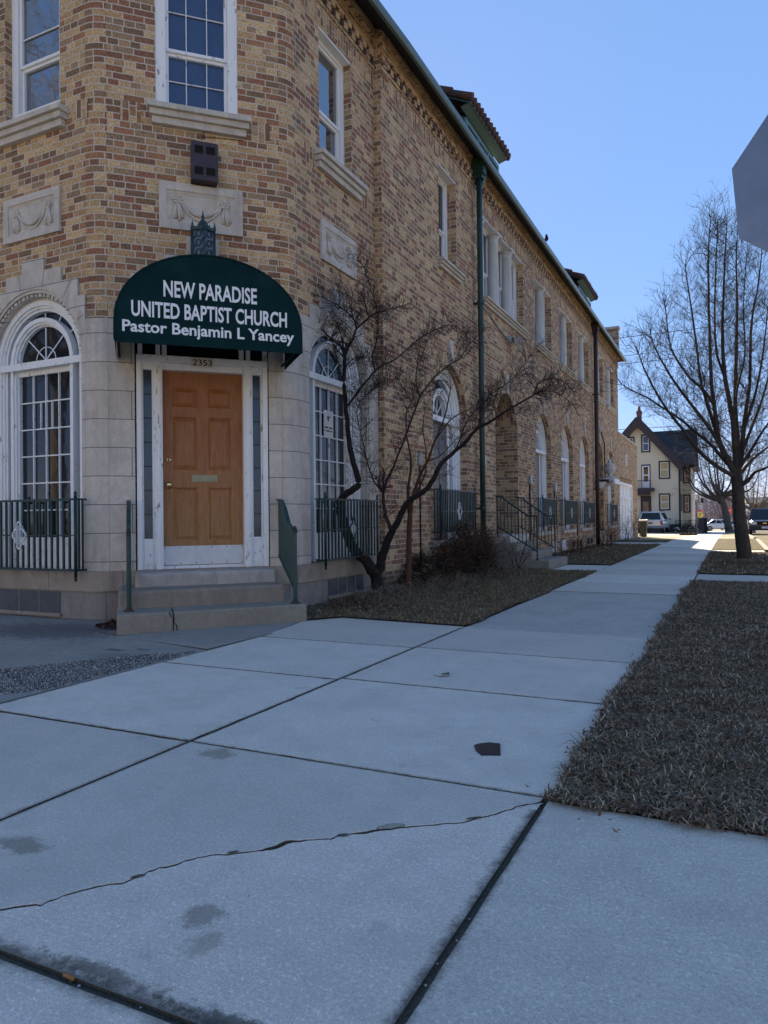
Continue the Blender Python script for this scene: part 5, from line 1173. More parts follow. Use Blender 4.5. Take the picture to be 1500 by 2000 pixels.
def grass(name, poly, dens, hmin, hmax, seed, mat, wmul=1.0, flatness=1.0, bounds=None, z0=0.012):
    r_ = random.Random(seed); xs_ = [p[0] for p in poly]; ys_ = [p[1] for p in poly]; V = []; Fc = []
    x0, x1, y0, y1 = min(xs_), max(xs_), min(ys_), max(ys_)
    if bounds: x0, x1, y0, y1 = bounds
    y = y0
    while y < y1:
        dy = 0.05 if y < 4 else 0.15
        n = dens(y) * (x1 - x0) * dy; n = int(n) + (r_.random() < n - int(n))
        for _ in range(n):
            px, py = r_.uniform(x0, x1), y + r_.uniform(0, dy)
            if not inside((px, py), poly): continue
            cl = 0.5 + 0.5 * math.sin(px * 9 + 3 * math.sin(py * 5)) * math.sin(py * 8 + 2 * math.sin(px * 7))
            if r_.random() > 0.25 + 1.1 * cl: continue
            h = r_.uniform(hmin, hmax) * (0.5 + 0.75 * cl) * (1.6 if r_.random() < 0.05 else 1.0); a = r_.uniform(0, 2 * math.pi); lean = r_.uniform(0.5, 1.6) * flatness
            wd = r_.uniform(0.0012, 0.0026) * wmul * (1 + 0.05 * max(0, y - 3)); dx, dy_ = math.cos(a), math.sin(a); zb = GZ(py) + z0
            cx, cy = -dy_ * wd, dx * wd; i = len(V); bend = r_.uniform(-.5, .5)
            p1 = (px + dx * h * lean * 0.45, py + dy_ * h * lean * 0.45, zb + h * 0.62); p2 = (px + dx * h * lean * 1.1 - dy_ * h * bend, py + dy_ * h * lean * 1.1 + dx * h * bend, zb + h * (0.95 - 0.35 * lean))
            V += [(px - cx, py - cy, zb), (px + cx, py + cy, zb), (p1[0] + cx * 0.8, p1[1] + cy * 0.8, p1[2]), (p1[0] - cx * 0.8, p1[1] - cy * 0.8, p1[2]), (p2[0], p2[1], max(zb + 0.002, p2[2]))]
            Fc += [(i, i + 1, i + 2, i + 3), (i + 3, i + 2, i + 4)]
        y += dy
    me = bpy.data.meshes.new(name); me.from_pydata(V, [], Fc); me.materials.append(mat); o = bpy.data.objects.new(name, me); COL.objects.link(o)
    return tag(o, kind='stuff')
ge = [(p[0] - 0.035, p[1]) for p in right_lawn]
tag(grass('winter_grass', [(min(p[0], 0.8), p[1] - 0.02) for p in ge], lambda y: 19000 if y < 3.6 else (12000 if y < 5 else (6500 if y < 7.5 else 3200)), 0.012, 0.038, 11, STRAW, 1.2, 1.35, bounds=(-0.66, 0.75, 2.42, 11.7)), 'matted dead grass on the verge right of the sidewalk', 'grass')
tag(grass('winter_grass', strip_lawn, lambda y: 2300 if y < 9 else 1500, 0.015, 0.045, 12, STRAWG, 1.5), 'dull greenish grass in the strip along the church wall', 'grass')
tag(grass('winter_grass', [(XC, 13.15), (0.80, 13.15), (0.80, 20.9), (XC, 20.9)], lambda y: 1000, 0.02, 0.05, 13, STRAW, 2.0), 'dead grass around the foot of the big street tree', 'grass')
tag(grass('winter_grass', [(-4.2, 15.1), (XB, 15.1), (XB, 26.1), (-4.2, 26.1)], lambda y: 520, 0.02, 0.06, 14, STRAWG, 2.5), 'greenish grass beyond the side steps along the wall', 'grass')
def leaves(name, spots, seed, mat, size=(0.02, 0.05), z0=0.015, curl=1.0):
    r_ = random.Random(seed); V = []; Fc = []
    for (x, y, rx, ry, n, hgt) in spots:
        for _ in range(n):
            a = r_.uniform(0, 6.283); q = math.sqrt(r_.random()); px, py = x + rx * q * math.cos(a), y + ry * q * math.sin(a)
            pz = GZ(py) + z0 + hgt * r_.random() * (1 - q * 0.8); s_ = r_.uniform(*size); t = r_.uniform(0, 6.283); e1 = Vector((math.cos(t), math.sin(t), r_.uniform(-.5, .5) * curl)) * s_ ; e2 = Vector((-math.sin(t), math.cos(t), r_.uniform(-.6, .6) * curl)) * s_ * 0.5
            c = Vector((px, py, pz + 0.3 * s_)); i = len(V); cu = Vector((0, 0, s_ * 0.35 * curl))
            V += [tuple(c - e1 + cu), tuple(c - e2 * 0.9 - e1 * 0.2), tuple(c + e1 * 0.9 + cu), tuple(c + e2 * 0.9 - e1 * 0.1), tuple(c)]
            Fc += [(i, i + 1, i + 4), (i + 1, i + 2, i + 4), (i + 2, i + 3, i + 4), (i + 3, i, i + 4)]
    me = bpy.data.meshes.new(name); me.from_pydata(V, [], Fc); me.materials.append(mat); o = bpy.data.objects.new(name, me); COL.objects.link(o); return tag(o, kind='stuff')
rl = random.Random(5)
tag(leaves('fallen_leaves', [(rl.uniform(-0.5, 0.6), 2.45 + 5 * rl.random() ** 1.5, 0.18, 0.25, 13, 0.02) for _ in range(48)] + [(0.0, 2.55, 0.55, 0.14, 240, 0.03), (-0.5, 3.4, 0.12, 0.9, 200, 0.03), (0.0, 4.0, 0.6, 1.6, 800, 0.03), (0.0, 7.5, 0.6, 2.5, 500, 0.03)], 21, LEAF, (0.007, 0.020)), 'brown leaf litter scattered in the right hand verge grass', 'leaves')
tag(leaves('fallen_leaves', [(-5.12, 4.98, 0.26, 0.2, 420, 0.09), (-4.93, 5.02, 0.1, 0.12, 220, 0.13)], 22, blade_mat('wet_leaf', [(0.055, 0.022, 0.02), (0.035, 0.016, 0.016), (0.085, 0.04, 0.03), (0.025, 0.014, 0.014)]), (0.014, 0.03), 0.0), 'dark red leaf heap in the corner left of the entrance steps', 'leaves')
tag(leaves('fallen_leaves', [(-3.9, 7.6, 0.3, 0.9, 420, 0.05), (-3.4, 6.9, 0.6, 0.35, 240, 0.03), (-3.7, 9.5, 0.5, 1.0, 420, 0.06), (-3.6, 11.2, 0.5, 1.2, 300, 0.05), (-3.85, 20, 0.25, 4.5, 420, 0.1), (-3.9, 29.5, 0.3, 1.0, 150, 0.2)], 23, LEAF, (0.014, 0.032)), 'brown leaf litter along the foot of the church wall', 'leaves')
# gravel patch left, pebbles on the pavement
r_ = random.Random(31); m = MB()
quad = [(-3.64, 2.95), (-3.63, 4.30), (-3.95, 4.0), (-4.6, 3.0), (-4.3, 2.6), (-3.9, 2.62)]
n_ = 0
while n_ < 7500:
    x, y = r_.uniform(-4.7, -3.6), r_.uniform(2.5, 4.35)
    if not inside((x, y), quad): continue
    s_ = r_.uniform(0.003, 0.007); c = Vector((x, y, -0.004)); a = r_.uniform(0, 6.3); n_ += 1
    q = [c + Vector((s_ * math.cos(a + k * 2.094), s_ * math.sin(a + k * 2.094), 0)) for k in range(3)]; t = c + Vector((0, 0, s_ * 1.3)); i = 0
    m.face([q[0], q[1], t], 0); m.face([q[1], q[2], t], 0); m.face([q[2], q[0], t], 0)
GRAV = NT('salt_gravel'); gi = GRAV.n('ShaderNodeNewGeometry'); GRAV = GRAV.out(GRAV.ramp(gi.outputs['Random Per Island'], [(0, (0.50, 0.49, 0.47)), (0.16, (0.06, 0.06, 0.06)), (0.5, (0.16, 0.155, 0.15)), (0.72, (0.035, 0.035, 0.035)), (0.9, (0.30, 0.295, 0.28))], 'CONSTANT'), 0.8)
tag(m.build('gravel', GRAV), 'pale gritty gravel in the hollow left of the sidewalk', 'gravel', kind='stuff')
m = MB()
for (x, y, s_) in ((-1.150, 1.545, 0.006), (-1.955, 1.50, 0.005), (-1.62, 1.45, 0.005), (-1.98, 1.9, 0.003), (-1.0, 2.6, 0.003), (-0.63, 2.2, 0.006), (-0.61, 1.95, 0.006), (-0.6, 1.7, 0.005), (-0.595, 1.6, 0.006), (-0.605, 1.5, 0.005), (-0.6, 1.42, 0.006), (-1.30, 1.112, 0.006), (-1.27, 1.107, 0.007), (-1.1, 1.112, 0.005), (-0.98, 1.105, 0.008), (-1.6, 3.1, 0.004), (-2.6, 3.4, 0.005), (-3.2, 4.4, 0.005)):
    s_ *= 0.62; zz = -0.012 if (abs(x + 0.6) < 0.035 or abs(y - 1.11) < 0.01) else 0.0
    m.lathe((x, y, zz), [(s_ * 0.8, 0), (s_, s_ * 0.4), (s_ * 0.5, s_ * 0.9)], 6)
tag(m.build('pebble_scatter', simple('pale_pebble', (0.55, 0.55, 0.55), (0.4, 0.4, 0.4), 50)), 'small pale pebbles strewn on the sidewalk joints', 'pebbles', kind='stuff')
m = MB(); 
sh = [(-1.012, 2.958), (-1.002, 2.985), (-0.965, 3.022), (-0.915, 3.024), (-0.872, 2.885), (-0.945, 2.852), (-0.985, 2.90)]
flat(m, sh[::-1], 0.006, 0.006, 0.002, 0, 0); tag(m.build('plastic_shard', simple('black_plastic', (0.016, 0.019, 0.026), (0.03, 0.034, 0.044), 30, 0.16, 0.25)), 'broken black plastic shard lying on the concrete sidewalk', 'shard')
m = MB(); P = [(-1.66, 4.17, .006), (-1.63, 4.15, .02), (-1.585, 4.19, .012), (-1.60, 4.22, .02), (-1.64, 4.21, .012)]
m.face(P); m.face([(a, b, c + .002) for a, b, c in P]); m.tube([(-1.66, 4.17, .006), (-1.69, 4.18, .003)], 0.0015, 4); tag(m.build('dry_leaf', simple('curled_leaf', (0.13, 0.09, 0.06), (0.09, 0.06, 0.04), 40)), 'single curled brown leaf in the middle of the sidewalk', 'leaf')
m = MB(); m.tube([(-1.322, 1.114, -0.004), (-1.288, 1.111, -0.004)], 0.0055, 8); tag(m.build('cigarette_end', simple('filter_orange', (0.30, 0.15, 0.05), (0.2, 0.10, 0.04), 60)), 'orange cigarette end lying in the front joint of the sidewalk', 'cigarette')
# ------------------------------------------------------------------ bare trees: limb skeletons (start radius, end radius, points)
NEAR= [(0.085, 0.072, [(-4.003, 8.128, -0.04), (-4.02, 8.095, 0.2), (-4.031, 8.077, 0.297)]), (0.075, 0.055, [(-4.031, 8.077, 0.297), (-4.053, 8.022, 0.339), (-4.118, 7.956, 0.482), (-4.218, 7.851, 0.612), (-4.249, 7.779, 0.785), (-4.299, 7.719, 1.005), (-4.326, 7.682, 1.162)]), (0.05, 0.022, [(-4.326, 7.682, 1.162), (-4.25, 7.662, 1.253), (-4.113, 7.672, 1.337), (-4.063, 7.696, 1.386), (-4.067, 7.693, 1.497), (-4.119, 7.665, 1.714), (-4.145, 7.651, 1.868), (-4.164, 7.639, 2.115), (-4.183, 7.628, 2.35), (-4.195, 7.618, 2.672), (-4.186, 7.62, 2.919)]), (0.022, 0.005, [(-4.186, 7.62, 2.919), (-4.162, 7.631, 3.017), (-4.076, 7.616, 3.127), (-4.007, 7.592, 3.243), (-3.917, 7.635, 3.333), (-3.817, 7.682, 3.417), (-3.631, 7.661, 3.442), (-3.437, 7.643, 3.453)]), (0.017, 0.004, [(-4.155, 7.641, 2.35), (-3.99, 7.663, 2.549), (-3.81, 7.692, 2.74), (-3.694, 7.692, 2.807), (-3.547, 7.707, 2.861), (-3.29, 7.773, 3.069), (-3.098, 7.81, 3.168), (-2.908, 7.846, 3.212), (-2.748, 7.868, 3.109)]), (0.012, 0.003, [(-3.833, 7.737, 2.732), (-3.852, 7.711, 2.876), (-3.851, 7.696, 2.934), (-3.804, 7.702, 3.065), (-3.774, 7.7, 3.208), (-3.766, 7.687, 3.387), (-3.78, 7.664, 3.524), (-3.816, 7.63, 3.654), (-3.84, 7.601, 3.789), (-3.876, 7.568, 3.937), (-3.912, 7.534, 4.011), (-3.948, 7.501, 4.085)]), (0.012, 0.007, [(-4.164, 7.608, 3.025), (-4.271, 7.488, 3.123), (-4.382, 7.367, 3.255), (-4.394, 7.294, 3.282)]), (0.011, 0.003, [(-4.007, 7.592, 3.249), (-4.002, 7.546, 3.329), (-4.04, 7.479, 3.402), (-4.127, 7.389, 3.482), (-4.192, 7.31, 3.524), (-4.261, 7.228, 3.56), (-4.324, 7.15, 3.577), (-4.429, 7.052, 3.583)]), (0.009, 0.003, [(-4.007, 7.592, 3.243), (-4.038, 7.576, 3.39), (-4.074, 7.557, 3.536), (-4.105, 7.54, 3.653)]), (0.008, 0.003, [(-3.873, 7.656, 3.388), (-3.881, 7.595, 3.514), (-3.9, 7.529, 3.62)]), (0.008, 0.002, [(-4.211, 7.587, 2.81), (-4.231, 7.525, 2.88), (-4.255, 7.459, 3.084), (-4.248, 7.411, 3.121), (-4.157, 7.401, 3.283), (-4.116, 7.368, 3.384), (-4.089, 7.326, 3.687)]), (0.008, 0.003, [(-4.176, 7.626, 2.813), (-4.104, 7.623, 2.886), (-4.027, 7.623, 2.914), (-3.835, 7.679, 2.905)]), (0.008, 0.002, [(-4.05, 7.692, 2.312), (-3.989, 7.684, 2.411), (-3.811, 7.731, 2.581), (-3.663, 7.765, 2.634)]), (0.07, 0.045, [(-4.031, 8.077, 0.297), (-3.978, 8.102, 0.373), (-3.945, 8.095, 0.489), (-3.869, 8.074, 0.669), (-3.789, 8.056, 0.809)]), (0.045, 0.008, [(-3.789, 8.056, 0.809), (-3.709, 8.038, 0.923), (-3.624, 8.022, 1.072), (-3.504, 7.968, 1.194), (-3.297, 7.955, 1.311), (-3.175, 7.902, 1.427), (-3.044, 7.852, 1.617), (-2.868, 7.825, 1.744), (-2.743, 7.773, 1.815), (-2.631, 7.716, 1.907), (-2.541, 7.702, 1.981), (-2.391, 7.718, 2.052), (-2.234, 7.683, 2.133), (-2.08, 7.645, 2.2), (-1.88, 7.63, 2.291)]), (0.008, 0.003, [(-1.88, 7.63, 2.291), (-1.784, 7.621, 2.314), (-1.685, 7.613, 2.299), (-1.568, 7.559, 2.227), (-1.463, 7.555, 2.139)]), (0.008, 0.003, [(-1.894, 7.623, 2.28), (-1.853, 7.642, 2.4), (-1.782, 7.62, 2.434), (-1.659, 7.624, 2.434), (-1.565, 7.559, 2.387), (-1.47, 7.55, 2.287)]), (0.03, 0.018, [(-3.783, 8.059, 0.797), (-3.829, 7.998, 0.987), (-3.84, 7.954, 1.138), (-3.835, 7.918, 1.287)]), (0.018, 0.004, [(-3.835, 7.918, 1.299), (-3.759, 7.879, 1.451), (-3.662, 7.85, 1.595), (-3.588, 7.81, 1.718), (-3.47, 7.791, 1.947), (-3.33, 7.781, 2.275), (-3.259, 7.74, 2.389), (-3.195, 7.697, 2.454), (-3.029, 7.701, 2.623), (-2.888, 7.694, 2.707), (-2.739, 7.691, 2.784), (-2.632, 7.668, 2.906), (-2.516, 7.648, 2.996)]), (0.008, 0.002, [(-3.259, 7.74, 2.389), (-3.284, 7.699, 2.558), (-3.261, 7.68, 2.743), (-3.185, 7.687, 2.896), (-3.132, 7.684, 3.013)]), (0.008, 0.002, [(-3.323, 7.766, 2.272), (-3.324, 7.71, 2.306), (-3.445, 7.593, 2.555), (-3.508, 7.506, 2.659)]), (0.012, 0.003, [(-3.835, 7.918, 1.287), (-3.846, 7.856, 1.335), (-3.884, 7.781, 1.433), (-3.931, 7.701, 1.646), (-3.959, 7.629, 1.917), (-3.967, 7.568, 2.064), (-3.968, 7.51, 2.239), (-3.889, 7.492, 2.381), (-3.708, 7.522, 2.538)]), (0.01, 0.003, [(-2.868, 7.825, 1.744), (-2.777, 7.784, 1.894), (-2.708, 7.733, 2.029), (-2.567, 7.716, 2.19), (-2.388, 7.717, 2.319)]), (0.008, 0.003, [(-2.541, 7.702, 1.981), (-2.473, 7.609, 2.169), (-2.335, 7.549, 2.318), (-2.102, 7.535, 2.46), (-1.873, 7.518, 2.706)])]
RED= [(0.045, 0.035, [(-3.8, 8.559, 0.029), (-3.782, 8.545, 0.401), (-3.764, 8.531, 0.733), (-3.741, 8.521, 1.063)]), (0.03, 0.006, [(-3.741, 8.521, 1.063), (-3.676, 8.458, 1.225), (-3.557, 8.42, 1.514), (-3.435, 8.384, 1.701), (-3.314, 8.347, 1.948), (-3.177, 8.318, 2.221), (-3.075, 8.272, 2.552)]), (0.025, 0.006, [(-3.749, 8.518, 0.964), (-3.753, 8.49, 1.327), (-3.705, 8.487, 1.654), (-3.712, 8.46, 1.849), (-3.742, 8.421, 2.11), (-3.718, 8.407, 2.368)]), (0.018, 0.004, [(-3.728, 8.526, 1.162), (-3.631, 8.505, 1.324), (-3.516, 8.491, 1.549), (-3.477, 8.44, 1.836), (-3.486, 8.367, 2.088), (-3.436, 8.322, 2.336)]), (0.012, 0.003, [(-3.326, 8.379, 1.951), (-3.092, 8.304, 2.182), (-2.838, 8.241, 2.28), (-2.592, 8.174, 2.373)]), (0.01, 0.003, [(-3.416, 8.338, 1.697), (-3.223, 8.282, 1.747), (-2.948, 8.265, 1.981), (-2.681, 8.244, 2.085)])]
BIG= [(0.21, 0.16, [(0.263, 17.797, -0.155), (0.234, 17.782, -0.041)]), (0.16, 0.115, [(0.234, 17.782, -0.041), (0.199, 17.761, 0.365), (0.163, 17.74, 0.682), (0.129, 17.718, 1.156), (0.115, 17.707, 1.63), (0.079, 17.686, 1.947)]), (0.085, 0.008, [(0.078, 17.686, 1.89), (-0.041, 17.626, 2.117), (-0.168, 17.451, 2.392), (-0.254, 17.296, 2.663), (-0.286, 17.165, 3.04), (-0.369, 17.117, 3.838), (-0.39, 17.096, 4.902), (-0.4, 17.08, 5.965), (-0.384, 17.079, 6.806), (-0.336, 17.096, 7.415)]), (0.08, 0.008, [(0.09, 17.691, 2.003), (0.075, 17.679, 2.398), (0.033, 17.652, 3.076), (-0.106, 17.575, 4.026), (-0.145, 17.658, 4.999), (-0.114, 17.775, 5.847), (-0.057, 17.901, 7.026), (-0.02, 17.914, 7.486)]), (0.075, 0.008, [(0.111, 17.7, 2.059), (0.128, 17.815, 2.52), (0.089, 18.009, 3.391), (0.122, 18.125, 4.516), (0.165, 18.243, 5.794), (0.156, 18.23, 6.633), (0.187, 18.238, 7.331)]), (0.07, 0.008, [(0.119, 17.706, 1.946), (0.208, 17.855, 2.406), (0.27, 17.989, 3.099), (0.385, 18.035, 3.921), (0.447, 18.162, 5.318), (0.593, 18.224, 6.144), (0.7, 18.266, 7.132)]), (0.055, 0.01, [(0.067, 17.681, 1.834), (-0.063, 17.396, 1.892), (-0.43, 16.772, 2.134), (-0.686, 16.313, 2.423), (-0.88, 15.993, 2.732), (-1.105, 15.771, 3.036), (-1.279, 15.572, 3.335), (-1.451, 15.375, 3.681), (-1.576, 15.311, 3.991), (-1.656, 15.27, 4.25)]), (0.05, 0.01, [(0.059, 17.676, 2.003), (-0.093, 17.823, 2.132), (-0.403, 18.002, 2.565), (-0.727, 18.176, 2.894), (-1.056, 18.236, 3.221), (-1.392, 18.292, 3.494), (-1.727, 18.239, 3.757), (-2.066, 18.184, 3.961), (-2.343, 18.16, 4.142)]), (0.045, 0.01, [(-0.168, 17.451, 2.392), (-0.428, 17.098, 2.876), (-0.741, 16.721, 3.325), (-1.024, 16.469, 3.748), (-1.226, 16.256, 4.099), (-1.358, 16.078, 4.381), (-1.479, 16.017, 4.704)]), (0.045, 0.01, [(-0.254, 17.296, 2.663), (-0.426, 17.207, 3.278), (-0.591, 17.231, 3.967), (-0.674, 17.293, 4.845), (-0.792, 17.225, 5.851), (-0.865, 17.183, 6.473)]), (0.04, 0.008, [(-0.322, 17.145, 3.373), (-0.539, 16.814, 3.673), (-0.796, 16.577, 3.93), (-1.076, 16.326, 4.4), (-1.167, 16.277, 4.832), (-1.208, 16.252, 5.372)]), (0.055, 0.007, [(0.115, 17.707, 1.608), (0.305, 17.576, 1.709), (0.453, 17.423, 1.896), (0.688, 17.203, 1.983), (1.06, 17.046, 2.244), (1.428, 16.997, 2.692)]), (0.05, 0.007, [(0.107, 17.701, 1.777), (0.339, 18.032, 2.127), (0.586, 18.371, 2.37), (0.973, 18.887, 2.744), (1.415, 19.205, 3.402)]), (0.05, 0.007, [(0.109, 17.701, 1.946), (0.313, 17.574, 2.266), (0.563, 17.468, 2.687), (0.907, 17.405, 3.312), (1.157, 17.405, 4.265)]), (0.045, 0.007, [(0.197, 17.85, 2.349), (0.436, 18.181, 2.996), (0.71, 18.416, 3.815), (0.935, 18.512, 4.969), (1.055, 18.558, 6.125)]), (0.04, 0.01, [(0.247, 17.98, 2.871), (0.488, 17.866, 3.635), (0.649, 17.824, 4.513), (0.759, 17.756, 5.493)]), (0.035, 0.01, [(-0.106, 17.575, 4.026), (-0.265, 17.715, 4.592), (-0.299, 17.912, 5.447), (-0.263, 18.028, 6.638), (-0.21, 18.045, 7.452)]), (0.03, 0.008, [(0.023, 17.647, 3.076), (0.131, 17.36, 3.7), (0.288, 17.206, 4.428), (0.27, 17.077, 5.383), (0.342, 16.989, 6.432)])]
def bark(name, c1, c2, scale=30, stretch=(1, 1, 0.25)):
    k = NT(name); v = k.map(k.co(), stretch); f = k.noise(v, scale, 6, 0.7, 0.4); f2 = k.noise(k.co(), 5, 4)
    c = k.mix(k.ramp(f, [(0.3, 0.0), (0.7, 1.0)]), c2, c1); c = k.mix(k.ramp(f2, [(0.5, 0.0), (0.8, 0.4)]), c, tuple(min(1, q * 1.7) for q in c1))
    return k.out(c, 0.9, k.bump(f, 0.6, 0.01), 0.2)
def smooth_path(pts, n=3):
    P = [Vector(p) for p in pts]; out = []
    for i in range(len(P) - 1):
        p0 = P[max(i - 1, 0)]; p1, p2 = P[i], P[i + 1]; p3 = P[min(i + 2, len(P) - 1)]
        for j in range(n):
            t = j / n; out.append(0.5 * ((2 * p1) + (p2 - p0) * t + (2 * p0 - 5 * p1 + 4 * p2 - p3) * t * t + (3 * p1 - p0 - 3 * p2 + p3) * t ** 3))
    out.append(P[-1]); return out
def rnd_dir(r_):
    while True:
        v = Vector((r_.uniform(-1, 1), r_.uniform(-1, 1), r_.uniform(-1, 1)))
        if 0.05 < v.length < 1: return v.normalized()
def twig(mb, r_, p, d, L, rad, depth, upc, kids, wig=0.25, seg=5, mi=0):
    pts = [p.copy()]; dd = d.copy(); st_ = L / seg
    for i in range(seg):
        dd = (dd + Vector((0, 0, upc)) + rnd_dir(r_) * wig).normalized(); pts.append(pts[-1] + dd * st_)
    mb.tube(pts, [rad * (1 - 0.75 * i / seg) for i in range(seg + 1)], 4 if rad > 0.004 else 3, mi, False)
    if depth > 0:
        for k in range(kids):
            t = r_.uniform(0.2, 0.97); i = min(int(t * seg), seg - 1); q = pts[i] + (pts[i + 1] - pts[i]) * (t * seg - i)
            base = (pts[i + 1] - pts[i]).normalized(); side = rnd_dir(r_); side = (side - base * side.dot(base)).normalized()
            twig(mb, r_, q, (base * 0.75 + side * 0.8).normalized(), L * r_.uniform(0.35, 0.65), max(rad * 0.58, 0.0016), depth - 1, upc, max(2, kids - 1), wig, max(3, seg - 1), mi)
def make_tree(name, loc, label, limbs, bk, twk, seed, tw, cat='tree', group=None, rough=0.03):
    """tw: function(radius, z) -> (twigs per metre, length, radius, depth, up-curve, kids)"""
    root = thing(name, loc, label, cat, group); r_ = random.Random(seed); T = MB(); C = MB()
    for (ra, rb, pts) in limbs:
        P = smooth_path(pts, 4); n = len(P); rad = [ra + (rb - ra) * (i / (n - 1)) ** 0.8 for i in range(n)]
        P = [p + rnd_dir(r_) * rad[i] * (0.18 if rad[i] < 0.03 else (0.10 if rad[i] < 0.09 else 0.04)) for i, p in enumerate(P)]
        (T if ra > rough else C).tube(P, rad, 12 if ra > 0.06 else (8 if ra > 0.02 else 5))
        L = 0
        for i in range(n - 1):
            sgl = (P[i + 1] - P[i]).length; L += sgl; cfg = tw(rad[i], P[i].z, i / n)
            if not cfg: continue
            dens, ln, rr, dep, upc, kids = cfg; c = dens * sgl; c = int(c) + (r_.random() < c - int(c))
            for _ in range(c):
                base = (P[i + 1] - P[i]).normalized(); side = rnd_dir(r_); side = (side - base * side.dot(base)).normalized()
                twig(C, r_, P[i] + (P[i + 1] - P[i]) * r_.random(), (base * r_.uniform(0.2, 0.9) + side).normalized(), ln * r_.uniform(0.5, 1.3), min(rr, rad[i] * 0.7), dep, upc, kids)
        base = (P[-1] - P[-2]).normalized()
        if tw(rb, P[-1].z, 1.0):
            for _ in range(5): twig(C, r_, P[-1], (base + rnd_dir(r_) * 0.6).normalized(), tw(rb, P[-1].z, 1.0)[1] * r_.uniform(0.6, 1.2), rb * 0.7, 1, 0.05, 4)
    T.build('trunk', bk, root)
    if C.f: C.build('crown', twk, root)
    return root
BARK1 = bark('dark_bark', (0.030, 0.026, 0.026), (0.010, 0.009, 0.010)); TW1 = bark('dark_twig', (0.052, 0.040, 0.042), (0.026, 0.020, 0.021))
BARKR = bark('reddish_bark', (0.115, 0.062, 0.040), (0.060, 0.032, 0.022)); BARKS = bark('grey_brown_bark', (0.080, 0.066, 0.060), (0.036, 0.030, 0.028), 16)
def tw_near(rad, z, t):
    if rad > 0.034: return None
    if rad > 0.016: return (15, 0.28, 0.0036, 2, 0.03, 4)
    if rad > 0.008: return (42, 0.26, 0.0034, 2, 0.07, 4)
    return (95, 0.20, 0.0031, 2, 0.14, 3)
make_tree('ornamental_tree', NEAR[0][2][0], 'dark crooked forked bare tree leaning in front of the arched window right of the door', NEAR, BARK1, TW1, 3, tw_near, group=None)
def tw_red(rad, z, t):
    if z < 1.2: return (3, 0.15, 0.002, 1, 0.08, 2)
    return (10, 0.22, 0.0024, 2, 0.03, 3)
make_tree('ornamental_tree', RED[0][2][0], 'slim reddish bare tree stem between the forked tree and the bush', RED, BARKR, BARKR, 4, tw_red)
def tw_big(rad, z, t):
    if rad > 0.085 or z < 1.9: return None
    if rad > 0.045: return (5, 0.9, 0.010, 2, 0.13, 5)
    return (19, 0.60, 0.0058, 2, 0.15, 5)
make_tree('street_tree', (0.18, 15.9, 0), 'big bare upswept street tree in the verge on the right', BIG, BARKS, BARKS, 6, tw_big)
m = MB(); r_ = random.Random(9)
for i in range(60): a = r_.uniform(0, 6.28); q = 0.16 + r_.random() * 0.3; m.lathe((0.18 + q * math.cos(a), 15.85 + q * math.sin(a), 0.01), [(0.05, 0), (0.04, 0.03), (0.01, 0.05 + 0.06 * (0.46 - q))], 6)
tag(m.build('root_mound', SOIL), 'low earth mound round the foot of the big street tree', 'mound', kind='stuff')
# clump of leaves sprouting at the limb base of the forked tree
m = MB(); r_ = random.Random(12); c0 = Vector(NEAR[1][2][2]) + Vector((0.03, -0.09, 0.03))
for i in range(26):
    d_ = rnd_dir(r_); d_.z = abs(d_.z) * 0.6; p = c0 + d_ * 0.03; q = c0 + d_ * r_.uniform(0.05, 0.10); sd = d_.cross(Vector((0.2, 0.1, 1))).normalized() * 0.022; md = (p + q) / 2 + Vector((0, 0, 0.012))
    m.face([p, md - sd, q, md + sd])
tag(m.build('leaf_sprout', blade_mat('sprout_leaf', [(0.20, 0.17, 0.10), (0.14, 0.14, 0.08), (0.25, 0.20, 0.13), (0.12, 0.09, 0.06)])), 'small tuft of pale leaves on the low limb of the forked tree', 'leaves')

# ------------------------------------------------------------------ shrubs
def shrub(name, loc, label, blobs, nleaf, seed, leafmat, twmat, lsize=(0.018, 0.04), ntw=120, cat='shrub', droop=0.0):
    root = thing(name, loc, label, cat); r_ = random.Random(seed); Lm = MB(); Tm = MB()
    for (x, y, z, rx, ry, rz, wgt) in blobs:
        c = Vector((x, y, z))
        for _ in range(int(ntw * wgt)):
            b = Vector((x + r_.uniform(-.4, .4) * rx, y + r_.uniform(-.4, .4) * ry, 0.0)); e = c + Vector((rx * r_.uniform(-1, 1), ry * r_.uniform(-1, 1), rz * r_.uniform(-0.2, 1.05)))
            twig(Tm, r_, b, (e - b).normalized(), (e - b).length, 0.005, 1, -droop, 4, 0.16, 5)
        for _ in range(int(nleaf * wgt)):
            d_ = rnd_dir(r_); q = r_.random() ** 0.45; lump = 0.82 + 0.3 * math.sin(d_.x * 6 + seed) * math.sin(d_.y * 7 + d_.z * 5); p = c + Vector((d_.x * rx, d_.y * ry, d_.z * rz)) * q * lump
            if p.z < 0.02: continue
            s_ = r_.uniform(*lsize); a = rnd_dir(r_) * s_; b = a.cross(rnd_dir(r_)).normalized() * s_ * 0.45
            Lm.face([p - a, p - b, p + a, p + b])
    if Tm.f: Tm.build('stem', twmat, root)
    if Lm.f: Lm.build('foliage', leafmat, root)
    return root
DARKL = blade_mat('dark_evergreen_leaf', [(0.016, 0.024, 0.014), (0.030, 0.034, 0.020), (0.022, 0.018, 0.014), (0.045, 0.042, 0.030), (0.06, 0.038, 0.026), (0.018, 0.022, 0.016)])
BRNL = blade_mat('brown_dead_leaf', [(0.10, 0.065, 0.042), (0.065, 0.045, 0.032), (0.15, 0.10, 0.065), (0.04, 0.03, 0.022), (0.05, 0.06, 0.035)])
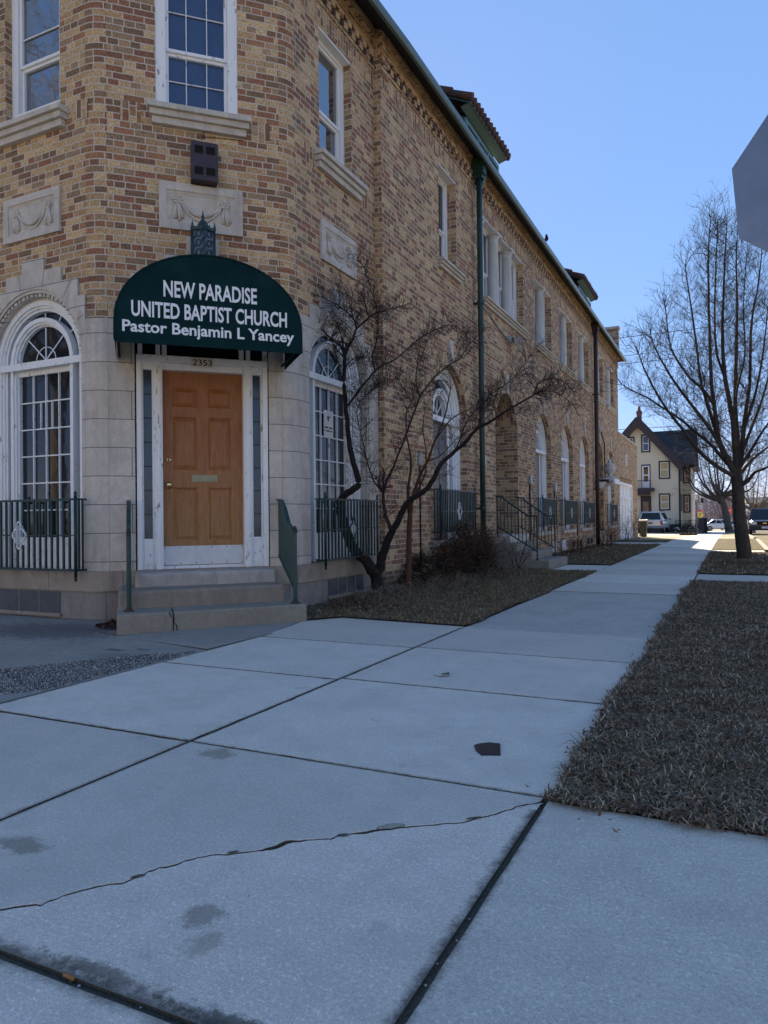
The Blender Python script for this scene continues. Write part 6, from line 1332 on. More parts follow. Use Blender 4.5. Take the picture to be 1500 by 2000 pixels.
MIXL = blade_mat('mixed_bush_leaf', [(0.030, 0.036, 0.022), (0.075, 0.050, 0.036), (0.045, 0.045, 0.028), (0.11, 0.075, 0.052), (0.05, 0.034, 0.026), (0.028, 0.030, 0.02)])
shrub('bush', (-3.85, 10.6, 0), 'dark straggly evergreen bush with dead leaves under the first green street guard', [(-3.92, 10.5, 0.36, 0.28, 0.55, 0.36, 1.0), (-3.86, 11.5, 0.42, 0.32, 0.55, 0.42, 1.1), (-3.95, 12.2, 0.40, 0.24, 0.45, 0.45, 0.7), (-3.9, 11.0, 0.70, 0.18, 0.35, 0.3, 0.3), (-3.7, 11.3, 0.18, 0.35, 0.9, 0.2, 0.6)], 1250, 41, MIXL, BARKR, (0.016, 0.034), 85)
shrub('bush', (-3.95, 9.6, 0), 'low brown leafy bush against the wall behind the reddish stem', [(-4.02, 9.55, 0.26, 0.18, 0.40, 0.26, 0.8), (-3.95, 8.95, 0.16, 0.16, 0.25, 0.15, 0.5)], 1500, 42, BRNL, TW1, (0.02, 0.045), 40)
STRM = blade_mat('arching_straw', [(0.20, 0.17, 0.125), (0.13, 0.105, 0.08), (0.26, 0.22, 0.17), (0.10, 0.075, 0.06)])
m = MB(); r_ = random.Random(44)
for i in range(560):
    y = r_.uniform(7.2, 12.2); x = -3.95 + r_.uniform(-0.15, 0.65) * (1 if y > 8.5 else 0.8); a = r_.uniform(0, 6.28); L = r_.uniform(0.12, 0.42); h = r_.uniform(0.05, 0.20)
    p = Vector((x, y, 0.01)); e = p + Vector((math.cos(a) * L, math.sin(a) * L, 0.01)); md = (p + e) / 2 + Vector((0, 0, h))
    m.tube([p, p * 0.62 + md * 0.38 + Vector((0, 0, h * .3)), md, e * 0.6 + md * 0.4 + Vector((0, 0, h * .15)), e], [0.0026, 0.0024, 0.002, 0.0016, 0.001], 3, 0, False)
tag(m.build('dead_stalks', STRM), 'tangle of pale arching dead stalks along the bed under the wall', 'stalks', kind='stuff')
def twiggy(loc, label, h, spread, n, seed, mat=TW1):
    root = thing('twiggy_shrub', loc, label, 'shrub'); r_ = random.Random(seed); M_ = MB()
    for i in range(n):
        p = Vector(loc) + Vector((r_.uniform(-.15, .15) * spread, r_.uniform(-.5, .5) * spread, 0)); d_ = Vector((r_.uniform(-.5, .6), r_.uniform(-.6, .6), 1.0)).normalized()
        twig(M_, r_, p, d_, h * r_.uniform(0.6, 1.1), 0.006, 2, -0.03, 3, 0.14, 5)
    M_.build('stem', mat, root)
twiggy((-3.6, 13.0, 0), 'thin bare shrub in front of the side steps', 1.0, 0.5, 9, 51)
twiggy((-3.75, 19.3, 0), 'low bare shrub below the middle street guards', 0.45, 2.2, 40, 52, BARKR)
twiggy((-3.7, 24.2, 0), 'dense bare shrub at the foot of the brown downspout', 0.85, 1.3, 46, 53, BARKR)
twiggy((-3.75, 32.0, 0), 'bare twiggy shrub before the white garage door', 1.25, 2.6, 34, 54)
# ------------------------------------------------------------------ stop sign seen from behind, close on the right
sp = thing('stop_sign', (0.42, 3.38, 0), 'grey back of an octagonal sign close at the upper right edge', 'sign')
sg_c = Vector((0.382, 3.315, 2.362)); sy, st_, spt = -0.393, 0.098, -0.052
h = Vector((math.cos(sy), math.sin(sy), 0)); nn = Vector((math.sin(sy), -math.cos(sy), 0)); vv = Vector((0, 0, 1)) * math.cos(spt) + nn * math.sin(spt)
h2 = h * math.cos(st_) + vv * math.sin(st_); v2 = vv * math.cos(st_) - h * math.sin(st_); n2 = h2.cross(v2)
rr = 0.158 / math.sin(math.pi / 8); oc = [sg_c + h2 * (rr * math.cos(math.pi / 8 + k * math.pi / 4)) + v2 * (rr * math.sin(math.pi / 8 + k * math.pi / 4)) for k in range(8)]
m = MB(); b_ = n2 * 0.003
m.face([p + b_ for p in oc], 0); m.face([p - b_ for p in reversed(oc)], 1)
for i in range(8): j = (i + 1) % 8; m.face([oc[i] - b_, oc[j] - b_, oc[j] + b_, oc[i] + b_], 0)
m.build('plate', [simple('aluminium_back', (0.22, 0.26, 0.34), (0.16, 0.195, 0.265), 5, 0.42, 0.15, metal=0.45), simple('sign_red', (0.45, 0.02, 0.02))], sp)
m = MB()
for q in (0.2, -0.2): m.lathe(sg_c + v2 * q - n2 * -0.004, [(0.003, -0.01), (0.011, 0), (0.003, 0.01)], 8)
m.build('bolt', METALG, sp)
m = MB(); m.beam((0.44, 3.40, -0.1), sg_c + v2 * 0.3 + n2 * 0.03, 0.05, 0.035); m.build('post', METALG, sp)

# ------------------------------------------------------------------ yellow house
SID = NT('clapboard'); v = SID.co(); sz = SID.n('ShaderNodeSeparateXYZ'); SID.put(sz.inputs[0], v)
fr = SID.math('FRACT', SID.math('MULTIPLY', sz.outputs[2], 6.2)); ln = SID.ramp(fr, [(0.0, 1.0), (0.10, 0.0)])
SIDM = SID.out(SID.mix(SID.math('MULTIPLY', ln, 0.55), SID.mix(SID.noise(v, 1.2, 4), (0.74, 0.65, 0.47), (0.66, 0.58, 0.42)), (0.36, 0.315, 0.22)), 0.7, SID.bump(fr, 0.4, 0.02))
HTRIM = simple('dark_brown_trim', (0.055, 0.036, 0.038), (0.042, 0.03, 0.032), 6, 0.6); SLATE = simple('dark_shingle', (0.030, 0.034, 0.042), (0.05, 0.054, 0.062), 9, 0.9, 0.3, 40)
BOARD = simple('boarded_window', (0.55, 0.44, 0.22), (0.42, 0.32, 0.14), 3, 0.8)
ho = thing('yellow_house', (-7.3, 66, -0.46), 'tall yellow clapboard house with steep brown gable and boarded windows', 'house')
HF = frame((0, 66, 0), (1, 0, 0), (0, -1, 0)); zg = -0.6
m = MB(); m.prism([(-10.6, zg), (-4.0, zg), (-4.0, 5.65), (-7.3, 9.45), (-10.6, 5.65)], HF, -9, 0)
m.box(-9.5, -3.25, 69.2, 76.0, zg, 5.6)
m.prism([(69.2, 5.6), (76.0, 5.6), (72.6, 8.85)], frame((-3.25, 0, 0), (0, 1, 0), (1, 0, 0)), -4, 0)
m.build('wall', SIDM, ho)
m = MB()
def slope(a, b, thick, y0, y1):
    (x0, z0), (x1, z1) = a, b; d_ = Vector((x1 - x0, 0, z1 - z0)).normalized(); nn_ = Vector((-d_.z, 0, d_.x)) * thick
    P = [Vector((x0, y0, z0)), Vector((x1, y0, z1)), Vector((x1, y1, z1)), Vector((x0, y1, z0))]; Q = [p + nn_ for p in P]
    m.face(P[::-1]); m.face(Q)
    for i in range(4): j = (i + 1) % 4; m.face([P[i], P[j], Q[j], Q[i]])
slope((-7.3, 9.45), (-3.55, 5.10), 0.14, 65.5, 75); slope((-11.05, 5.10), (-7.3, 9.45), 0.14, 65.5, 75)
for s_, yb in ((-1, 68.7), (1, 76.4)):
    P = [Vector((-7.0, 72.6, 8.95)), Vector((-2.85, 72.6, 8.95)), Vector((-2.85, yb, 5.35)), Vector((-7.0, yb, 5.35))]
    m.face(P); m.face([p - Vector((0, 0, 0.14)) for p in P]); 
    for i in range(4): j = (i + 1) % 4; m.face([P[i], P[j], P[j] - Vector((0, 0, .14)), P[i] - Vector((0, 0, .14))])
m.build('roof', SLATE, ho)
m = MB()
for sgn in (1, -1):
    a = (-7.3, 9.40); b = (-7.3 + sgn * 3.72, 5.08)
    m.beam((a[0], 65.45, a[1]), (b[0], 65.45, b[1]), 0.12, 0.62, 0, (0, 1, 0)) if False else None
    d_ = Vector((b[0] - a[0], 0, b[1] - a[1])).normalized(); nrm = Vector((-d_.z, 0, d_.x)); nrm = nrm if nrm.z > 0 else -nrm
    A_, B_ = Vector((a[0], 0, a[1] + 0.1)), Vector((b[0], 0, b[1] + 0.1)); C_, D_ = B_ - nrm * 0.55, A_ - nrm * 0.55
    pl_ = [(p.x, p.z) for p in (A_, B_, C_, Vector((-7.3, 0, D_.z - abs(D_.x + 7.3) * 1.1)))]
    if sgn > 0: pl_ = pl_[::-1]
    m.prism(pl_, HF, 0.35, 0.52)
m.box(-3.3, -2.8, 68.6, 76.5, 5.2, 5.4); m.box(-3.95, -2.85, 68.6, 68.75, 5.2, 5.45)
m.fbox(HF, -4.08, -3.98, 0.0, 0.03, zg, 5.6); m.fbox(HF, -11, -4.0, 0, 0.04, zg, 0.25)
m.prism([(-7.75, 8.55), (-6.85, 8.55), (-7.3, 9.1)], HF, 0.36, 0.5)
m.build('gable_trim', HTRIM, ho)
m = MB(); m.box(-7.55, -7.15, 67.5, 67.9, 9.2, 10.35); m.box(-7.6, -7.1, 67.45, 67.95, 10.1, 10.2); m.lathe((-7.35, 67.7, 10.35), [(0.12, 0), (0.12, 0.4)], 8); m.build('chimney', simple('chimney_brick', (0.20, 0.09, 0.07), (0.13, 0.06, 0.05), 9), ho)
def hwin(F, s0, s1, z0, z1, glass, white=True):
    m = MB(); m.fan(rect(s0 - 0.13, s1 + 0.13, z0 - 0.13, z1 + 0.13), F, 0.04, 0, [rect(s0, s1, z0, z1)]); m.strip(rect(s0 - 0.13, s1 + 0.13, z0 - 0.13, z1 + 0.13), F, 0, 0.04); m.strip(rect(s0, s1, z0, z1), F, 0.04, 0.01)
    o = m.build('window', HTRIM, ho); g = MB(); g.fbox(F, s0, s1, 0.005, 0.012, z0, z1); g.build('pane', glass, o)
    k = MB(); t = 0.05; 
    for q in ((s0, s0 + t, z0, z1), (s1 - t, s1, z0, z1), (s0 + t, s1 - t, z1 - t, z1), (s0 + t, s1 - t, z0, z0 + t), (s0 + t, s1 - t, (z0 + z1) / 2 - .03, (z0 + z1) / 2 + .03)): k.fbox(F, q[0], q[1], 0.013, 0.03, q[2], q[3])
    k.build('sash_frame', WHITE if white else HTRIM, o); return o
hwin(HF, -6.92, -6.42, 6.6, 7.9, GLASSB); hwin(HF, -5.52, -4.86, 4.25, 5.55, BOARD); hwin(HF, -5.53, -4.88, 1.55, 2.76, BOARD)
hwin(HF, -8.15, -7.7, 6.6, 7.75, GLASS)
HB = frame((0, 69.2, 0), (1, 0, 0), (0, -1, 0)); hwin(HB, -3.78, -3.45, 3.95, 5.05, GLASS); hwin(HB, -3.78, -3.45, 1.35, 2.7, GLASS)
HS = frame((-4.0, 0, 0), (0, 1, 0), (1, 0, 0))
for y in (66.7, 68.1):
    hwin(HS, y, y + 0.5, 4.1, 5.3, GLASS); hwin(HS, y, y + 0.5, 1.5, 2.7, GLASS)
m = MB(); m.fbox(HF, -7.05, -6.32, 0.0, 0.05, 3.42, 5.42, 0); m.fbox(HF, -6.98, -6.39, 0.05, 0.07, 3.42, 5.3, 1); m.fbox(HF, -6.87, -6.5, 0.07, 0.075, 4.55, 5.2, 2); m.fbox(HF, -6.87, -6.5, 0.07, 0.075, 3.95, 4.45, 2); m.build('upper_door', [HTRIM, WHITE, GLASS], ho)
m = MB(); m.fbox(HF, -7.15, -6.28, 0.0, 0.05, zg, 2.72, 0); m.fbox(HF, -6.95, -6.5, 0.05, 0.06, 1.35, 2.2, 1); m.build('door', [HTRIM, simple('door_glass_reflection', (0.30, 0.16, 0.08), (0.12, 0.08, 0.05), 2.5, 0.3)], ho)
m = MB(); m.fbox(HF, -7.6, -6.0, 0.0, 0.8, 3.12, 3.36); m.fbox(HF, -7.6, -6.35, 0, 0.7, 2.76, 3.12); 
for i in range(12): m.fbox(HF, -7.35 + i * 0.1, -7.335 + i * 0.1, 0.72, 0.735, 3.36, 4.0)
m.fbox(HF, -7.4, -6.2, 0.70, 0.75, 3.98, 4.03); m.build('porch_hood', HTRIM, ho)
m = MB(); m.tube([(-3.95, 65.85, 5.2), (-3.97, 65.9, 0.0)], 0.05, 6); m.build('downspout', HTRIM, ho)

# ------------------------------------------------------------------ vehicles
RUB = simple('tyre_rubber', (0.012, 0.012, 0.012), (0.02, 0.02, 0.02), 20, 0.8)
def carpaint(name, c, rough=0.22, metal=0.3):
    k = NT(name); k.b.inputs['Coat Weight'].default_value = 0.6; k.b.inputs['Coat Roughness'].default_value = 0.08
    return k.out(k.mix(k.noise(k.co(), 2.5, 4), c, tuple(q * 0.85 for q in c)), rough, None, 0.5, metal)
def vehicle(name, label, loc, heading, sections, cabin, width, paint, wheels, wr_, gl, details):
    """sections: (y, z_bottom, z_top, half width) along the body; cabin: side outline (y,z) of the glasshouse"""
    root = thing(name, loc, label, 'car'); ch, sh_ = math.cos(heading), math.sin(heading); L0 = Vector(loc)
    W = lambda x, y, z: L0 + Vector((x * ch - y * sh_, x * sh_ + y * ch, z))
    m = MB(); ringn = 10; vs = []; fs = []
    for (y, zb, zt, hw) in sections:
        for (fx, fz) in ((-.86, 0), (-1, .14), (-1, .62), (-.965, .86), (-.84, 1), (.84, 1), (.965, .86), (1, .62), (1, .14), (.86, 0)): vs.append(W(fx * hw, y, zb + (zt - zb) * fz))
    for i in range(len(sections) - 1):
        for j in range(ringn): k = (j + 1) % ringn; fs.append((i * ringn + j, i * ringn + k, (i + 1) * ringn + k, (i + 1) * ringn + j))
    fs.append(tuple(range(ringn))); fs.append(tuple((len(sections) - 1) * ringn + j for j in reversed(range(ringn)))); m.idx(vs, fs, 0, False)
    (y0, y1, y2, y3, zb, zt, hb, ht) = cabin
    b = [W(-hb, y0, zb), W(hb, y0, zb), W(hb, y3, zb), W(-hb, y3, zb)]; t = [W(-ht, y1, zt), W(ht, y1, zt), W(ht, y2, zt), W(-ht, y2, zt)]
    for i in range(4): j = (i + 1) % 4; m.face([b[i], b[j], t[j], t[i]])
    m.face(t); cr_ = [t[0] + Vector((0, 0, 0.035)) * 1, t[1] + Vector((0, 0, 0.035)), t[2] + Vector((0, 0, 0.035)), t[3] + Vector((0, 0, 0.035))]; cc = sum(cr_, Vector()) / 4
    cr_ = [p + (cc - p) * 0.08 for p in cr_]
    for i in range(4): j = (i + 1) % 4; m.face([t[i], t[j], cr_[j], cr_[i]])
    m.face(cr_); m.build('body', paint, root, 0.02)
    g = MB(); up_ = Vector((0, 0, 1))
    def win(a, b_, c, d_, ia, ib, ja, jb):
        P = lambda u, v_: (a * (1 - u) + b_ * u) * (1 - v_) + (d_ * (1 - u) + c * u) * v_
        q = [P(ia, ja), P(ib, ja), P(ib, jb), P(ia, jb)]; n_ = (q[1] - q[0]).cross(q[3] - q[0]).normalized(); ctr = sum(b + t, Vector()) / 8
        if n_.dot(q[0] - ctr) < 0: n_ = -n_
        g.face([p + n_ * 0.012 for p in q])
    win(b[0], b[1], t[1], t[0], 0.06, 0.94, 0.10, 0.90); win(b[2], b[3], t[3], t[2], 0.06, 0.94, 0.10, 0.90)
    for (p0, p1, q1, q0) in ((b[1], b[2], t[2], t[1]), (b[3], b[0], t[0], t[3])):
        for (u0, u1) in ((0.05, 0.34), (0.37, 0.64), (0.67, 0.94)): win(p0, p1, q1, q0, u0, u1, 0.12, 0.88)
    g.build('window', gl, root)
    for (x, y) in wheels:
        a, c_ = W(x - 0.1, y, wr_), W(x + 0.1, y, wr_); ax = (c_ - a).normalized(); w_ = MB(); e1 = ax.cross(up_).normalized()
        def rg(rad, off): return [a + (c_ - a) * off + (e1 * math.cos(2 * math.pi * k / 20) + up_ * math.sin(2 * math.pi * k / 20)) * rad for k in range(20)]
        rs = [rg(wr_ * 0.62, 0), rg(wr_ * 0.95, 0), rg(wr_, 0.15), rg(wr_, 0.85), rg(wr_ * 0.95, 1), rg(wr_ * 0.62, 1)]; vs = [p for r0_ in rs for p in r0_]
        fs = [(i * 20 + k, i * 20 + (k + 1) % 20, (i + 1) * 20 + (k + 1) % 20, (i + 1) * 20 + k) for i in range(5) for k in range(20)]; w_.idx(vs, fs); wo = w_.build('wheel', RUB, root)
        r_m = MB()
        for off in (0.02, 0.98):
            q = rg(wr_ * 0.62, off); r_m.face(q if off < 0.5 else q[::-1])
        r_m.build('rim', METALG, wo)
    for (nm, x0, x1, y0_, y1_, z0, z1, mat) in details:
        dm = MB(); c = W((x0 + x1) / 2, (y0_ + y1_) / 2, (z0 + z1) / 2); dm.obox(c, W(1, 0, 0) * ((x1 - x0) / 2) - W(0, 0, 0) * ((x1 - x0) / 2), (W(0, 1, 0) - W(0, 0, 0)) * ((y1_ - y0_) / 2), Vector((0, 0, (z1 - z0) / 2))); dm.build(nm, mat, root, 0.01)
    return root
LR = simple('tail_lamp_red', (0.42, 0.03, 0.02), (0.32, 0.02, 0.02), 9, 0.25); LW_ = simple('lamp_clear', (0.65, 0.66, 0.68), (0.5, 0.5, 0.52), 9, 0.15); PLT = simple('number_plate_olive', (0.16, 0.17, 0.10), (0.12, 0.13, 0.08), 9, 0.5); BMP = simple('bumper_grey', (0.16, 0.19, 0.20), (0.13, 0.15, 0.16), 5, 0.4); PLW = simple('number_plate_pale', (0.6, 0.6, 0.62), (0.45, 0.45, 0.5), 30, 0.5)
zs_ = GZ(59) - 0.02
vehicle('parked_suv', 'silver green estate suv seen from behind in the drive by the yellow house', (-5.72, 59.2, zs_), R(-3),
    [(0.0, 0.52, 0.98, 0.80), (0.06, 0.40, 1.02, 0.87), (0.9, 0.34, 1.03, 0.90), (3.3, 0.34, 1.02, 0.90), (4.2, 0.36, 0.96, 0.87), (4.65, 0.45, 0.88, 0.80)], (0.06, 0.34, 2.7, 3.5, 1.0, 1.66, 0.86, 0.70), 1.8, carpaint('silver_green_paint', (0.56, 0.62, 0.60), 0.25, 0.1),
    [(-0.78, 0.95), (0.78, 0.95), (-0.78, 3.7), (0.78, 3.7)], 0.36, GLASS,
    [('bumper', -0.88, 0.88, -0.12, 0.04, 0.40, 0.60, BMP), ('tail_lamp', -0.89, -0.72, -0.02, 0.05, 0.66, 0.96, LR), ('tail_lamp', 0.72, 0.89, -0.02, 0.05, 0.66, 0.96, LR), ('number_plate', -0.17, 0.17, -0.02, 0.01, 0.74, 0.88, PLT), ('tow_hitch', -0.06, 0.06, -0.2, -0.1, 0.38, 0.46, BLACK), ('roof_rail', -0.66, -0.62, 0.5, 2.6, 1.68, 1.74, BMP), ('roof_rail', 0.62, 0.66, 0.5, 2.6, 1.68, 1.74, BMP), ('mirror', 0.92, 1.08, 3.2, 3.35, 1.0, 1.15, BMP)])
zr = GZ(56.5) - 0.15
vehicle('parked_suv', 'black suv facing the camera at the kerb on the far right', (2.0, 61.5, zr), R(180),
    [(0.0, 0.5, 1.05, 0.90), (0.5, 0.36, 1.10, 0.98), (2.5, 0.34, 1.12, 1.0), (3.6, 0.34, 1.12, 1.0), (4.9, 0.36, 1.08, 0.97), (5.25, 0.46, 1.0, 0.90)], (0.1, 0.5, 3.0, 3.75, 1.1, 1.86, 0.93, 0.76), 2.0, carpaint('black_blue_paint', (0.012, 0.014, 0.022)),
    [(-0.86, 1.0), (0.86, 1.0), (-0.86, 4.25), (0.86, 4.25)], 0.40, GLASS,
    [('bumper', -0.97, 0.97, 5.15, 5.36, 0.42, 0.68, simple('dark_bumper', (0.02, 0.022, 0.03))), ('headlight', -0.88, -0.5, 5.2, 5.29, 0.78, 0.94, LW_), ('headlight', 0.5, 0.88, 5.2, 5.29, 0.78, 0.94, LW_), ('grille', -0.46, 0.46, 5.2, 5.28, 0.74, 0.98, BLACK), ('emblem', -0.12, 0.12, 5.27, 5.30, 0.83, 0.90, BRASS), ('number_plate', -0.2, 0.2, 5.34, 5.38, 0.50, 0.64, PLW), ('fog_lamp', -0.7, -0.55, 5.35, 5.37, 0.5, 0.6, LW_), ('mirror', -1.22, -1.02, 3.3, 3.5, 1.12, 1.36, BLACK), ('mirror', 1.02, 1.22, 3.3, 3.5, 1.12, 1.36, BLACK), ('roof_rail', -0.72, -0.68, 0.6, 2.9, 1.9, 1.96, BLACK), ('roof_rail', 0.68, 0.72, 0.6, 2.9, 1.9, 1.96, BLACK)])
zc = GZ(90) - 0.05
vehicle('parked_car', 'white sedan with a dark crumpled front seen side on at the crossing', (-3.3, 91, zc), R(-82),
    [(0.0, 0.45, 0.80, 0.75), (0.4, 0.30, 0.86, 0.86), (2.2, 0.26, 0.86, 0.88), (3.3, 0.26, 0.80, 0.88), (3.8, 0.3, 0.72, 0.85), (4.3, 0.36, 0.62, 0.75)], (0.5, 1.2, 2.3, 3.2, 0.83, 1.30, 0.80, 0.62), 1.75, carpaint('white_car_paint', (0.72, 0.73, 0.75), 0.3, 0.0),
    [(-0.78, 0.85), (0.78, 0.85), (-0.78, 3.45), (0.78, 3.45)], 0.31, GLASS,
    [('crumpled_bumper', -0.8, 0.88, 3.75, 4.36, 0.34, 0.60, BLACK), ('door_handle', 0.88, 0.9, 1.6, 1.75, 0.66, 0.69, BMP)])
for (x, y, c, lab, hd_) in ((-9.0, 150, (0.03, 0.04, 0.06), 'distant dark car parked before the hazy trees, left one', 88), (2.0, 152, (0.12, 0.17, 0.25), 'distant blue grey car parked before the hazy trees, right one', 92)):
    vehicle('parked_car', lab, (x, y, GZ(y)), R(hd_), [(0.0, 0.45, 0.85, 0.75), (0.4, 0.30, 0.9, 0.86), (3.6, 0.28, 0.88, 0.86), (4.3, 0.38, 0.78, 0.75)], (0.4, 1.1, 2.5, 3.3, 0.86, 1.38, 0.80, 0.64), 1.75, carpaint('far_paint_%d' % y, c), [(-0.78, 0.85), (0.78, 0.85), (-0.78, 3.45), (0.78, 3.45)], 0.31, GLASS, [])

# ------------------------------------------------------------------ bin, brush pile, fences, signs, poles
bn = thing('wheelie_bin', (-4.0, 38.6, GZ(38)), 'dark green wheeled bin at the corner of the brick garage', 'bin')
m = MB(); zb_ = GZ(38.5)
t = [(-4.25, 38.3), (-3.88, 38.3), (-3.88, 38.8), (-4.25, 38.8)]; b = [(-4.20, 38.34), (-3.93, 38.34), (-3.93, 38.74), (-4.20, 38.74)]
for i in range(4): j = (i + 1) % 4; m.face([(*b[i], zb_), (*b[j], zb_), (*t[j], zb_ + 0.80), (*t[i], zb_ + 0.80)])
m.face([(*p, zb_) for p in b][::-1]); m.build('tub', simple('bin_green', (0.030, 0.040, 0.034), (0.04, 0.05, 0.042), 5, 0.5), bn)
m = MB(); m.obox((-4.065, 38.55, zb_ + 0.83), (0.21, 0, 0), (0, 0.29, 0.02), (0, 0, 0.03)); m.beam((-4.22, 38.88, zb_ + 0.80), (-3.9, 38.88, zb_ + 0.80), 0.03, 0.03); m.build('lid', simple('bin_lid', (0.35, 0.36, 0.36), (0.25, 0.26, 0.26), 5, 0.5), bn, 0.01)
for x in (-4.18, -3.95):
    m = MB(); m.tube([(x - 0.02, 38.78, zb_ + 0.09), (x + 0.02, 38.78, zb_ + 0.09)], 0.09, 12); m.build('wheel', RUB, bn)
r_ = random.Random(61); zp = GZ(62)
pile = thing('brush_pile', (-3.2, 64, zp), 'heap of cut brush and pale rubbish beside the silver suv', 'brush pile')
m = MB()
for i in range(260):
    x = -4.2 + 2.0 * r_.random(); y = r_.uniform(62.0, 65.5); d_ = rnd_dir(r_); d_.z = abs(d_.z) * 0.6; twig(m, r_, Vector((x, y, GZ(y) + r_.random() * 0.35)), d_, r_.uniform(0.4, 1.1), 0.014, 1, -0.05, 3, 0.2, 4)
m.build('branches', BARK1, pile)
m = MB()
for i in range(46):
    x = -4.3 + 2.3 * r_.random(); y = r_.uniform(61.6, 63.5); s_ = r_.uniform(0.05, 0.16); d_ = rnd_dir(r_); e = d_.cross(Vector((0.3, 0.2, 1))).normalized(); m.obox((x, y, GZ(y) + r_.uniform(0.05, 0.45)), d_ * s_, e * s_ * 0.8, d_.cross(e) * s_ * 0.35)
m.build('rubbish', blade_mat('rubbish_mix', [(0.6, 0.6, 0.6), (0.3, 0.24, 0.16), (0.08, 0.07, 0.06), (0.45, 0.42, 0.38), (0.15, 0.1, 0.08)]), pile)
br = thing('broken_branch', (-2.2, 45, GZ(45)), 'fallen branch and mud clump at the edge of the lit driveway', 'branch')
m = MB()
for i in range(40): twig(m, r_, Vector((-2.75 + r_.random() * 0.9, 45.3 + r_.random() * 0.7, GZ(45) + 0.05)), Vector((r_.uniform(-1, 1), r_.uniform(-.3, .3), 0.25)).normalized(), 0.5, 0.015, 0, 0, 0)
for i in range(24): s_ = r_.uniform(0.05, 0.13); m.lathe((-2.7 + r_.random() * 0.8, 45.4 + r_.random() * 0.5, GZ(45)), [(s_, 0), (s_ * 0.8, s_ * 0.7), (s_ * 0.2, s_)], 6)
m.build('twigs', BARK1, br)
fe = thing('wire_fence', (-2.3, 61, GZ(60)), 'low dark wire fence with posts in front of the brush pile', 'fence')
fx = [(-4.3, 65.6), (-3.2, 65.6), (-2.3, 65.5), (-2.25, 62.5), (-2.0, 59.2), (-1.75, 57.5)]
for (x, y) in fx: m = MB(); m.tube([(x, y, GZ(y)), (x, y, GZ(y) + 1.05)], 0.035, 6); m.build('post', BLACK, fe)
m = MB()
for (a, b) in zip(fx, fx[1:]):
    for z in (1.02, 0.55, 0.1): m.tube([(a[0], a[1], GZ(a[1]) + z), (b[0], b[1], GZ(b[1]) + z)], 0.014, 4)
    for i in range(1, 12): t = i / 12; x, y = a[0] + (b[0] - a[0]) * t, a[1] + (b[1] - a[1]) * t; m.tube([(x, y, GZ(y) + 0.1), (x, y, GZ(y) + 1.02)], 0.006, 3)
m.build('wire', BLACK, fe)
m = MB(); m.box(-2.28, -1.7, 58.6, 58.75, GZ(58.6), GZ(58.6) + 1.15); tag(m.build('dark_panel', simple('dark_lattice_panel', (0.03, 0.03, 0.034), (0.05, 0.05, 0.055), 30, 0.8)), 'dark leaning panel on the wire fence by the brush pile', 'panel')
ps = thing('utility_post', (-2.25, 57, GZ(57)), 'thin grey timber post beside the wire fence', 'post'); m = MB(); m.tube([(-2.32, 56.5, GZ(56)), (-2.32, 56.5, GZ(56) + 2.2)], 0.06, 8); m.build('shaft', simple('grey_timber', (0.22, 0.21, 0.20), (0.16, 0.15, 0.145), 5), ps)
def far_sign(loc, zc_, r, kind, label):
    root = thing('road_sign', (loc[0], loc[1], GZ(loc[1])), label, 'sign'); m = MB(); m.tube([(loc[0], loc[1], GZ(loc[1])), (loc[0], loc[1], zc_ + r)], 0.04, 6); m.build('post', METALG, root)
    F = frame((loc[0], loc[1] - 0.06, zc_), (1, 0, 0), (0, -1, 0)); m = MB()
    n = 8 if kind == 'stop' else 4; ph = math.pi / 8 if kind == 'stop' else 0
    P = [(r * math.cos(ph + 2 * math.pi * k / n), r * math.sin(ph + 2 * math.pi * k / n)) for k in range(n)]
    m.prism(P, F, -0.01, 0.0, 0)
    if kind == 'stop': text_mb(m, 'STOP', F, 0.002, -r * 0.75, r * 0.75, -r * 0.3, r * 0.3, 'S', 0.004, 0.01, 1); m.prism([(a * 1.06, b * 1.06) for a, b in P], F, -0.016, -0.011, 1)
    if kind == 'ped':
        m.lathe(F(0, 0.01, r * 0.35), [(0.01, -0.08), (0.07, 0), (0.01, 0.08)], 8, 2)
        for a, b in (((0, .25), (0, -.1)), ((0, -.1), (-.18, -.45)), ((0, -.1), (.16, -.45)), ((0, .15), (-.2, -.05)), ((0, .15), (.2, 0))): m.beam(F(a[0] * r * 1.2, 0.005, a[1] * r * 1.2), F(b[0] * r * 1.2, 0.005, b[1] * r * 1.2), 0.07, 0.01, 2)
    m.build('plate', [simple('plate_%s_%d' % (kind, loc[1]), (0.55, 0.03, 0.03) if kind == 'stop' else (0.65, 0.55, 0.12), None, 4, 0.5), LW_, BLACK], root)
far_sign((-0.42, 80.5), 1.42, 0.42, 'stop', 'red stop sign partly behind the trunk of the farther street tree')
far_sign((-4.25, 96), 1.15, 0.45, 'stop', 'left red stop sign of the pair beside the yellow house corner'); far_sign((-3.55, 97), 1.25, 0.45, 'stop', 'right red stop sign of the pair beside the yellow house corner')
far_sign((-3.25, 88), 1.0, 0.42, 'ped', 'yellow diamond sign on the pole behind the white sedan')
sl_ = thing('street_lamp', (-3.1, 90, GZ(90)), 'tall thin street lamp pole with curved arm above the white sedan', 'street lamp')
m = MB(); m.tube([(-3.1, 90, GZ(90)), (-3.1, 90, 4.2), (-3.2, 90, 4.7), (-3.8, 90, 5.1), (-5.0, 90, 5.2)], [0.09, 0.07, 0.06, 0.05, 0.04], 8); m.build('pole', METALG, sl_); m = MB(); m.box(-5.5, -4.9, 89.85, 90.15, 5.1, 5.25); m.build('lamp_head', METALG, sl_, 0.03)
m = MB(); m.box(-3.25, -2.95, 89.8, 90.1, 2.4, 2.9); m.build('signal_box', BLACK, sl_)
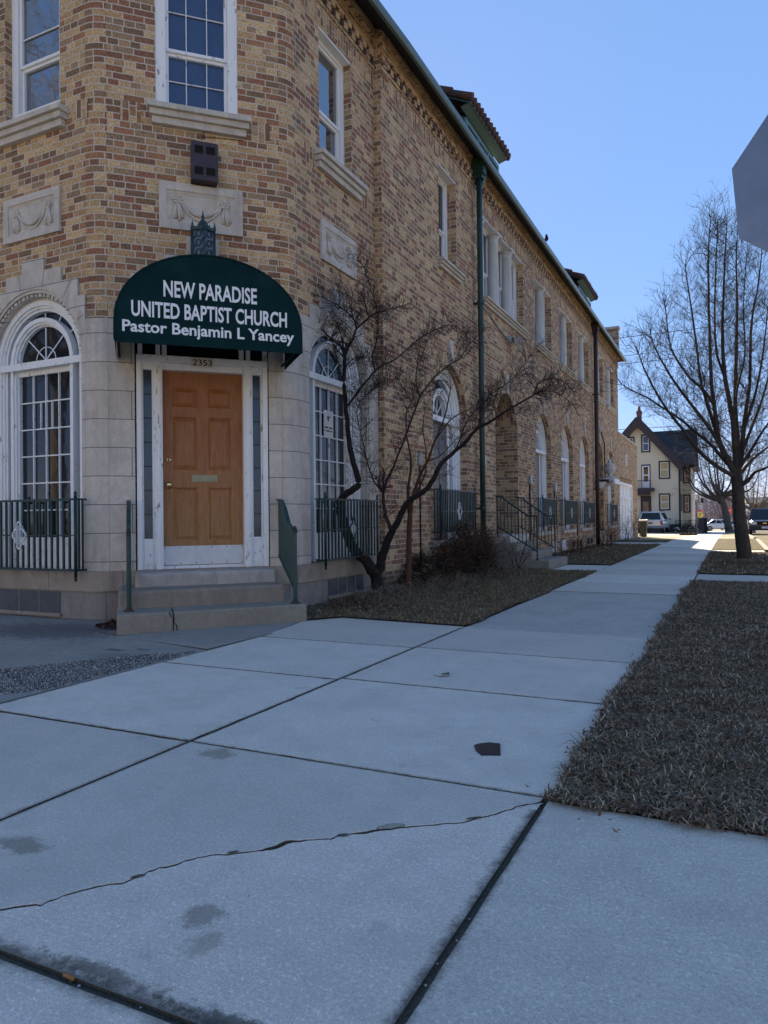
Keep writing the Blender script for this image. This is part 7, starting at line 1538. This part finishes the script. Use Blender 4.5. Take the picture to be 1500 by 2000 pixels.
for k_, (za, zb2, lab) in enumerate(((8.9, 9.6, 'highest overhead wire right of the church corner'), (8.15, 8.7, 'second overhead wire right of the church corner'), (7.85, 8.3, 'third overhead wire right of the church corner'), (4.9, 5.2, 'lowest overhead wire passing before the house gable'))):
    m = MB(); n = 16; pts = [(-30 + 60 * i / n, 34.5 + 0.12 * k_, za + (zb2 - za) * i / n - 0.6 * (1 - (2 * i / n - 1) ** 2) + 0.55) for i in range(n + 1)]; m.tube(pts, 0.012, 4); tag(m.build('overhead_wire', BLACK), lab, 'wire', 'overhead wires crossing beyond the church')

# ------------------------------------------------------------------ farther trees
def proc_tree(name, x, y, H, spread, label, seed, bk, tr=0.2, nl=12, fork=0.3, lean=0.0, dens=1.0, cat='tree', group='bare trees down the street'):
    r_ = random.Random(seed); z0 = GZ(y); limbs = []; F_ = z0 + H * fork
    limbs.append((tr * 1.4, tr, [(x, y, z0 - 0.1), (x + lean * 0.15, y, z0 + 0.3)])); limbs.append((tr, tr * 0.75, [(x + lean * .15, y, z0 + 0.3), (x + lean * 0.5, y, z0 + H * fork * 0.6), (x + lean, y, F_)]))
    for i in range(nl):
        a = 2 * math.pi * i / nl + r_.uniform(-.3, .3); s_ = spread * r_.uniform(0.35, 1.0); top = z0 + H * r_.uniform(0.6, 1.0) * (1 - 0.25 * (s_ / spread)); p0 = Vector((x + lean, y, F_ * r_.uniform(0.85, 1.0) + z0 * 0.0))
        p0.z = z0 + H * fork * r_.uniform(0.75, 1.0); e = Vector((x + lean + math.cos(a) * s_, y + math.sin(a) * s_, top)); md = p0 * 0.5 + e * 0.5 + Vector((math.cos(a) * s_ * 0.22, math.sin(a) * s_ * 0.22, -0.06 * H))
        limbs.append((tr * 0.42, 0.014, [tuple(p0), tuple(md), tuple(e)]))
    def tw(rad, z, t):
        if rad > tr * 0.5: return None
        return (2.4 * dens, H * 0.17, 0.018, 2, 0.03, 4)
    return make_tree(name, (x, y, z0), label, limbs, bk, bk, seed, tw, cat, group, 0.0)
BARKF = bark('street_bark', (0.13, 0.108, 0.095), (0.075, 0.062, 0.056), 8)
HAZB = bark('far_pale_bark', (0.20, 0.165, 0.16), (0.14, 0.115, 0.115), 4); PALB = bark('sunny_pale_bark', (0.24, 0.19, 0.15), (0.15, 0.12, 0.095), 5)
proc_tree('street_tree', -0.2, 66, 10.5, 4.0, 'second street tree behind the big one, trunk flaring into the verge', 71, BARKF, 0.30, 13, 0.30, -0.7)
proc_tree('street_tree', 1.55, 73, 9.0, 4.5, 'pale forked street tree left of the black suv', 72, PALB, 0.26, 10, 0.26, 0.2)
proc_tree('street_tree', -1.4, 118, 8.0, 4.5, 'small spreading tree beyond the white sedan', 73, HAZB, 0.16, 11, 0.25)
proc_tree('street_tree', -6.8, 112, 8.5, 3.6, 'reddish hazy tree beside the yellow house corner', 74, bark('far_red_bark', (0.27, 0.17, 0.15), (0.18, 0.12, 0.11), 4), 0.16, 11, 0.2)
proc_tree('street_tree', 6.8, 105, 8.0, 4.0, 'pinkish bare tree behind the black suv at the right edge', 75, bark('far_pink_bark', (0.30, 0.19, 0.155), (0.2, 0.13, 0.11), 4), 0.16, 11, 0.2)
m = MB(); r_ = random.Random(81)
for i in range(620):
    x = r_.uniform(-34, 34); y = r_.uniform(205, 245); h_ = r_.uniform(5, 10.5) * (1.0 if x < 2 else 0.7); z0 = GZ(y)
    m.tube([(x, y, z0), (x + r_.uniform(-.5, .5), y, z0 + h_)], [0.14, 0.03], 4)
    for k in range(9): twig(m, r_, Vector((x, y, z0 + h_ * r_.uniform(0.2, 0.9))), Vector((r_.uniform(-1, 1), r_.uniform(-.4, .4), r_.uniform(0.4, 1.2))).normalized(), h_ * 0.3, 0.05, 1, 0.02, 2, 0.2, 3)
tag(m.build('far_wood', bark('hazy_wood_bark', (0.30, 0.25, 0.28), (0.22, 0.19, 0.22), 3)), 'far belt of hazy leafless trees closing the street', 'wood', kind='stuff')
m = MB(); ys2 = 262; n = 60; prevx = None; hs = [5.5 + 2.2 * math.sin(i * 0.9) * math.sin(i * 0.37 + 1) + 0.8 * math.sin(i * 2.3) for i in range(n + 1)]
for i in range(n):
    x0, x1 = -180 + 6 * i, -174 + 6 * i; z0 = GZ(260)
    m.face([(x0, ys2, z0), (x1, ys2, z0), (x1, ys2 + 40, z0 + hs[i + 1]), (x0, ys2 + 40, z0 + hs[i])]); m.face([(x0, ys2 + 40, z0 + hs[i]), (x1, ys2 + 40, z0 + hs[i + 1]), (x1, ys2 + 90, z0), (x0, ys2 + 90, z0)])
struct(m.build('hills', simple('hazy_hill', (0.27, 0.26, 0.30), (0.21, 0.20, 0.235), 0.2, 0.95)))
fa = thing('far_building', (10, 170, GZ(170)), 'distant low blue grey building with a pale canopy and pillar', 'building')
m = MB(); m.box(3.5, 30, 172, 185, GZ(172), GZ(172) + 5.4); m.build('wall', simple('blue_grey_cladding', (0.14, 0.17, 0.25), (0.11, 0.135, 0.2), 0.5, 0.7), fa)
m = MB(); m.box(2.5, 30, 165, 186, GZ(172) + 5.4, GZ(172) + 6.5); m.build('canopy', simple('pale_fascia', (0.62, 0.60, 0.54), (0.52, 0.5, 0.45), 0.7), fa)
for x in (7.2, 15.5):
    m = MB(); m.box(x, x + 1.2, 165.5, 166.5, GZ(170), GZ(172) + 5.4); m.build('pillar', simple('pale_pillar_%d' % x, (0.55, 0.5, 0.42), (0.45, 0.41, 0.34), 2), fa)

# ------------------------------------------------------------------ unseen houses added across the two streets for warm bounce light and pane reflections
def plain_house(x, y, w_, d_, hgt, ang, col, label):
    root = thing('unseen_house', (x, y, 0), label, 'house', 'unseen houses added across the streets'); ca, sa = math.cos(ang), math.sin(ang)
    F = frame((x, y, 0), (ca, sa, 0), (sa, -ca, 0)); m = MB()
    m.prism([(-w_ / 2, -0.2), (w_ / 2, -0.2), (w_ / 2, hgt), (0, hgt + w_ * 0.45), (-w_ / 2, hgt)], F, -d_, 0); m.build('wall', simple('siding_%d_%d' % (x, y), col, tuple(c * 0.88 for c in col), 1, 0.8), root)
    m = MB()
    for sgn in (1, -1):
        P = [F(0, 0.4, hgt + w_ * 0.45 + 0.05), F(sgn * (w_ / 2 + 0.4), 0.4, hgt - 0.3), F(sgn * (w_ / 2 + 0.4), -d_ - 0.4, hgt - 0.3), F(0, -d_ - 0.4, hgt + w_ * 0.45 + 0.05)]; m.face(P); m.face([p + Vector((0, 0, 0.15)) for p in P])
    m.build('roof', SLATE, root)
    for s_ in (-w_ * 0.27, w_ * 0.27):
        for z in (1.2, 4.0):
            m = MB(); m.fbox(F, s_ - 0.55, s_ + 0.55, 0, 0.05, z, z + 1.6, 0); m.fbox(F, s_ - 0.42, s_ + 0.42, 0.05, 0.06, z + 0.12, z + 1.48, 1); m.build('window', [WHITE, GLASS], root)
    m = MB(); m.fbox(F, -0.5, 0.5, 0, 0.06, 0.1, 2.2); m.build('door', HTRIM, root)
for i, (x, y, a, c, lb) in enumerate(((18.5, 2, -90, (0.66, 0.60, 0.48), 'unseen added cream frame house across the side street, opposite the corner'), (18.5, 13, -90, (0.60, 0.50, 0.38), 'unseen added tan frame house across the side street, second from the corner'), (18.5, 24, -90, (0.68, 0.66, 0.60), 'unseen added white frame house across the side street, third from the corner'), (18.5, 35, -90, (0.62, 0.52, 0.40), 'unseen added buff frame house across the side street, farthest'),
        (-17, -19, 180, (0.66, 0.58, 0.44), 'unseen added buff frame house across the front street, far left'), (-6, -19, 180, (0.68, 0.62, 0.52), 'unseen added cream frame house across the front street, facing the church'), (5, -19, 180, (0.62, 0.52, 0.38), 'unseen added tan frame house across the front street, facing the sidewalk'))):
    plain_house(x, y, 8.6, 11, 6.2, R(a), c, lb)

proc_tree('street_tree', -15.2, -1.8, 17.5, 5.0, 'bare tree on the near verge of the front street, mirrored in the upper left window', 76, PALB, 0.22, 14, 0.3, 0.2, 1.0, 'tree', None)
